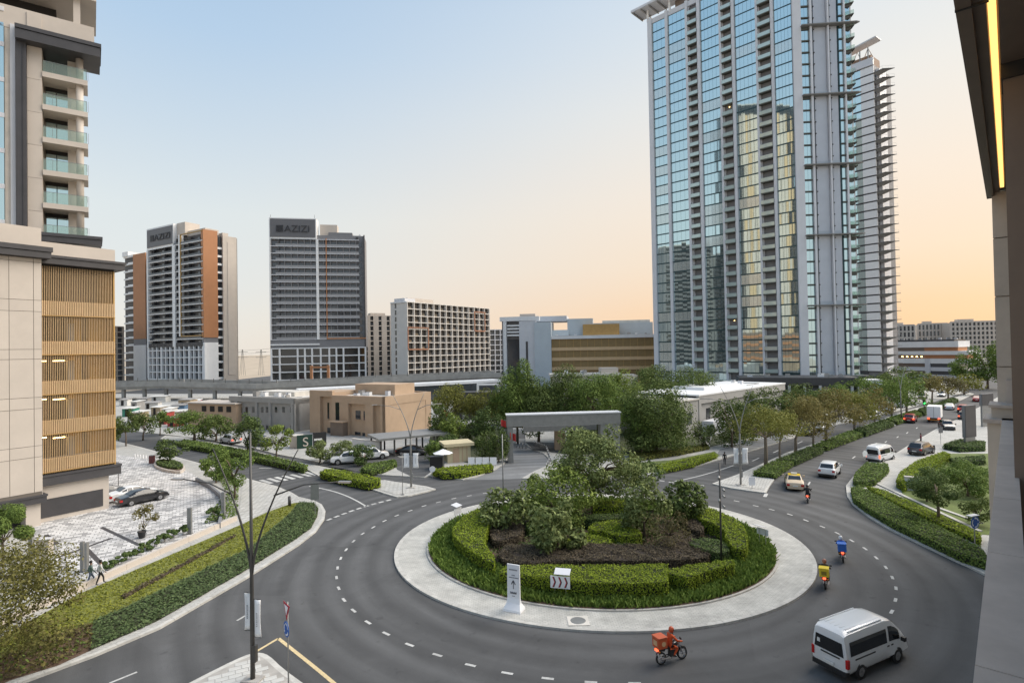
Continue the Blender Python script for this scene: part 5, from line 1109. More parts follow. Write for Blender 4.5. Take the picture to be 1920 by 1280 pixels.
    b = MB(); b.box(xr_ - .075, xr_ - .03, -.26, .26, .56 if not van else .62, .68 if not van else .74); b.build('number_plate', M['plate'], root, world=False)
    b = MB(); b.box(xf_ - .06, xf_ + .035, -wf * .5, wf * .5, .50, .62); b.build('grille', M['black'], root, world=False)
    t_, rim = wheel_mesh(K['r'], .22); arch = MB()
    am = pmesh('wheel_arch', lambda b: b.lathe((0, 0, 0), [(.001, 0), (K['r'] * 1.16, 0), (K['r'] * 1.16, .02), (.001, .02)], 20, axis='Y'), M['black'])
    wy = max(s[4] for s in st) - .09
    for x in (-K['wb'], K['wb']):
        for s in (1, -1):
            w = link('wheel', t_, root); w.location = (x, s * wy, K['r']); q = link('rim', rim, w)
            a = link('wheel_arch', am, root); a.location = (x, s * (wy + .075) - .01, K['r'] + .02)
    return root
def head(d): return math.atan2(d[1], d[0])
def place(o, px, py, d=None, z=.0, to=None, scale=None):
    p = G(px, py, z); 
    if to is not None: q = G(*to, z); d = q - p
    o.location = (p.x, p.y, z); o.rotation_euler[2] = head(d); 
    if scale: o.scale = (scale,) * 3
    return o
def mid(a, b_): return ((a[0] + b_[0]) / 2, (a[1] + b_[1]) / 2)
UB = (.665, .747)
# the white minibus in the foreground: wheels measured on its right side
def place_side(o, rearpx, frontpx, half, z=0.0, right=True, scale=None):
    a, c = G(*rearpx, z), G(*frontpx, z); d = (c - a).normalized(); off = Vector((-d.y, d.x, 0)) * (half if right else -half); p = (a + c) / 2 + off
    o.location = (p.x, p.y, z); o.rotation_euler[2] = math.atan2(d.y, d.x)
    if scale: o.scale = (scale,) * 3
    return o
v = car('minibus', 'white high roof minibus driving round the near side of the roundabout', 'van', 'van', PC['white'])
place_side(v, (1612, 1271), (1681, 1240), .84)
for s in (1, -1):   # stickers and badges on the tailgate
    pass
b = MB(); b.box(-2.535, -2.512, .44, .58, 1.42, 1.60); b.build('sticker', M['plate'], v, world=False)
v2 = car('panel_van', 'white van with yellow rear lamps turning into the right forecourt', 'van', 'van', PC['white'], rear_lit=True)
place_side(v2, (1654, 868), (1676, 862), .84, scale=.98)
VS = 'cars on the boulevard'
t = car('taxi', 'cream taxi with a yellow roof leaving the roundabout', 'taxi', 'sedan', PC['cream'], PC['taxired'], group=VS)
place(t, 1489, 912, (.40, .92)); b = MB(); b.box(-.35, -.1, -.3, .3, 1.47, 1.63); b.build('roof_sign', M['plate'], t, world=False)
place(car('suv', 'white sport utility car ahead of the taxi', 'car', 'suv', PC['white'], group=VS), 1556, 890, (.62, .78))
place_side(car('suv', 'black sport utility car parked behind the lime hedge wall on the right', 'car', 'suv', PC['navy']), (1722, 857), (1760, 847), .85, .14)
place(car('suv', 'red sport utility car with lit tail lamps beside the box truck', 'car', 'suv', PC['red'], rear_lit=True, group=VS), 1707, 791, UB)
place(car('suv', 'black sport utility car parked on the pale forecourt by the boulevard', 'car', 'suv', PC['black'], group=VS), 1775, 805, (-.45, -.9))
place(car('sedan', 'white sedan beyond the box truck on the boulevard', 'car', 'sedan', PC['white'], group=VS), 1781, 767, UB)
place(car('suv', 'dark pickup behind the dark totem with red lamps', 'car', 'suv', PC['darkgrey'], rear_lit=True, group=VS), 1808, 786, UB)
place(car('suv', 'red car above the dark pickup by the totem', 'car', 'suv', PC['red'], rear_lit=True, group=VS), 1806, 772, UB)
place(car('sedan', 'far red sedan at the end of the boulevard', 'car', 'sedan', PC['red'], group=VS), 1832, 752, UB)
OV = 'oncoming cars beyond the boulevard trees'
for lab, x, y, k, c in (('white car with lit head lamps between the rusty trees', 1640, 776, 'suv', 'white'), ('dark car with lit head lamps behind the olive trees', 1612, 786, 'sedan', 'darkgrey'), ('white delivery van parked among the median trunks', 1668, 771, 'van', 'white'), ('second white van in the far carriageway', 1690, 764, 'van', 'white'), ('pale car behind the second rusty tree', 1540, 806, 'sedan', 'silver'), ('dark sedan behind the slim median trunks', 1516, 814, 'sedan', 'black'), ('far car with lamps at the end of the far carriageway', 1766, 744, 'suv', 'silver'), ('far dark car on the left of the far carriageway', 1730, 748, 'suv', 'darkgrey')):
    place(car('parked_car' if k != 'van' else 'delivery_van', lab, 'car' if k != 'van' else 'van', k, PC[c], lights='lamps' in lab, group=OV), x, y, (-.665, -.747))
# box truck
tr = thing('box_truck', 'white box truck with orange lower lights driving up the boulevard', 'truck', (0, 0, 0), VS)
b = MB(); b.box(-3.1, 1.0, -1.1, 1.1, .95, 3.2); b.build('cargo_box', M['white'], tr, world=False)
b = MB(); b.hexa([(1.1, -1, .6), (2.9, -1, .6), (2.9, 1, .6), (1.1, 1, .6), (1.1, -1, 2.4), (2.3, -.95, 2.4), (2.3, .95, 2.4), (1.1, 1, 2.4)]); b.build('cab', M['white'], tr, world=False)
b = MB(); b.box(-3.0, 1.2, -.5, .5, .55, .95); b.build('chassis', M['black'], tr, world=False)
for s in (-.85, .85): b = MB(); b.box(-3.2, -3.08, s - .2, s + .2, .7, .92); b.build('taillight', M['tailon'], tr, world=False)
b = MB(); b.box(-3.15, -3.08, -1.1, 1.1, .5, .66); b.build('rear_bumper', M['amber'], tr, world=False)
b = MB(); b.box(-3.115, -3.1, -.02, .02, 1.0, 3.15); b.build('door_seam', M['black'], tr, world=False)
t_, rim = wheel_mesh(.42, .3)
for x in (-1.9, 2.0):
    for s in (-.9, .9): w = link('wheel', t_, tr); w.location = (x, s, .42); link('rim', rim, w)
place(tr, 1754, 789, UB)
# left forecourt
FG = 'cars parked on the left forecourt'
bs = car('sedan', 'black sedan parked on the cobbled forecourt', 'car', 'sedan', PC['black'], group=FG); place_side(bs, (246, 948.5), (300, 937), .82, .15)
ss = car('sedan', 'white sedan parked behind the black sedan', 'car', 'sedan', PC['white'], group=FG); p = bs.location; a = bs.rotation_euler[2]; ss.location = (p.x - math.sin(a) * 2.5 - .1, p.y + math.cos(a) * 2.5 + .2, .15); ss.rotation_euler[2] = a - .05
s3 = car('sedan', 'grey sedan farthest of the forecourt row', 'car', 'sedan', PC['grey'], group=FG); s3.location = (p.x - math.sin(a) * 5.2 - 1.4, p.y + math.cos(a) * 5.2 - .8, .15); s3.rotation_euler[2] = a
CG_ = 'cars parked by the tan building'
place(car('suv', 'white car half hidden behind the dark bush', 'car', 'suv', PC['white'], group=CG_), 652, 868, (-.95, -.3), .15)
place(car('suv', 'white sport utility car in front of the white wall', 'car', 'suv', PC['white'], group=CG_), 698, 860, (.93, .36), .15)
place(car('sedan', 'black car under the carport', 'car', 'sedan', PC['black'], group=CG_), 772, 852, (.98, -.1), .15)
place(car('suv', 'dark car by the light green tree on the left street', 'car', 'suv', PC['navy'], group='cars on the left street'), 491, 836, (.8, -.6), .02)
place(car('suv', 'white car with red lamps behind the tall tree on the left street', 'car', 'suv', PC['silver'], rear_lit=True, group='cars on the left street'), 432, 831, (-.8, .6), .02)

# ---------------------------------------------------------------- motorcycles and people
def skin(name, joints, bones, mats, mi_of, parent=None, sub=1):
    """one continuous body grown from joints {name: (xyz, radius)} and bones [(a, b)]; mi_of(point) picks the material slot"""
    keys = list(joints); me = bpy.data.meshes.new(name); me.from_pydata([joints[k][0] for k in keys], [(keys.index(a), keys.index(b)) for a, b in bones], [])
    o = bpy.data.objects.new(name, me); COL.objects.link(o); sk = o.modifiers.new('skin', 'SKIN'); sk.use_smooth_shade = True
    lay = me.skin_vertices[0].data if len(me.skin_vertices) else None
    if lay is None:
        bpy.context.view_layer.objects.active = o; lay = me.skin_vertices[0].data
    for k, d in zip(keys, lay):
        r = joints[k][1]; d.radius = r if hasattr(r, '__len__') else (r, r); d.use_root = (k == 'pelvis')
    sb_ = o.modifiers.new('sub', 'SUBSURF'); sb_.levels = sub; sb_.render_levels = sub
    bpy.context.view_layer.update()
    nm = bpy.data.meshes.new_from_object(o.evaluated_get(bpy.context.evaluated_depsgraph_get())); bpy.data.objects.remove(o); nm.materials.clear(); nm.name = name
    for m in mats: nm.materials.append(m)
    for f in nm.polygons: f.material_index = mi_of(f.center)
    return nm
SK = mat('skin', (.24, .13, .085), .6, var=0); DK = mat('dark trousers', (.018, .018, .022), .85, var=0)
CL = {k: mat(k + ' cloth', c, .85, var=.06) for k, c in dict(orange=(.58, .085, .02), blue=(.03, .13, .50), black=(.022, .022, .024), white=(.58, .58, .56), greygreen=(.12, .17, .15), denim=(.10, .13, .19), olive=(.05, .05, .04), maroon=(.16, .03, .05)).items()}
def rider_mesh(top, legs, z0=0.0):
    J = {'pelvis': ((-.18, 0, .86), (.17, .14)), 'waist': ((-.12, 0, 1.04), (.16, .13)), 'chest': ((-.03, 0, 1.28), (.20, .14)), 'neck': ((.03, 0, 1.44), .065), 'head': ((.06, 0, 1.53), .085), 'crown': ((.07, 0, 1.60), .07)}
    B = [('pelvis', 'waist'), ('waist', 'chest'), ('chest', 'neck'), ('neck', 'head'), ('head', 'crown')]
    for s, n in ((1, 'l'), (-1, 'r')):
        J.update({n + 'sh': ((-.02, s * .19, 1.34), .075), n + 'el': ((.20, s * .30, 1.10), .055), n + 'wr': ((.46, s * .30, 1.04), .042), n + 'ha': ((.54, s * .29, 1.03), .04),
                  n + 'hip': ((-.10, s * .12, .82), .105), n + 'kn': ((.27, s * .19, .72), .075), n + 'an': ((.03, s * .17, .36), .052), n + 'toe': ((.20, s * .18, .30), .045)})
        B += [('chest', n + 'sh'), (n + 'sh', n + 'el'), (n + 'el', n + 'wr'), (n + 'wr', n + 'ha'), ('pelvis', n + 'hip'), (n + 'hip', n + 'kn'), (n + 'kn', n + 'an'), (n + 'an', n + 'toe')]
    def mi(p):
        if p.z > 1.40 and abs(p.y) < .12: return 2
        if p.x > .47 and p.z > .95: return 2
        if p.z < .40: return 3
        if p.z > .92: return 0
        return 1
    return skin('body', J, B, [top, legs, SK, CL['black']], mi)
def motorcycle(label, frame_m, box_m, box=True, group='motorcycles on the road', logo=None):
    root = thing('motorcycle', label, 'motorcycle', (0, 0, 0), group)
    t, rim = MB(), MB(); t.lathe((0, 0, 0), [(.235, -.04), (.29, -.05), (.305, 0), (.29, .05), (.235, .04)], 20, axis='Y'); tm = t.mesh('tyre', M['tyre'], True)
    rim.lathe((0, 0, 0), [(.215, -.03), (.24, -.03), (.24, .03), (.215, .03)], 20, axis='Y'); rim.disc((0, -.05, 0), (0, 1, 0), .05, .1, 10)
    for k in range(6): a = k * 1.047; rim.tube([(0, 0, 0), (.225 * math.cos(a), 0, .225 * math.sin(a))], .016, 4)
    rm = rim.mesh('rim', M['rim'])
    for x in (-.64, .66): w = link('wheel', tm, root); w.location = (x, 0, .305); link('rim', rm, w)
    b = MB(); b.tube([(-.64, .08, .305), (-.15, .08, .38)], .025, 6); b.tube([(-.64, -.08, .305), (-.15, -.08, .38)], .025, 6); b.tube([(-.72, .0, .74), (-.1, 0, .70), (.32, 0, .92), (.38, 0, .80), (.05, 0, .34), (-.2, 0, .36), (-.1, 0, .70)], .03, 6); b.build('frame', M['black'], root, world=False)
    b = MB()
    for s in (.07, -.07): b.tube([(.66, s, .305), (.40, s, .92), (.36, s, 1.0)], .026, 6)
    b.build('fork', M['rim'], root, world=False)
    b = MB(); b.tube([(.30, .34, 1.03), (.38, .16, 1.04), (.40, 0, 1.0), (.38, -.16, 1.04), (.30, -.34, 1.03)], .018, 6); b.build('handlebar', M['black'], root, world=False)
    b = MB(); b.hexa([(-.02, -.10, .74), (.36, -.09, .80), (.36, .09, .80), (-.02, .10, .74), (-.02, -.12, .90), (.30, -.13, .98), (.30, .13, .98), (-.02, .12, .90)]); b.build('tank', frame_m, root, True, world=False)
    b = MB(); b.hexa([(-.75, -.11, .74), (.0, -.10, .72), (.0, .10, .72), (-.75, .11, .74), (-.78, -.12, .83), (.0, -.11, .81), (.0, .11, .81), (-.78, .12, .83)]); b.build('seat', M['black'], root, world=False)
    b = MB(); b.box(-.12, .26, -.13, .13, .30, .62); b.disc((.05, -.17, .42), (0, 1, 0), .12, .34, 10); b.build('engine', M['darksteel'], root, world=False)
    b = MB(); b.tube([(.2, -.15, .34), (-.1, -.17, .28), (-.78, -.19, .36)], [.03, .035, .05], 8); b.build('exhaust', M['rim'], root, world=False)
    b = MB(); b.tube([(.42, 0, .60), (.60, 0, .66), (.80, 0, .60), (.92, 0, .48)], [.05, .06, .055, .03], 6); b.tube([(-.40, 0, .66), (-.70, 0, .70), (-.92, 0, .56)], [.06, .07, .04], 6); b.build('mudguard', frame_m, root, world=False)
    b = MB(); b.tube([(.42, 0, .90), (.54, 0, .90)], [.10, .085], 10); b.build('headlight', M['headlight'], root, world=False)
    b = MB(); b.box(-.93, -.82, -.09, .09, .72, .82); b.build('taillight', M['tailon'], root, world=False)
    for s in (.2, -.2): b = MB(); b.box(-.88, -.82, s - .035, s + .035, .70, .76); b.build('indicator', M['amber'], root, world=False)
    for s in (.3, -.3):
        b = MB(); b.tube([(.34, s * .8, 1.04), (.36, s * 1.1, 1.22)], .008, 4); b.hexa([(.34, s * 1.1 - .07, 1.18), (.37, s * 1.1 - .07, 1.18), (.37, s * 1.1 + .07, 1.18), (.34, s * 1.1 + .07, 1.18), (.34, s * 1.1 - .07, 1.27), (.37, s * 1.1 - .07, 1.27), (.37, s * 1.1 + .07, 1.27), (.34, s * 1.1 + .07, 1.27)]); b.build('mirror', M['black'], root, world=False)
    b = MB(); b.box(-.85, -.80, -.09, .09, .44, .60); b.build('number_plate', M['plate'], root, world=False)
    if box:
        b = MB(); b.box(-.93, -.40, -.28, .28, .86, 1.36); o = b.build('delivery_box', box_m, root, world=False); bv = o.modifiers.new('b', 'BEVEL'); bv.width = .03; bv.segments = 2
        b = MB(); b.box(-.95, -.38, -.30, .30, 1.36, 1.43); o2 = b.build('lid', box_m, o, world=False); bv = o2.modifiers.new('b', 'BEVEL'); bv.width = .02
        if logo:
            b = MB(); b.box(-.945, -.93, -.15, .15, 1.0, 1.24); 
            for s in (-.285, .285): b.disc((-.62, s - .004, 1.10), (0, 1, 0), .12, .008, 16)
            b.build('logo', logo, o, world=False)
    return root
def helmet(rider, m):
    b = MB(); b.lathe((.07, 0, 1.58), [(.001, .155), (.07, .14), (.12, .085), (.138, .0), (.125, -.08), (.09, -.12)][::-1], 14); h = b.build('helmet', m, rider, True, world=False)
    b = MB(); b.lathe((.078, 0, 1.58), [(.134, -.045), (.139, .0), (.134, .04)], 14); 
    b.v = [p for p in b.v]; b.f = [f for f in b.f if sum(b.v[i][0] for i in f) / 4 > .13]; b.m = [0] * len(b.f); b.build('visor', M['cardark'], h, True, world=False); return h
yb = mat('yellow box plastic', (.66, .50, .03), .45, var=0); ob_ = mat('orange box plastic', (.52, .10, .035), .45, var=0); bb = mat('blue box plastic', (.03, .13, .48), .45, var=0); rb = mat('maroon box plastic', (.25, .02, .05), .45, var=0)
olv = mat('olive print', (.25, .18, .02), .6, var=0); crm = mat('pale print', (.62, .40, .22), .6, var=0)
bikes = [('black motorcycle with an orange delivery box in front of the roundabout', PC['black'], ob_, crm, 'person in orange jacket and orange helmet riding the near motorcycle', 'orange', 'olive', (1240, 1245), (1284, 1233), (.52, .09, .03)),
         ('motorcycle with a yellow delivery box at the kerb of the roundabout', PC['black'], yb, olv, 'person in dark jacket riding behind the yellow delivery box', 'black', 'black', (1548, 1104), (1551, 1086), (.30, .12, .08)),
         ('motorcycle with a blue delivery bag and lit red tail', PC['red'], bb, None, 'person in blue jacket with a white helmet on the motorcycle beyond the yellow box', 'blue', 'black', (1581, 1054), (1577, 1037), (.7, .7, .7)),
         ('far motorcycle with a maroon tail behind the taxi', PC['red'], rb, None, 'person in dark clothes riding the far motorcycle behind the taxi', 'black', 'black', (1515, 943), (1518, 931), (.05, .05, .05))]
for lab, fm, bm, lg, plab, tp, lgm, r_, f_, hc in bikes:
    mb_ = motorcycle(lab, fm, bm, lab[0:3] != 'far', logo=lg); a, c = G(*r_), G(*f_); d = (c - a).normalized(); p = a + d * .64
    mb_.location = (p.x, p.y, 0); rz = math.atan2(d.y, d.x); mb_.rotation_euler = (R(-3), 0, rz)
    rd = thing('person', plab, 'person', (p.x, p.y, 0), 'people riding motorcycles', rz); rd.rotation_euler[0] = R(-3)
    link('body', rider_mesh(CL[tp], CL[lgm] if tp != 'orange' else CL['orange']), rd); helmet(rd, mat('helmet ' + tp, hc, .3, var=0))
# walkers
def walker(label, top, legs, px, py, d, hgt=1.72, hair=(.015, .012, .01), group='people walking', stride=.22, shoes='black'):
    J = {'pelvis': ((0, 0, .93), (.15, .12)), 'waist': ((.0, 0, 1.08), (.14, .11)), 'chest': ((.02, 0, 1.30), (.18, .125)), 'neck': ((.02, 0, 1.49), .055), 'head': ((.04, 0, 1.60), .088), 'crown': ((.03, 0, 1.70), .07)}
    B = [('pelvis', 'waist'), ('waist', 'chest'), ('chest', 'neck'), ('neck', 'head'), ('head', 'crown')]
    for s, n in ((1, 'l'), (-1, 'r')):
        k = s * stride
        J.update({n + 'sh': ((.01, s * .19, 1.40), .062), n + 'el': ((-k * .5, s * .24, 1.13), .046), n + 'wr': ((-k * .9 + .08, s * .24, .90), .035), n + 'ha': ((-k + .12, s * .24, .82), .036),
                  n + 'hip': ((0, s * .09, .88), .095), n + 'kn': ((k * .7 + .04, s * .10, .50), .065), n + 'an': ((k * 1.1 - .02, s * .10, .10), .045), n + 'toe': ((k * 1.1 + .14, s * .11, .04), .035)})
        B += [('chest', n + 'sh'), (n + 'sh', n + 'el'), (n + 'el', n + 'wr'), (n + 'wr', n + 'ha'), ('pelvis', n + 'hip'), (n + 'hip', n + 'kn'), (n + 'kn', n + 'an'), (n + 'an', n + 'toe')]
    def mi(p):
        if p.z > 1.45 and abs(p.y) < .12: return 2
        if p.z < .92 and abs(p.y) > .19: return 2
        if p.z < .09: return 3
        return 0 if p.z > .95 else 1
    rd = thing('person', label, 'person', (0, 0, 0), group); link('body', skin('body', J, B, [CL[top], CL[legs], SK, CL[shoes]], mi), rd)
    b = MB(); b.lathe((.02, 0, 1.66), [(.001, .125), (.06, .112), (.098, .06), (.104, -.01), (.085, -.07)][::-1], 12); b.build('hair', mat('hair', hair, .7, var=0), rd, True, world=False)
    p = G(px, py, .16); rd.location = p; rd.rotation_euler[2] = math.atan2(d[1], d[0]); rd.scale = (hgt / 1.78,) * 3; return rd
wd = (.74, .67)
walker('person in a white shirt and black trousers walking on the left pavement', 'white', 'black', 188, 1095, wd)
walker('person in a grey green top and pale jeans walking on the left pavement', 'greygreen', 'denim', 170, 1096, wd, 1.70)
walker('person in black standing on the pavement by the boulevard banner lamp', 'black', 'black', 1359, 871, (-.5, -.8), 1.72, stride=.05)
walker('person in dark clothes standing behind the black sport utility car', 'maroon', 'black', 1727, 832, (-.6, .7), 1.72, stride=.08)
# ================================================================ street furniture
M['banner'] = mat('pale banner cloth', (.88, .88, .88), .8, var=.03); M['print'] = mat('grey banner print', (.42, .42, .43), .8, var=0)
M['signwhite'] = mat('white sign face', (.84, .84, .86), .5, var=0); M['signblue'] = mat('blue sign face', (.015, .10, .40), .45, var=0); M['signred'] = mat('red sign border', (.42, .02, .04), .45, var=0)
M['grass_paint'] = M['paint_white']
def lamp_post(label, px, py, ztop, spread, fork, m='steel', mast=0.0, banners=(), rot=0.0, z=.16, group='forked street lamps'):
    p = G(px, py, z); root = thing('street_lamp', label, 'street lamp', (p.x, p.y, z), group, rot)
    b = MB(); b.box(-.45, .45, -.32, .32, -.04, .08); b.build('base', M['concrete'], root, world=False)
    b = MB(); b.tube([(0, 0, .05), (0, 0, fork), (0, 0, max(fork + .1, mast))], [.115, .09, .05], 10); b.build('pole', M[m], root, True, world=False)
    b = MB(); b.box(.05, .22, -.10, .10, .9, 1.7); b.build('control_box', M[m], root, world=False)
    for s, w in ((-1, spread[0]), (1, spread[1])):
        pts = []
        for k in range(9):
            t = k / 8; pts.append((s * w * (t ** 1.5), 0, fork + (ztop - fork) * t))
        b = MB(); b.tube(pts, [.07 - .045 * k / 8 for k in range(9)], 8); arm = b.build('arm', M[m], root, True, world=False)
        q = pts[6]; b = MB(); e = s * w * 1.3
        hp = [(q[0] * .75, 0, q[2] - .9 * (ztop - fork) / 8), (q[0] + e * .35, 0, q[2] - .15), (q[0] + e * .9, 0, q[2] + .02)]
        b.tube(hp, [.04, .035, .03], 6); br = b.build('bracket', M[m], arm, True, world=False)
        b = MB(); b.box(min(hp[2][0], hp[2][0] + s * .6), max(hp[2][0], hp[2][0] + s * .6), -.1, .1, hp[2][2] - .04, hp[2][2] + .04); b.build('lamp_head', M['rim'], arm, world=False)
    for (x0, x1, z0, z1, sag) in banners:
        b = MB(); n = 8
        for j in range(n + 1):
            for i in range(n + 1):
                u, v = i / n, j / n; pinch = 1 - .10 * math.sin(v * math.pi); b.v.append((x0 + (x1 - x0) * u * pinch if abs(x0) < abs(x1) else x1 + (x0 - x1) * (1 - u) * pinch, sag * math.sin(u * 2.6) * (.3 + v), z0 + (z1 - z0) * v))
        for j in range(n):
            for i in range(n): k = j * (n + 1) + i; b.f.append((k, k + 1, k + n + 2, k + n + 1)); b.m.append(0)
        bn = b.build('banner', M['banner'], root, True, world=False); sl = bn.modifiers.new('t', 'SOLIDIFY'); sl.thickness = .015
        b = MB(); xm = (x0 + x1) / 2
        for k in range(7): zz = z0 + (z1 - z0) * (.30 + k * .055); b.box(xm - .035, xm + .03 - .012 * (k % 2), sag * 1.1 - .05, sag * 1.1 - .035, zz, zz + (z1 - z0) * .035)
        b.build('print', M['print'], bn, world=False)
        b = MB(); b.tube([(0, 0, z1), (x1 if abs(x1) > abs(x0) else x0, 0, z1 + .03)], .018, 5); b.tube([(0, 0, z0), (x1 if abs(x1) > abs(x0) else x0, 0, z0 - .03)], .018, 5); b.build('banner_rod', M[m], root, world=False)
    return root
lamp_post('tall dark forked street lamp on the near traffic island', 474, 1274, 11.2, (2.0, 2.5), 5.0, 'darksteel', 12.0, ((-.40, -.13, 2.4, 4.2, .05), (.13, .48, 2.1, 3.9, -.06)), R(-8))
lamp_post('grey forked street lamp on the left street median tip', 771, 914, 11.0, (2.1, 1.7), 5.6, 'steel', 0, ((-.85, -.2, 2.3, 4.0, .05), (.25, .9, 2.3, 4.0, -.05)), 0)
lamp_post('grey forked street lamp on the boulevard median tip', 1389, 909, 11.2, (2.1, 1.6), 5.8, 'steel', 0, ((-.75, -.2, 2.4, 4.2, .05), (.25, .9, 2.4, 4.2, -.05)), 0)
lamp_post('far forked street lamp on the boulevard median', 1690, 788, 11.0, (2, 2), 6, 'steel', 0, (), .5)
lamp_post('farther forked street lamp before the tower podium', 1532, 842, 11.0, (2, 2), 6, 'steel', 0, (), .4) if False else None
# slim poles
def slim_pole(label, px, py, ztop, r=.06, spots=False, z=.2, cat='pole', m='darksteel', name='pole_light'):
    p = G(px, py, z); root = thing(name, label, cat, (p.x, p.y, z), 'slim poles'); b = MB(); b.tube([(0, 0, -.1), (0, 0, ztop)], [r, r * .8], 8); b.build('pole', M[m], root, True, world=False)
    b = MB(); b.box(-.16, .16, -.16, .16, -.02, .05); b.build('base', M['steel'], root, world=False)
    if spots:
        for zz, s in ((ztop * .60, 1), (ztop * .66, -1), (ztop * .76, 1), (ztop * .88, -1), (ztop * .70, 1)):
            b = MB(); b.tube([(0, 0, zz), (s * .12, -.1, zz)], .02, 5); b.disc((s * .13, -.2, zz - .05), (s * .3, -.8, -.5), .08, .2, 10); b.build('spotlight', M['steel'], root, world=False)
    return root
slim_pole('slim dark pole with spotlights on the right of the island', 1353, 1062, 7.4, .075, True, .25)
slim_pole('slim grey pole behind the dark tree on the left of the island', 944, 955, 7.4, .06, False, .25, m='steel')
slim_pole('thin grey sign pole beside the left street lamp', 755, 927, 4.6, .035, False, .15, m='steel')
slim_pole('thin pole on the cobbled forecourt beside the gold podium', 222, 912, 3.0, .04, False, .15)
# chevron board, solar boards
def board(label, px, py, w, h, z0, rz, front=True, name='chevron_sign'):
    p = G(px, py, .3); root = thing(name, label, 'sign', (p.x, p.y, .25), None, rz)
    for s in (-.28, .28): b = MB(); b.tube([(s * w, 0, 0), (s * w, 0, z0 + h)], .022, 6); b.build('post', M['rim'], root, world=False)
    b = MB(); b.box(-w / 2, w / 2, -.05, -.02, z0, z0 + h); b.build('board', M['signwhite'] if front else M['palegrey'], root, world=False)
    b = MB(); b.hexa([(-w * .3, -.15, z0 + h + .12), (w * .5, -.15, z0 + h + .12), (w * .5, .5, z0 + h + .28), (-w * .3, .5, z0 + h + .28), (-w * .3, -.15, z0 + h + .15), (w * .5, -.15, z0 + h + .15), (w * .5, .5, z0 + h + .31), (-w * .3, .5, z0 + h + .31)]); b.build('solar_panel', M['palegrey'], root, world=False)
    if front:
        for k in range(3):
            x = -w * .40 + k * w * .30; t = w * .10
            for m_, off in ((M['signred'], 0), (M['black'], .055)):
                b = MB(); y = -.055 - (.001 if off else 0); zc = z0 + h / 2
                P = lambda a, c: (x + (.06 if off else 0) + a, y, zc + c)
                b.quad(P(0, h * .42), P(t * .9 - off, h * .42), P(t * 1.9 - off, 0), P(t, 0)); b.quad(P(t, 0), P(t * 1.9 - off, 0), P(t * .9 - off, -h * .42), P(0, -h * .42)); o = b.build('chevron', m_, root, world=False)
                o.data.flip_normals()
    return root
q_ = G(1051, 1119, .3).y; zb0_ = zat(1051, 1102, q_) - .25; zb1_ = zat(1051, 1079, q_) - .25
board('red and white chevron board standing in the ring planting', 1051, 1119, 1.25, zb1_ - zb0_, zb0_, R(-14))
board('back of a solar powered board at the left of the island', 858, 982, 1.1, .55, .95, R(60), False, 'solar_board')
board('pale solar powered board at the right of the island', 1430, 1024, 1.0, .5, .95, R(120), False, 'solar_board')
# upright banner stand with arrow
p = G(964, 1142, .15); bs_ = thing('banner_stand', 'tall white banner stand with an upward arrow on the paved ring', 'banner', (p.x, p.y, .14), None, R(-24))
def prof(w, y, z): return [(-w, -y, z), (w, -y, z), (w, y, z), (-w, y, z)]
b = MB(); S_ = [prof(.58, .40, 0), prof(.56, .37, .12), prof(.44, .14, .42), prof(.42, .05, .7), prof(.41, .035, 2.75)]
for q in S_: b.v += q
for i in range(4):
    for j in range(4): a, c = i * 4 + j, i * 4 + (j + 1) % 4; b.f.append((a, c, c + 4, a + 4)); b.m.append(0)
b.f.append((16, 17, 18, 19)); b.m.append(0); b.build('stand', M['signwhite'], bs_, world=False)
M['bannergrey'] = mat('dark grey print', (.06, .055, .07), .7, var=0)
b = MB(); F_ = -.062
def rect(x0, x1, z0, z1): b.quad((x0, F_, z0), (x1, F_, z0), (x1, F_, z1), (x0, F_, z1))
x = -.27
for w_ in (.07, .05, .05, .045, .05, .05, .045, .05): rect(x, x + w_ * .8, 2.40, 2.47); x += w_ + .018
x = -.10
for w_ in (.05, .04, .05, .045): rect(x, x + w_ * .8, 2.08, 2.13); x += w_ + .01
x = -.29
for k in range(11): w_ = .035 + .012 * (k % 3); rect(x, x + w_, 1.94, 1.985); x += w_ + .013
x = -.21
for k in range(7): w_ = .04 + .012 * (k % 2); rect(x, x + w_, .98, 1.08 if k % 2 else 1.11); x += w_ + .016
x = -.09
for k in range(4): rect(x, x + .035, .83, .87); x += .048
rect(-.022, .022, 1.28, 1.74)
b.quad((-.16, F_, 1.56), (-.11, F_, 1.54), (.01, F_, 1.76), (-.01, F_, 1.82)); b.quad((.11, F_, 1.54), (.16, F_, 1.56), (.01, F_, 1.82), (-.01, F_, 1.76))
b.build('print', M['bannergrey'], bs_, world=False)
# yield and roundabout sign
p = G(541, 1288, .15); ys = thing('traffic_sign', 'red edged yield triangle above a round blue roundabout sign on the near island', 'sign', (p.x, p.y, .14), None, R(-50))
b = MB(); b.tube([(0, 0, 0), (0, 0, 4.05)], .035, 8); b.build('post', M['steel'], ys, True, world=False)
def tri_(r, y0, y1, zc): 
    b = MB(); P = [(r * math.sin(a), r * math.cos(a)) for a in (R(60), R(180), R(300))]
    b.face([(x, y0, zc + z) for x, z in P][::-1]); b.face([(x, y1, zc + z) for x, z in P])
    for i in range(3): a, c = P[i], P[(i + 1) % 3]; b.quad((a[0], y0, zc + a[1]), (c[0], y0, zc + c[1]), (c[0], y1, zc + c[1]), (a[0], y1, zc + a[1]))
    return b
tri_(.52, -.06, -.045, 3.72).build('yield_plate', M['signred'], ys, world=False); tri_(.30, -.075, -.062, 3.74).build('yield_face', M['signwhite'], ys, world=False)
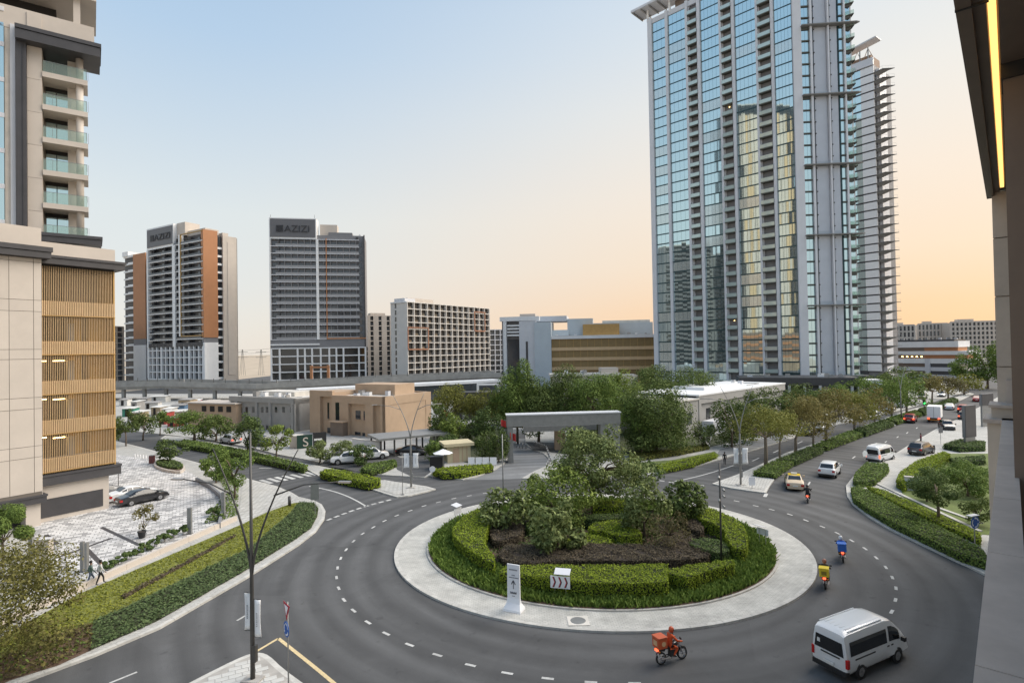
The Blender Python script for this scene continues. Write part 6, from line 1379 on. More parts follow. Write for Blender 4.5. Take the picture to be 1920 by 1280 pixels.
def roundabout_disc(root, r, zc, y=-.06):
    b = MB(); b.disc((0, y, zc), (0, -1, 0), r, .02, 24); d = b.build('disc', M['signblue'], root, world=False)
    for k in range(3):
        b = MB(); a0 = k * 2.094 + .3; ys_ = y - .026
        for j in range(5):
            t0, t1 = a0 + j * .25, a0 + (j + 1) * .25
            b.quad(*[(rr * r * math.cos(t), ys_, zc + rr * r * math.sin(t)) for rr, t in ((.62, t0), (.80, t0), (.80, t1), (.62, t1))][::-1])
        t = a0 + 1.25; b.face([(rr * r * math.cos(tt), ys_, zc + rr * r * math.sin(tt)) for rr, tt in ((.5, t), (.92, t), (.71, t + .38))][::-1]); b.build('arrow', M['signwhite'], d, world=False).data.flip_normals()
roundabout_disc(ys, .36, 2.78)
p = G(1828, 1026, .15); r2 = thing('traffic_sign', 'round blue roundabout sign behind the right verge hedge', 'sign', (p.x, p.y, .14), None, R(20)); b = MB(); b.tube([(0, 0, 0), (0, 0, 2.4)], .035, 8); b.build('post', M['rim'], r2, True, world=False); roundabout_disc(r2, .48, 1.95)
b = MB(); b.box(-.45, .5, -.1, .3, 2.42, 2.48); b.build('solar_panel', M['palegrey'], r2, world=False)
# small signs seen from behind, bollards
def small_sign(label, px, py, h, w, hh, rz, m, z=.15, shape='rect'):
    p = G(px, py, z); r = thing('traffic_sign', label, 'sign', (p.x, p.y, z), None, rz); b = MB(); b.tube([(0, 0, 0), (0, 0, h)], .03, 6); b.build('post', M['rim'], r, world=False)
    b = MB()
    if shape == 'rect': b.box(-w / 2, w / 2, -.05, -.03, h - hh, h)
    else: b.disc((0, -.03, h - w / 2), (0, -1, 0), w / 2, .02, 18)
    b.build('plate', M[m], r, world=False); return r
small_sign('back of a traffic sign on the left verge tip', 591, 968, 3.3, .8, 1.7, 0, 'steel'); small_sign('round white sign on the left median tip', 811, 896, 1.5, .75, 0, 0, 'signwhite', shape='disc'); small_sign('small white and black sign on the boulevard median tip', 1410, 916, 1.3, .7, .9, 0, 'signwhite')
small_sign('round white sign beside the white panel van', 1622, 880, 2.4, .8, 0, .3, 'signwhite', shape='disc'); small_sign('dark sign on the right forecourt', 1764, 832, 2.6, .9, .9, .3, 'midgrey'); small_sign('slim white sign in the hedge corner before the verge', 1437, 932, .5, .2, .3, 0, 'signwhite') if False else None
BG_ = 'grey steel bollard slabs on the forecourt'
for lab, x, y, h, w in (('pair of tall grey bollard slabs nearest the walking people', 155, 1071, 2.2, .22), ('second slab of the pair beside the walking people', 163, 1073, 2.2, .16), ('tall grey bollard slab at the forecourt wall', 356, 1000, 2.3, .34), ('tall grey bollard slab beside the planter wall', 419, 968, 2.4, .3), ('slim grey slab near the gold podium corner', 59, 1046, 2.4, .3)):
    p = G(x, y, .15); r = thing('bollard', lab, 'bollard', (p.x, p.y, .15), BG_); b = MB(); b.box(-w / 2, w / 2, -.12, .12, 0, h); b.build('slab', M['steel'], r, world=False); b = MB(); b.box(-w / 2 - .05, w / 2 + .05, -.18, .18, 0, .04); b.build('base', M['darksteel'], r, world=False)
def bollard_row(label, pts, h, grp, m='steel'):
    proto = None
    for k, (x, y) in enumerate(pts):
        p = G(x, y, .02)
        if proto is None:
            proto = thing('bollard', label, 'bollard', tuple(p), grp); b = MB(); b.tube([(0, 0, 0), (0, 0, h)], .07, 8); b.build('post', M[m], proto, True, world=False); b = MB(); b.tube([(0, 0, h * .78), (0, 0, h * .88)], .075, 8); b.build('band', M['signwhite'], proto, world=False)
        else: dup(proto, tuple(p))
pts = [(1018 + 14 * math.sin(k / 13 * 3.0), 846 + 40 * (k / 13)) for k in range(14)]
bollard_row('grey bollard in the row along the curved entry road', [(1000 + 3 * k, 836 + 1.0 * k) for k in range(8)] + [(1024 + 1.6 * k if k < 5 else 1032 - 2.4 * (k - 5), 845 + 4.4 * k) for k in range(9)] + [(962 + 6 * k, 838 + .8 * k) for k in range(5)], .95, 'bollards along the entry road')
bollard_row('slim white bollard at the forecourt entrance', [(253 + 5.2 * k, 862 + .6 * k) for k in range(8)], .9, 'bollards at the forecourt entrance', 'signwhite')
p = G(285, 868, .15); g_ = thing('barrier_post', 'dark red barrier post at the forecourt entrance', 'post', tuple(p)); b = MB(); b.box(-.35, .35, -.2, .2, 0, 1.1); b.build('cabinet', mat('dark red cabinet', (.16, .05, .05), .6, var=0), g_, world=False); b = MB(); b.box(-.3, .3, -.22, .22, 1.1, 1.18); b.build('cap', M['steel'], g_, world=False)
bp = G(543, 948, .15); g_ = thing('bollard', 'single dark bollard on the tip of the left lawn', 'bollard', tuple(bp)); b = MB(); b.tube([(0, 0, 0), (0, 0, .95)], .16, 10); b.build('post', M['charcoal'], g_, True, world=False); b = MB(); b.tube([(0, 0, .95), (0, 0, 1.0)], [.16, .1], 10); b.build('cap', M['black'], g_, world=False)
# forecourt low wall, planter wall, flower pot
lw = GP([(-120, 1216), (0, 1163), (165, 1091), (300, 1031), (445, 968)], .5)
r = thing('kerb_wall', 'long low cream wall between the forecourt and the left pavement', 'wall', (lw[2][0], lw[2][1], .14))
for i in range(4):
    a, c = Vector((*lw[i], 0)), Vector((*lw[i + 1], 0)); d = (c - a); l = d.length; d.normalize(); n_ = Vector((-d.y, d.x, 0)); k = max(1, int(l / 2.4))
    for j in range(k):
        b = MB(); b.obox(a, d, n_, l * j / k + .01, l * (j + 1) / k - .01, 0, .32, .12, .55); b.build('coping_stone', M['cream'], r)
ov = [(288, 868), (296, 861), (325, 862), (346, 872), (347, 880), (335, 885), (308, 881), (290, 874)]
pl_ = GP(ov, .4); c = np.mean(np.array(pl_), 0); r = thing('planter', 'oval planter with a pale rim on the forecourt', 'planter', (c[0], c[1], .14)); b = MB(); b.prism(smooth(pl_, True, 1), .14, .5); b.build('rim', M['cream'], r); b = MB(); b.prism(inset(smooth(pl_, True, 1), .25), .5, .52); b.build('soil', M['soil'], r)
pw = GP([(366, 898), (392, 912), (412, 930), (416, 950), (408, 985)], .4); r = thing('planter_wall', 'grey planter wall curving round the forecourt edge', 'wall', (pw[2][0], pw[2][1], .14))
for i in range(4):
    a, c = Vector((*pw[i], 0)), Vector((*pw[i + 1], 0)); d = (c - a); l = d.length; d.normalize(); b = MB(); b.obox(a, d, Vector((-d.y, d.x, 0)), 0, l, 0, .25, .1, .6); b.build('wall_segment', M['midgrey'], r)
p = G(266, 1008, .15); r = thing('flower_pot', 'dark pot under the yellow flowering plant', 'pot', tuple(p)); b = MB(); b.lathe((0, 0, 0), [(.22, 0), (.34, .55), (.36, .6), (.30, .6), (.28, .5)], 14); b.build('pot', M['black'], r, True, world=False); b = MB(); b.lathe((0, 0, .5), [(.29, 0), (.001, .02)], 12); b.build('soil', M['soil'], r, world=False)
p = G(84, 1042, .15); r = thing('utility_box', 'pale utility cabinet on a dark ramp beside the cream tower', 'cabinet', tuple(p)); b = MB(); b.box(-.5, .5, -.25, .25, 0, 1.35); b.build('cabinet', M['cream'], r, world=False); b = MB(); b.box(-.56, .56, -.3, .3, 1.35, 1.42); b.build('lid', M['palegrey'], r, world=False)
for nm, pts in (('drain_channel', [(86, 1002), (108, 1020)]), ('drain_channel', [(104, 1046), (210, 1008)]), ('drain_channel', [(152, 1018), (195, 1062)]), ('drain_channel', [(190, 988), (262, 1022)])):
    P_ = GP(pts, .15); mb = MB(); strip(mb, P_, .35, .158); tag(mb.build(nm, M['charcoal']), kind='structure')
# umbrella, white panels, flags, site cabins
p = G(831, 880, .15); r = thing('parasol', 'white parasol beside the cream kiosk', 'parasol', tuple(p)); b = MB(); b.tube([(0, 0, 0), (0, 0, 2.5)], .03, 6); b.build('pole', M['rim'], r, world=False)
b = MB(); b.face([(0, 0, 2.75), (0, 0, 2.75), (0, 0, 2.75)]) if False else None
for k in range(8): a0, a1 = k * .7854, (k + 1) * .7854; b.face([(0, 0, 2.75), (1.35 * math.cos(a0), 1.35 * math.sin(a0), 2.2), (1.35 * math.cos(a1), 1.35 * math.sin(a1), 2.2)])
b.build('canopy', M['signwhite'], r, world=False)
b = MB(); b.box(-.9, .9, -.5, .5, 0, 1.6); r2 = thing('screen_box', 'dark screen box under the white parasol', 'box', (p.x - .9, p.y + .8, .15)); b.build('screen', M['black'], r2, world=False); b = MB(); b.box(-.92, .92, -.52, .52, 1.6, 1.66); b.build('top', M['charcoal'], r2, world=False)
WP = 'white panels beside the kiosk'
for k, x in enumerate((884, 898, 911, 925)):
    p = G(x, 873, .15); r = thing('panel_board', ['first', 'second', 'third', 'last'][k] + ' white panel from the kiosk', 'panel', tuple(p), WP); b = MB(); b.box(-.45, .45, 0, .08, .15, 1.15); b.build('board', M['signwhite'], r, world=False)
    for s in (-.35, .35): b = MB(); b.box(s - .03, s + .03, .02, .06, 0, .15); b.build('foot', M['steel'], r, world=False)
RF = 'red flags around the gate'
for lab, x, y, zc in (('red flag in the tree by the tan building', 832, 828, 5.0), ('red flag on the left gate pillar', 957, 866, 3.6), ('red flag behind the cream kiosk', 940, 846, 4.4), ('red flag by the right gate pillar', 1144, 842, 3.8), ('red flag left of the light green tree by the tan building', 827, 836, 4.0)):
    p = G(x, y, .15); r = thing('flag', lab, 'flag', tuple(p), RF); b = MB(); b.tube([(0, 0, 0), (0, 0, zc + .7)], .025, 5); b.build('pole', M['steel'], r, world=False)
    b = MB()
    for i in range(4): b.quad(*[(.03 + u * .8, .12 * math.sin(u * 5), zc - .45 + v * 1.0 - .25 * u) for u, v in ((i / 4, 0), ((i + 1) / 4, 0), ((i + 1) / 4, 1), (i / 4, 1))])
    b.build('cloth', M['red'], r, world=False)
# traffic light and totems on the boulevard
p = G(1733, 774, .15); r = thing('traffic_light', 'green traffic light on the boulevard median', 'traffic light', tuple(p)); b = MB(); b.tube([(0, 0, 0), (0, 0, 3.6)], .08, 8); b.build('pole', M['darksteel'], r, world=False); b = MB(); b.box(-.22, .22, -.2, .12, 1.9, 3.0); b.build('housing', M['black'], r, world=False)
b = MB(); b.disc((0, -.2, 2.15), (0, -1, 0), .22, .1, 12); b.build('green_lens', M['greenlamp'], r, world=False); b = MB(); b.disc((0, -.2, 2.75), (0, -1, 0), .14, .06, 12); b.build('red_lens', M['black'], r, world=False)
for lab, px0, px1, py0, py1, yb_ in (('tall dark grey totem on the right forecourt', 1812, 1842, 761, 820, 838), ('wide dark screen beside the taupe column', 1843, 1873, 739, 760, 800)):
    a = G(px0, yb_, .15); Y = a.y; c = V(px1, yb_, Y); F2 = Front('totem', lab, 'sign', (a.x, a.y), (c.x, c.y + 1.0)); zt_ = zat(px0, py0, Y); zb_ = max(.15, zat(px0, py1, Y)); F2.box('board', 0, F2.L, 0, .5, zb_, zt_, 'charcoal'); F2.box('frame', -.06, F2.L + .06, .06, .44, zb_ - .06, zt_ + .06, 'midgrey'); F2.box('foot', .1, F2.L - .1, .1, .4, .1, zb_, 'steel')
F2 = Front('marker_sign', 'low pale sign block in the corner of the lime hedge', 'sign', pt(G(1698, 921)), pt(G(1725, 923))); F2.box('block', 0, F2.L, 0, .5, .1, 1.5, 'palegrey'); F2.box('inset', .25, F2.L - .1, -.03, 0, .3, 1.0, 'midgrey'); F2.box('cap', -.05, F2.L + .05, -.05, .55, 1.5, 1.6, 'concrete')
WG_ = 'low garden walls on the right'
for lab, a, c in (('pale low wall along the right lawn', (1640, 908), (1835, 1000)), ('pale low wall behind the right garden tree', (1755, 955), (1838, 985))):
    F2 = Front('garden_wall', lab, 'wall', pt(G(*a)), pt(G(*c))); F2.box('wall', 0, F2.L, 0, .3, .1, .20, 'concrete'); F2.box('coping', 0, F2.L, -.03, .33, .20, .24, 'kerb'); F2.root['group'] = WG_
# construction yard: site cabins, containers, piles
cab_cols = dict(white=(.62, .61, .58), red=(.38, .06, .05), green=(.05, .22, .16), tan_=(.42, .33, .22), blue=(.10, .18, .28), pink=(.45, .12, .17), grey=(.30, .29, .28))
CM = {k: mat(k.strip('_') + ' site sheet', c, .8, var=.15) for k, c in cab_cols.items()}
YG = 'site cabins and stores in the construction yard'
yard = [('white', 235, 752, 14), ('grey', 258, 762, 12), ('green', 245, 772, 20), ('white', 285, 758, 26), ('tan_', 300, 770, 22), ('white', 318, 778, 16), ('blue', 337, 768, 22), ('red', 312, 786, 14), ('pink', 368, 752, 14), ('tan_', 352, 758, 26), ('grey', 395, 756, 22), ('white', 345, 782, 24), ('red', 330, 790, 18), ('tan_', 410, 774, 40), ('white', 300, 745, 30), ('grey', 270, 748, 18), ('white', 380, 768, 18), ('tan_', 262, 784, 18)]
adj = ['low', 'long', 'square', 'wide', 'short', 'flat', 'open', 'narrow', 'tall', 'patched', 'plain', 'broad', 'weathered', 'large', 'tilted', 'small', 'stacked', 'far']
for k, (c, x, y, w) in enumerate(yard):
    base = G(x, y + 8, .14); wm = w / 2 * base.y / FOC; h = random.uniform(1.6, 2.8); r = thing('site_cabin', f"{adj[k]} {c.strip('_')} store shed in the construction yard behind the left street", 'shed', tuple(base), YG, random.uniform(-.3, .3))
    b = MB(); b.box(-wm, wm, -1.3, 1.6, 0, h); b.build('wall', CM[c], r, world=False); b = MB(); b.hexa([(-wm - .2, -1.6, h), (wm + .2, -1.6, h), (wm + .2, 1.9, h + .25), (-wm - .2, 1.9, h + .25), (-wm - .2, -1.6, h + .12), (wm + .2, -1.6, h + .12), (wm + .2, 1.9, h + .37), (-wm - .2, 1.9, h + .37)]); b.build('roof', CM['white' if k % 3 else 'grey'], r, world=False)
    b = MB(); b.box(-wm * .5, -wm * .5 + .8, -1.34, -1.28, .1, min(h - .2, 2)); b.build('door', M['dark'], r, world=False)
F2 = Front('store_building', 'low tan store building with dark openings left of the grey block', 'building', ptY(350, 125), ptY(440, 120)); zt_ = F2.z(400, 757); F2.box('wall', 0, F2.L, .2, 6, 0, zt_, 'tan'); F2.box('roof', -.3, F2.L + .3, -.3, 6.3, zt_, zt_ + .25, 'cream')
for k in range(4): F2.box('opening', F2.L * (.3 + k * .17), F2.L * (.3 + k * .17) + 1.3, .12, .22, zt_ - 1.7, zt_ - .5, 'dark')
# power line masts far behind
PG = 'power line masts behind the viaduct'
for lab, x in (('left far lattice mast', 455), ('right far lattice mast', 490)):
    p = V(x, 700, 420); r = thing('power_mast', lab + ' between the two apartment towers', 'mast', (p.x, p.y, 0), PG); b = MB()
    h = zat(x, 655, 420)
    for s in ((-1, -1), (1, -1), (1, 1), (-1, 1)): b.tube([(s[0] * 1.5, s[1] * 1.5, 0), (s[0] * .2, s[1] * .2, h)], .12, 4)
    b.build('lattice', M['steel'], r, world=False)
    for k in range(2): b = MB(); b.box(-4, 4, -.1, .1, h - 2 - k * 4, h - 1.7 - k * 4); b.build('cross_arm', M['steel'], r, world=False)
b = MB()
for zq in (655, 661, 668):
    b.tube([V(400, zq - 4, 420), V(455, zq + 2, 420), V(490, zq, 420), V(540, zq - 6, 420)], .09, 4)
r = thing('power_line', 'sagging power cables between the far masts', 'cables', (V(470, 660, 420).x, 420, 30), PG); b.build('cable', M['wire'], r)
# dark far tree line
# ================================================================ plants
LM = {}
LM['lime'] = leafmat('lime hedge leaves', (.12, .175, .014), (.38, .465, .05), .3)
LM['grassy'] = leafmat('strappy green leaves', (.085, .14, .026), (.24, .335, .075), .28)
LM['bronze'] = leafmat('bronze leaves', (.06, .05, .034), (.175, .14, .092), .15)
LM['deep'] = leafmat('deep green leaves', (.05, .082, .025), (.18, .245, .08), .22)
LM['greyg'] = leafmat('grey green leaves', (.065, .09, .026), (.33, .39, .15), .24)  # leaf tones spread wide to mimic lit and shaded leaves
LM['mid'] = leafmat('mid green leaves', (.07, .115, .026), (.235, .32, .08), .26)
LM['lightg'] = leafmat('fresh light leaves', (.10, .145, .03), (.33, .41, .10), .3)
LM['darktree'] = leafmat('dark tree leaves', (.05, .076, .02), (.20, .26, .078), .2)
LM['olive'] = leafmat('olive acacia leaves', (.12, .13, .03), (.29, .29, .075), .3)
LM['rust'] = leafmat('rusty acacia leaves', (.125, .11, .036), (.30, .26, .095), .3)
LM['brownish'] = leafmat('dry brown leaves', (.09, .08, .035), (.21, .18, .085), .25)
LM['cover'] = leafmat('blue green ground cover', (.07, .105, .04), (.15, .205, .085), .2)
LM['lawnblade'] = leafmat('lawn blades', (.17, .19, .024), (.34, .35, .065), .3)
LM['straw'] = leafmat('dry straw leaves', (.115, .105, .03), (.27, .235, .08), .3)
LM['feather'] = leafmat('feathery olive leaves', (.10, .10, .028), (.24, .22, .07), .25)
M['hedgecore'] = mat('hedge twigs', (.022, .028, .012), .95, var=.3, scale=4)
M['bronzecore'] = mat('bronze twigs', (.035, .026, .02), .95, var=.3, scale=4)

def inpoly(P, poly):
    x, y = P[:, 0], P[:, 1]; r = np.zeros(len(P), bool); n = len(poly)
    for i in range(n):
        x0, y0 = poly[i]; x1, y1 = poly[(i + 1) % n]
        c = ((y0 > y) != (y1 > y)); r ^= c & (x < (x1 - x0) * (y - y0) / ((y1 - y0) if y1 != y0 else 1e-9) + x0)
    return r
def area(poly): return abs(sum(poly[i][0] * poly[(i + 1) % len(poly)][1] - poly[(i + 1) % len(poly)][0] * poly[i][1] for i in range(len(poly)))) / 2
def scatter(poly, n):
    a = np.array(poly); lo, hi = a.min(0), a.max(0); o = []; tot = 0
    while tot < n:
        P = RNG.uniform(lo, hi, (max(1000, n * 2), 2)); P = P[inpoly(P, poly)]; o.append(P); tot += len(P)
    return np.concatenate(o)[:n]
def lsz(Y, k=1.0, lo=.075): return max(lo, .00215 * Y) * k
def bump2(P, amp, sc):
    return amp * (np.sin(P[:, 0] * sc + 1.3) * np.sin(P[:, 1] * sc * 1.13 + .4) + .6 * np.sin(P[:, 0] * sc * 2.3 + P[:, 1] * sc * 1.7))
def surf_leaves(poly, z0, z1, size, dens=1.0, jit=.4, amp=.03, upbias=.25, side=True):
    """quads over the top and the sides of a clipped hedge"""
    k = dens * 1.5 / (size * size)
    nt_ = int(area(poly) * k); P = scatter(poly, nt_); z = z1 + RNG.normal(0, size * .28, nt_) + bump2(P, amp, 2.1)
    pts = [np.c_[P, z]]; nr = [np.tile([0, 0, 1.0], (nt_, 1))]
    n = len(poly); A = sum(poly[i][0] * poly[(i + 1) % n][1] - poly[(i + 1) % n][0] * poly[i][1] for i in range(n)); sg = 1 if A > 0 else -1
    if side and z1 - z0 > .08:
        for i in range(n):
            a, c = np.array(poly[i]), np.array(poly[(i + 1) % n]); l = np.linalg.norm(c - a)
            if l < 1e-3: continue
            nn = np.array([c[1] - a[1], a[0] - c[0]]) / l * sg
            mid = (a + c) / 2
            if nn[0] * (0 - mid[0]) + nn[1] * (0 - mid[1]) < -.25 * np.linalg.norm(mid): continue   # rear sides stay bare twigs
            q = int(l * (z1 - z0) * k); t = RNG.uniform(0, 1, (q, 1)); zz = RNG.uniform(z0, z1, q)
            pp = a + (c - a) * t + nn * RNG.normal(0, size * .28, (q, 1)); pts.append(np.c_[pp, zz]); nr.append(np.tile([nn[0], nn[1], upbias], (q, 1)))
    return leaf_quads(np.concatenate(pts), np.concatenate(nr), size, 1.5, jit)
def hedge(label, px, z1, lm, name='hedge', cat='hedge', z0=.16, size=None, dens=1.0, core='hedgecore', group=None, sm=1, jit=.4, amp=.03, pz=None):
    poly = [tuple(G(x, y, z1 if pz is None else pz))[:2] for x, y in px]
    if sm: poly = smooth(poly, True, sm)
    c = np.mean(np.array(poly), 0); Y = c[1]; s = size or lsz(Y)
    root = thing(name, label, cat, (c[0], c[1], z0), group)
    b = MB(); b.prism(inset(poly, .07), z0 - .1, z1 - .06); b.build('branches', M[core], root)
    me = raw_mesh('foliage', surf_leaves(poly, z0, z1, s, dens, jit, amp) - np.array([c[0], c[1], z0]), 4, LM[lm])
    tag(link('foliage', me, root), kind='stuff'); return root
def ground_stuff(name, poly, z, lm, size, dens=1.0, jit=.5, h=.06, aspect=1.5, up=True):
    n = int(area(poly) * dens * 1.4 / size ** 2); P = scatter(poly, n)
    zz = z + np.abs(RNG.normal(0, h, n)) + np.maximum(0, bump2(P, h * .5, 1.1))
    nr = np.tile([0, 0, 1.0], (n, 1)) if up else RNG.normal(0, 1, (n, 3)) * np.array([1, 1, .25])
    me = raw_mesh(name, leaf_quads(np.c_[P, zz], nr, size, aspect, jit), 4, LM[lm]); return tag(link(name, me), kind='stuff')
def blades(name, poly, z, lm, size, h, dens):
    n = int(area(poly) * dens); P = scatter(poly, n); a = RNG.uniform(0, 6.283, n); d = np.c_[np.cos(a), np.sin(a), np.zeros(n)]
    hh = h * RNG.uniform(.6, 1.25, n); lean = RNG.normal(0, .35, (n, 2)) * hh[:, None]; B = np.c_[P, np.full(n, z)]
    T = np.c_[P + lean, z + hh]; Q = np.stack([B - d * size * .5, B + d * size * .5, T + d * size * .35, T - d * size * .35], 1).reshape(-1, 3)
    me = raw_mesh(name, Q, 4, LM[lm]); return tag(link(name, me), kind='stuff')

# ---- trees
def crown_pts(rx, ry, rz, n, clumps, cr, flat=False, gap=0.0, sd=None):
    g = np.random.default_rng(sd) if sd is not None else RNG
    c = g.normal(0, 1, (clumps, 3)); c /= np.linalg.norm(c, axis=1, keepdims=True); c *= (g.uniform(.25, 1.0, (clumps, 1)) ** .5)
    c[:, 2] = np.abs(c[:, 2]) * 1.25 - .45 if flat else c[:, 2]
    c *= np.array([rx, ry, rz]) * (1 - cr * .55)
    w = g.uniform(.65, 1.3, clumps); k = g.choice(clumps, n, p=w ** 2 / np.sum(w ** 2))
    d = g.normal(0, 1, (n, 3)); d /= np.linalg.norm(d, axis=1, keepdims=True); r = g.uniform(.30, 1.0, (n, 1)) ** .35
    sc = np.array([rx, ry, rz]) * cr; sc[2] = max(sc[2], .45 * min(rx, ry) * cr * (.8 if flat else 1.6))
    P = c[k] + d * r * sc * w[k][:, None]
    q = np.percentile(np.abs(P), 97, axis=0); f_ = np.array([rx, ry, rz]) / q; P = P * f_; c = c * f_
    nr = d * 1.0 + np.array([0, 0, .45]); keep = np.ones(n, bool) if not gap else (np.sin(P[:, 0] * 2.1 / cr) + np.sin(P[:, 2] * 2.9 / cr + P[:, 1]) > -2 + gap)
    return P[keep], nr[keep], c
def tree(label, base, cx_off, rx, rz, zc, lm, Y, name='tree', cat='tree', group=None, dens=1.0, clumps=34, cr=.29, flat=False, trunk=None, bark='bark', lsize=None, ry=None, limbs=6, kind_trunk='single', gap=0.0, sd=None):
    root = thing(name, label, cat, tuple(base), group)
    s = lsize or lsz(Y); n = int(dens * 17 * rx * rz / (s * s * .8)); n = max(900, min(60000, n))
    P, nr, cl = crown_pts(rx, ry or rx * .9, rz, n, clumps, cr, flat, gap, sd)
    off = np.array([cx_off, 0, zc]); me = raw_mesh('crown', leaf_quads(P + off, nr, s, 1.5, .45), 4, LM[lm])
    tr = trunk or max(.07, rx * .055); b = MB(); zb = max(.25, zc - rz * (.35 if flat else .55))
    top = Vector((cx_off * .6, 0, zb)); b.tube([(0, 0, -.12), (tr * .3, tr * .2, zb * .45), top], [tr * 1.25, tr, tr * .8], 7)
    for q in sorted(cl, key=lambda v: -abs(v[0]))[:limbs] if limbs else []:
        e = Vector((q[0] * .85 + cx_off, q[1] * .85, q[2] * .8 + zc)); mid = top.lerp(e, .5) + Vector((0, 0, (-.06 if flat else .12) * rz))
        b.tube([top - Vector((0, 0, zb * .15)), mid, e], [tr * .6, tr * .4, tr * .12], 5)
    b.build('trunk', M[bark], root, world=False, smooth=True); link('crown', me, root); return root
def tree_px(label, bx, by, x0, x1, y0, y1, lm, **kw):
    """tree from its foot on the ground and its crown's extent in the photograph"""
    B = G(bx, by, .14); Y = B.y; s = Y / FOC
    rx = (x1 - x0) / 2 * s; zt, zl = zat((x0 + x1) / 2, y0, Y), zat((x0 + x1) / 2, y1, Y); zl = max(zl, .3)
    cxw = V((x0 + x1) / 2, (y0 + y1) / 2, Y).x - B.x
    return tree(label, B, cxw, rx, (zt - zl) / 2, (zt + zl) / 2 - .14, lm, Y, **kw)

# ---------------------------------------------------------------- roundabout planting
ringpoly = ell(.835, 72)
inner = ell(.66, 72)
def ring_scatter(n, f0, f1):
    a = RNG.uniform(0, 6.2832, n); f = np.sqrt(RNG.uniform(f0 ** 2, f1 ** 2, n)); return np.c_[CX + RX * f * np.cos(a), CY + RY * f * np.sin(a)]
P = ring_scatter(34000, .62, .832); n = len(P); a = RNG.uniform(0, 6.283, n); d = np.c_[np.cos(a), np.sin(a), np.zeros(n)]
hh = .36 * RNG.uniform(.5, 1.3, n); Bm = np.c_[P, np.full(n, .22)]; T = np.c_[P + RNG.normal(0, .4, (n, 2)) * hh[:, None], .24 + hh + bump2(P, .05, 2.5)]
Q = np.stack([Bm - d * .06, Bm + d * .06, T + d * .045, T - d * .045], 1).reshape(-1, 3)
tag(link('ring_planting', raw_mesh('ring_planting', Q, 4, LM['grassy'])), kind='stuff')

IG = 'clipped hedges on the roundabout island'
hedge('long lime clipped hedge across the front of the island behind the chevron board', [(934, 1072), (945, 1061), (1010, 1057), (1130, 1058), (1252, 1056), (1252, 1090), (1180, 1093), (1100, 1091), (1020, 1082), (950, 1073)], 1.35, 'lime', group=IG, sm=0)
hedge('lime clipped hedge block tapering right beside the gap in the front hedge', [(1254, 1066), (1290, 1058), (1340, 1052), (1376, 1048), (1376, 1057), (1330, 1068), (1290, 1082), (1254, 1074)], 1.35, 'lime', group=IG, sm=0)
hedge('curved lime clipped hedge on the left arm of the island', [(850, 985), (875, 962), (905, 948), (925, 960), (916, 985), (906, 1010), (913, 1025), (928, 1042), (926, 1056), (895, 1040), (864, 1018), (848, 1000)], 1.35, 'lime', group=IG)
hedge('curved lime clipped hedge on the right arm of the island', [(1308, 958), (1322, 949), (1350, 956), (1385, 975), (1399, 992), (1402, 1012), (1398, 1030), (1375, 1026), (1362, 1010), (1358, 990), (1330, 978), (1308, 970)], 1.35, 'lime', group=IG)
hedge('bronze leaved bed in a long band behind the front hedge', [(934, 1050), (938, 1022), (985, 1018), (1040, 1020), (1100, 1016), (1180, 1019), (1250, 1019), (1320, 1026), (1336, 1040), (1300, 1048), (1200, 1050), (1060, 1048), (990, 1056)], .9, 'bronze', name='planting_bed', cat='plant bed', group=IG, core='bronzecore', amp=.06)
hedge('square bronze leaved bed behind the left lime hedge', [(918, 1012), (922, 968), (978, 965), (984, 1000), (940, 1013)], .9, 'bronze', name='planting_bed', cat='plant bed', group=IG, core='bronzecore', amp=.06)
hedge('bronze hedge with a lime top at the back of the island', [(1116, 938), (1172, 936), (1180, 948), (1112, 950)], 1.5, 'lime', group=IG, sm=0)
hedge('bronze bush bed under the brown shrub on the right', [(1230, 1010), (1290, 996), (1310, 1010), (1290, 1026), (1235, 1020)], .6, 'bronze', name='planting_bed', cat='plant bed', group=IG, core='bronzecore', amp=.08)
hedge('low lime hedge with a rounded end in the middle of the island', [(1100, 986), (1130, 974), (1178, 974), (1186, 982), (1150, 992), (1110, 996)], 1.2, 'lime', group=IG)
hedge('lime hedge block right of the middle hedge', [(1128, 992), (1170, 980), (1196, 990), (1206, 1004), (1150, 1004)], 1.2, 'lime', group=IG)
hedge('flat lime hedge in front of the middle trees', [(1062, 1012), (1085, 998), (1104, 998), (1148, 1010), (1146, 1018), (1064, 1018)], .9, 'lime', group=IG)
hedge('dark green mounded hedge beside the right spotlight pole', [(1290, 1012), (1320, 1006), (1350, 1010), (1368, 1024), (1366, 1036), (1330, 1034), (1298, 1022)], 1.05, 'deep', group=IG, amp=.06)
hedge('dark green flat bed behind the left bronze bed', [(974, 1022), (1000, 1012), (1018, 1014), (1020, 1026), (985, 1030)], .5, 'deep', group=IG)
hedge('small dark green mound between the bronze beds', [(1152, 1022), (1165, 1014), (1184, 1014), (1194, 1022), (1180, 1030), (1160, 1030)], .6, 'deep', group=IG, amp=.08)
hedge('dark bronze hedge block behind the right lime hedge', [(1286, 978), (1302, 968), (1320, 984), (1318, 996), (1296, 992)], 1.0, 'bronze', group=IG, core='bronzecore')
hedge('dark clipped hedge at the back under the tall tree', [(1088, 970), (1100, 962), (1180, 962), (1186, 968), (1120, 974)], 1.2, 'deep', group=IG)
hedge('green hedge running along the back left of the island', [(985, 975), (1040, 960), (1085, 958), (1090, 968), (1040, 978), (990, 990)], 1.1, 'mid', group=IG)

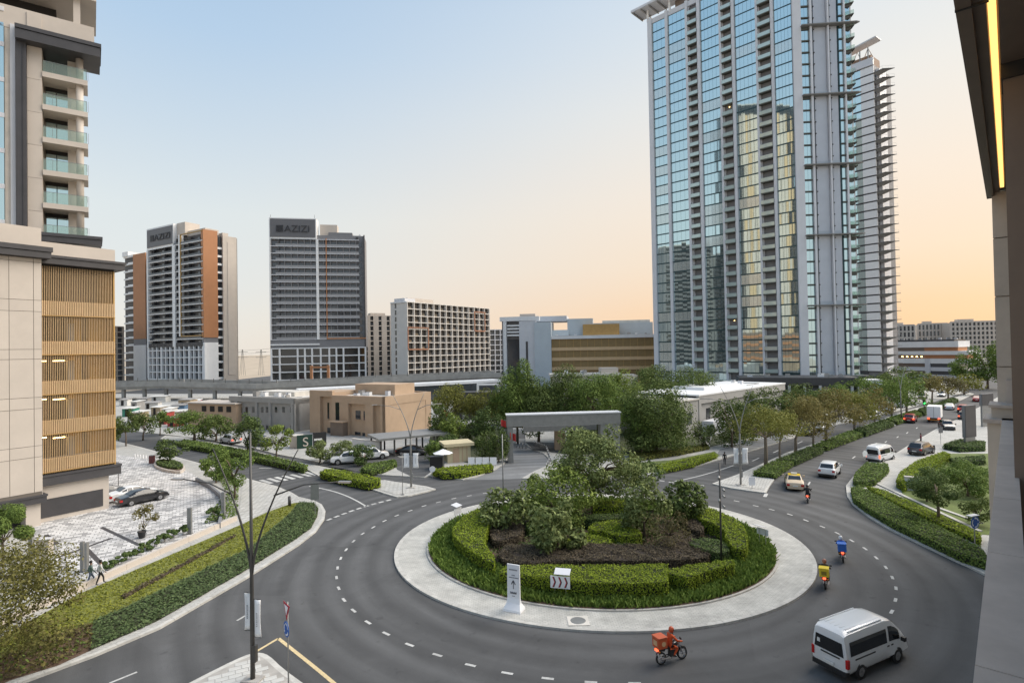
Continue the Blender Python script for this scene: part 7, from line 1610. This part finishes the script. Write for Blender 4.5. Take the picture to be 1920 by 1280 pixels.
TG = 'trees on the roundabout island'
tree_px('tallest tree on the roundabout with a broad grey green crown', 1113, 966, 1042, 1186, 804, 920, 'greyg', group=TG, clumps=60, cr=.25, dens=1.4, sd=1, lsize=.17)
tree_px('small dark round tree behind the tallest roundabout tree', 1206, 950, 1168, 1236, 862, 912, 'deep', group=TG, sd=2, lsize=.15)
tree_px('light green loose tree left of the tallest roundabout tree', 1046, 985, 985, 1112, 880, 985, 'lightg', group=TG, clumps=40, cr=.26, dens=.95, sd=3, lsize=.16)
tree_px('dark leafy tree at the left of the island', 948, 1000, 902, 990, 918, 982, 'greyg', group=TG, clumps=36, cr=.28, dens=1.4, sd=4, lsize=.23)
tree_px('dark leafy tree in front of the light green tree', 1046, 1045, 1000, 1096, 944, 1030, 'greyg', group=TG, clumps=38, cr=.27, dens=1.4, sd=5, lsize=.23)
tree_px('grey green conical tree right of the middle hedges', 1208, 1010, 1166, 1248, 898, 1000, 'greyg', group=TG, clumps=40, cr=.26, dens=1.1, sd=6, lsize=.19)
tree_px('dark round tree at the right of the island', 1284, 985, 1252, 1322, 906, 976, 'darktree', group=TG, clumps=44, cr=.28, dens=1.6, sd=17, lsize=.22)
tree_px('low brownish spreading shrub on the right of the island', 1252, 1035, 1214, 1294, 962, 1016, 'brownish', name='shrub', cat='shrub', group=TG, flat=True, clumps=26, cr=.2, dens=.3, limbs=12, sd=8)
tree_px('sparse pale sapling behind the left dark tree', 1000, 945, 980, 1022, 884, 928, 'lightg', group=TG, clumps=8, dens=.5, sd=9)

# ---------------------------------------------------------------- left verge and forecourt
lawn_in = inset(lawn, .15)
ground_stuff('grass', lawn_in, .165, 'lawnblade', .11, .6, .5, .03)
ground_stuff('ground_cover', GP(cover_poly, .2), .24, 'cover', .12, 1.2, .4, .05)
ib = ell(.66, 60); ground_stuff('island_ground_cover', ib, .27, 'deep', .14, .45, .9, .05); ground_stuff('island_ground_cover', ib, .27, 'bronze', .14, .35, .9, .05)
sp = GP(soil_poly, .15); ground_stuff('dry_ground_cover', sp, .2, 'brownish', .11, .5, .9, .08); ground_stuff('dry_ground_cover', sp, .22, 'straw', .12, .15, .9, .1); ground_stuff('dry_ground_cover', sp, .2, 'mid', .12, .2, .9, .08)
# brown clipped line along the lawn's middle
line_px = [(230, 1118), (300, 1080), (400, 1025), (440, 1003)]
hedge('thin trimmed edging line of brown grass running along the left lawn', [(228, 1114), (300, 1076), (400, 1022), (440, 1000), (442, 1003), (402, 1027), (302, 1082), (232, 1120)], .26, 'bronze', name='edging', cat='edging', sm=0, size=.1, core='soil')
M['soil'] = M['soil']
tree_px('sparse feathery tree with drooping brown green branches at the lower left', -62, 1262, -150, 122, 1048, 1215, 'feather', clumps=60, cr=.24, dens=.75, limbs=22, sd=11, lsize=.105, gap=.3, trunk=.07)
tree_px('leaning feathery tree beside the cream tower at the left edge', -60, 1190, -130, 100, 1022, 1115, 'feather', clumps=44, cr=.24, dens=.55, limbs=16, sd=12, lsize=.10, gap=.3, trunk=.06)
tree_px('dense green bush tree in front of the cream tower base', 5, 1060, -40, 46, 945, 1030, 'mid', clumps=12, sd=13)
SG = 'low shrubs along the forecourt wall'
SHL = ['leftmost small shrub by the walking people', 'second small shrub from the walking people', 'third small shrub in the forecourt planting row', 'fourth small shrub in the forecourt planting row', 'small shrub just left of the yellow flowering plant', 'small shrub under the yellow flowering plant', 'small shrub just right of the yellow flowering plant', 'small shrub two along from the yellow flowering plant', 'small shrub at the foot of the tall bollard slab', 'small shrub right of the planter wall', 'rightmost small shrub by the white paving', 'small shrub against the curved planter wall']
for k, (x, y) in enumerate(((205, 1066), (222, 1058), (238, 1049), (256, 1040), (274, 1032), (290, 1024), (308, 1016), (326, 1008), (343, 1001), (402, 968), (414, 962), (405, 978))):
    t = tree_px(SHL[k], x, y, x - 12, x + 12, y - 15, y + 3, 'deep', name='shrub', cat='shrub', group=SG, clumps=6, limbs=3, dens=.8, trunk=.03)
tree_px('yellow flowering plant standing on the forecourt edge', 268, 1004, 250, 292, 948, 1000, 'straw', name='flowering_plant', cat='plant', clumps=9, dens=.35, limbs=6, trunk=.03)
ground_stuff('forecourt_planting', GP([(380, 985), (445, 966), (448, 900), (415, 875), (405, 890), (425, 925)], .15), .2, 'mid', .16, .6, .8, .12)
PT = 'young trees beside the left street'
for lab, a in (('bushy young tree nearest the zebra crossing on the left', (440, 935, 405, 468, 838, 905, 'mid')), ('young tree in the planter beside the cobbled forecourt', (405, 905, 375, 432, 852, 896, 'mid')),
               ('small round tree in the oval planter on the forecourt', (318, 868, 293, 345, 826, 862, 'deep')),
               ('dark tree on the verge left of the street', (236, 836, 214, 256, 772, 818, 'darktree')), ('second dark tree beside the street behind the gold tower', (268, 824, 250, 296, 775, 812, 'darktree')),
               ('broad umbrella tree on the verge behind the oval planter', (364, 826, 318, 402, 772, 812, 'mid')), ('dark tree right of the umbrella tree', (405, 826, 376, 436, 782, 822, 'darktree')),
               ('tall dense tree standing before the grey block', (464, 846, 436, 490, 776, 838, 'deep')), ('light green tree left of the green sign wall', (518, 858, 498, 545, 796, 840, 'lightg')),
               ('small tree behind the gold screen at far left', (300, 815, 284, 318, 772, 802, 'mid'))):
    tree_px(lab, *a, group=PT, clumps=16)
hedge('dark clipped hedge in the oval planter', [(291, 866), (300, 860), (330, 862), (344, 870), (340, 876), (310, 874)], .8, 'deep', sm=1)
MG = 'clipped hedges on the left street median'
hedge('long clipped hedge on the far part of the left street median', [(334, 829), (345, 823), (400, 831), (469, 844), (560, 866), (577, 871), (570, 877), (537, 870), (469, 856), (400, 842), (350, 834)], .8, 'mid', group=MG, sm=0)
hedge('bright clipped hedge on the near median beside the zebra crossing', [(599, 884), (612, 878), (640, 880), (690, 890), (713, 895), (712, 902), (690, 905), (640, 895)], .95, 'lime', group=MG, sm=0)
hedge('clipped hedge in front of the white parked cars', [(675, 878), (690, 868), (740, 860), (744, 866), (720, 877), (695, 882)], .8, 'mid', sm=0)
hedge('clipped bed with brown sides in front of the cream kiosk', [(808, 880), (835, 875), (866, 872), (920, 868), (925, 873), (868, 886), (830, 887)], .85, 'lime', sm=0)
CG = 'bushes between the red motorbike and the parked cars'
for lab, a in (('leafy bush tree leftmost before the parked cars', (600, 866, 574, 632, 828, 862, 'greyg')), ('leafy bush tree between the red bike and the white car', (648, 864, 622, 672, 826, 860, 'greyg')), ('dark leafy bush in front of the white car', (684, 872, 660, 702, 834, 870, 'deep'))):
    tree_px(lab, *a, group=CG, clumps=16, dens=1.1)

# ---------------------------------------------------------------- trees round the gate
GT = 'trees around the gate and the tan building'
for lab, a in (('loose olive tree behind the tan building', (850, 822, 815, 875, 720, 775, 'olive')), ('pale olive tree right of the black portal', (905, 825, 880, 940, 732, 775, 'olive')),
               ('tall grey green tree rising above the viaduct end', (970, 830, 930, 1000, 684, 790, 'mid')), ('dark tall tree left of the gate beam', (1010, 828, 965, 1040, 706, 790, 'darktree')),
               ('dark tree behind the gate beam', (1070, 826, 1038, 1100, 694, 780, 'darktree')), ('bright broad tree behind the gate', (1120, 832, 1080, 1170, 704, 790, 'mid')),
               ('lime topped tree behind the gate', (1160, 820, 1130, 1190, 698, 770, 'lightg')), ('large dark tree right of the gate', (1220, 850, 1170, 1286, 708, 830, 'darktree')),
               ('round tree with a slim trunk right of the gate', (1204, 852, 1168, 1226, 750, 815, 'mid')), ('rounded bush tree by the red flag', (850, 842, 826, 872, 776, 820, 'lightg')),
               ('dark round tree above the cream kiosk', (912, 838, 886, 938, 766, 815, 'deep')), ('dark hedge tree behind the kiosk', (908, 862, 890, 936, 812, 858, 'darktree')), ('dark tree between the kiosk and the gate pillar', (935, 866, 918, 958, 806, 862, 'darktree')),
               ('low bush left of the kiosk', (812, 866, 796, 830, 826, 862, 'mid')), ('dark tree beside the tan building corner', (825, 838, 806, 842, 756, 815, 'darktree')), ('dark tree at the foot of the glass tower', (1220, 790, 1190, 1245, 683, 730, 'darktree')),
               ('dark tree left of the tower podium', (1290, 790, 1248, 1335, 694, 730, 'darktree')), ('bush under the gate canopy', (1085, 846, 1058, 1112, 806, 842, 'deep')),
               ('bush on the lawn in front of the grey villa', (1318, 838, 1298, 1340, 790, 836, 'greyg')), ('dark tree filling behind the gate left', (985, 800, 935, 1020, 730, 795, 'darktree')), ('dark broad tree between the gate and the gold car park', (1050, 800, 1010, 1095, 722, 790, 'mid')), ('deep green tree behind the bright tree', (1130, 800, 1090, 1175, 715, 785, 'deep')), ('dark tree behind the round slim trunked tree', (1185, 800, 1150, 1215, 720, 790, 'darktree')), ('dark tree between the villa and the large dark tree', (1262, 835, 1232, 1288, 740, 830, 'darktree')), ('shrubby tree left of the large dark tree', (1192, 848, 1176, 1216, 796, 846, 'deep')), ('dark shrub in front of the black portal', (880, 830, 850, 912, 780, 828, 'darktree')), ('green shrub under the olive tree', (838, 850, 818, 862, 812, 846, 'deep')), ('dark shrub mass behind the right lawn', (1230, 850, 1168, 1290, 800, 850, 'darktree'))):
    kw = dict(clumps=36, cr=.31, dens=1.0); bx_, by_, xa_, xb_, ya_, yb_, lm_ = a; e_ = (xb_ - xa_) * .09 if by_ < 834 else 0; yb_ = yb_ if by_ < 834 else yb_ - 12
    tree_px(lab, bx_, by_, xa_ - e_, xb_ + e_, ya_, min(by_ - 6, yb_ + 14), lm_, group=GT, **kw)
hedge('long strip hedge in front of the right lawn', [(1235, 882), (1300, 869), (1345, 853), (1338, 848), (1290, 859), (1232, 870)], .6, 'lime', sm=0)
hedge('brownish grass bed beside the villa lawn', [(1180, 862), (1270, 850), (1330, 838), (1325, 832), (1250, 842), (1180, 850)], .5, 'olive', name='planting_bed', cat='plant bed', sm=0)

# ---------------------------------------------------------------- boulevard
BG = 'flat topped trees on the boulevard median'
bt = [('nearest median tree with an olive umbrella crown', (1436, 874, 1378, 1492, 768, 830, 'olive')), ('rust coloured median tree second along the boulevard', (1492, 850, 1470, 1556, 744, 812, 'rust')),
      ('slim median tree between the first and second', (1462, 858, 1440, 1500, 772, 818, 'olive')), ('olive and rust median tree before the traffic light', (1549, 832, 1520, 1612, 734, 796, 'rust')), ('median tree with a thin rusty crown', (1525, 838, 1500, 1565, 748, 800, 'rust')),
      ('olive median tree right of the rusty trees', (1602, 810, 1570, 1640, 735, 788, 'olive')), ('dry rust median tree before the green trees', (1640, 796, 1612, 1668, 730, 778, 'rust')), ('green domed median tree', (1672, 784, 1644, 1706, 712, 762, 'mid')),
      ('second green domed median tree by the traffic light', (1700, 775, 1672, 1736, 708, 758, 'mid')), ('dry tree beyond the traffic light', (1748, 756, 1722, 1776, 706, 742, 'rust')), ('far rust tree on the median', (1778, 748, 1752, 1802, 706, 738, 'brownish')), ('farthest olive tree on the median', (1808, 740, 1788, 1840, 704, 734, 'olive'))]
for lab, a in bt: tree_px(lab, *a, group=BG, flat=True, clumps=34, cr=.27, dens=.7, limbs=9, bark='barkpale')
BH = 'clipped hedges on the boulevard median'
px_r = [(1452, 889), (1490, 863), (1548, 838), (1621, 811), (1680, 791), (1730, 774), (1800, 747)]; px_l = [(1410, 884), (1450, 862), (1520, 835), (1600, 804), (1660, 784), (1718, 767), (1790, 744)]
labs = ['first clipped hedge behind the white median tip', 'second clipped hedge along the boulevard median', 'third clipped hedge along the boulevard median', 'fourth clipped hedge beside the traffic light', 'fifth far clipped hedge on the median', 'last far hedge on the median']
for i in range(6):
    e = .04
    A, Bq, C_, D = [np.array(v, float) for v in (px_r[i], px_r[i + 1], px_l[i + 1], px_l[i])]
    hedge(labs[i], [tuple(A + (Bq - A) * e), tuple(Bq - (Bq - A) * e), tuple(C_ + (D - C_) * e), tuple(D - (D - C_) * e)], .75 + .1 * (i % 2), 'deep' if i % 2 else 'mid', group=BH, sm=0)
DG = 'dark trees along the far side of the boulevard'
for lab, a in (('dark tree nearest the villa corner', (1372, 838, 1338, 1408, 745, 830, 'darktree')), ('second dark tree beside the villa', (1412, 826, 1382, 1446, 738, 815, 'darktree')), ('third dark tree behind the rusty trees', (1452, 814, 1424, 1492, 728, 800, 'darktree')), ('dark bushy tree before the podium', (1500, 800, 1468, 1540, 722, 780, 'darktree')),
               ('mixed green tree before the podium right end', (1555, 786, 1524, 1600, 720, 768, 'mid')), ('green tree right of the podium', (1635, 766, 1598, 1672, 708, 752, 'mid')), ('dark tree right of the second tower', (1690, 750, 1655, 1730, 690, 735, 'darktree')), ('palm like dark tree at the podium end', (1660, 758, 1634, 1690, 700, 738, 'darktree')),
               ('far green tree left of the taupe column', (1815, 728, 1785, 1842, 668, 712, 'mid')), ('tall far tree beside the taupe column', (1852, 728, 1818, 1884, 648, 712, 'mid'))):
    tree_px(lab, *a, group=DG, clumps=40, cr=.26)

# ---------------------------------------------------------------- right forecourt
RG = 'clipped hedges beside the right forecourt'
hedge('long clipped verge hedge curving along the right kerb', [(1596, 912), (1610, 909), (1655, 932), (1700, 956), (1760, 985), (1838, 1024), (1850, 1040), (1848, 1052), (1800, 1037), (1730, 1004), (1670, 976), (1622, 948), (1600, 932)], .75, 'mid', group=RG, sm=0)
hedge('lime strip hedge behind the long verge hedge', [(1625, 910), (1660, 918), (1720, 945), (1790, 976), (1838, 998), (1838, 1012), (1770, 984), (1700, 950), (1650, 926)], .6, 'lime', group=RG, sm=0)
hedge('square clipped hedge beside the white panel van', [(1600, 898), (1605, 884), (1625, 866), (1664, 868), (1666, 876), (1640, 900), (1610, 903)], .8, 'mid', group=RG, sm=0)
hedge('lime hedge wall along the drive on the right', [(1681, 898), (1690, 882), (1720, 862), (1770, 845), (1782, 850), (1745, 872), (1712, 892), (1695, 906)], 1.1, 'lime', group=RG, sm=0)
hedge('dark hedge beyond the right drive', [(1768, 832), (1800, 822), (1846, 826), (1846, 836), (1800, 838)], .9, 'deep', group=RG, sm=0)
hedge('low dark bed beside the right drive', [(1780, 858), (1846, 852), (1846, 862), (1790, 866)], .8, 'deep', group=RG, sm=0)
RT = 'garden trees on the right'
for lab, a in (('garden tree with an arching crown behind the verge hedge', (1760, 978, 1706, 1800, 878, 940, 'deep')), ('bushy green garden tree left of the coping', (1815, 930, 1776, 1852, 864, 930, 'mid')), ('dark leafy garden bush', (1738, 940, 1712, 1765, 884, 925, 'deep')), ('garden bush above the round blue sign', (1832, 985, 1812, 1862, 935, 978, 'darktree')), ('large garden shrub by the coping', (1800, 900, 1760, 1850, 870, 908, 'mid'))):
    tree_px(lab, *a, group=RT, clumps=16, dens=1.0)
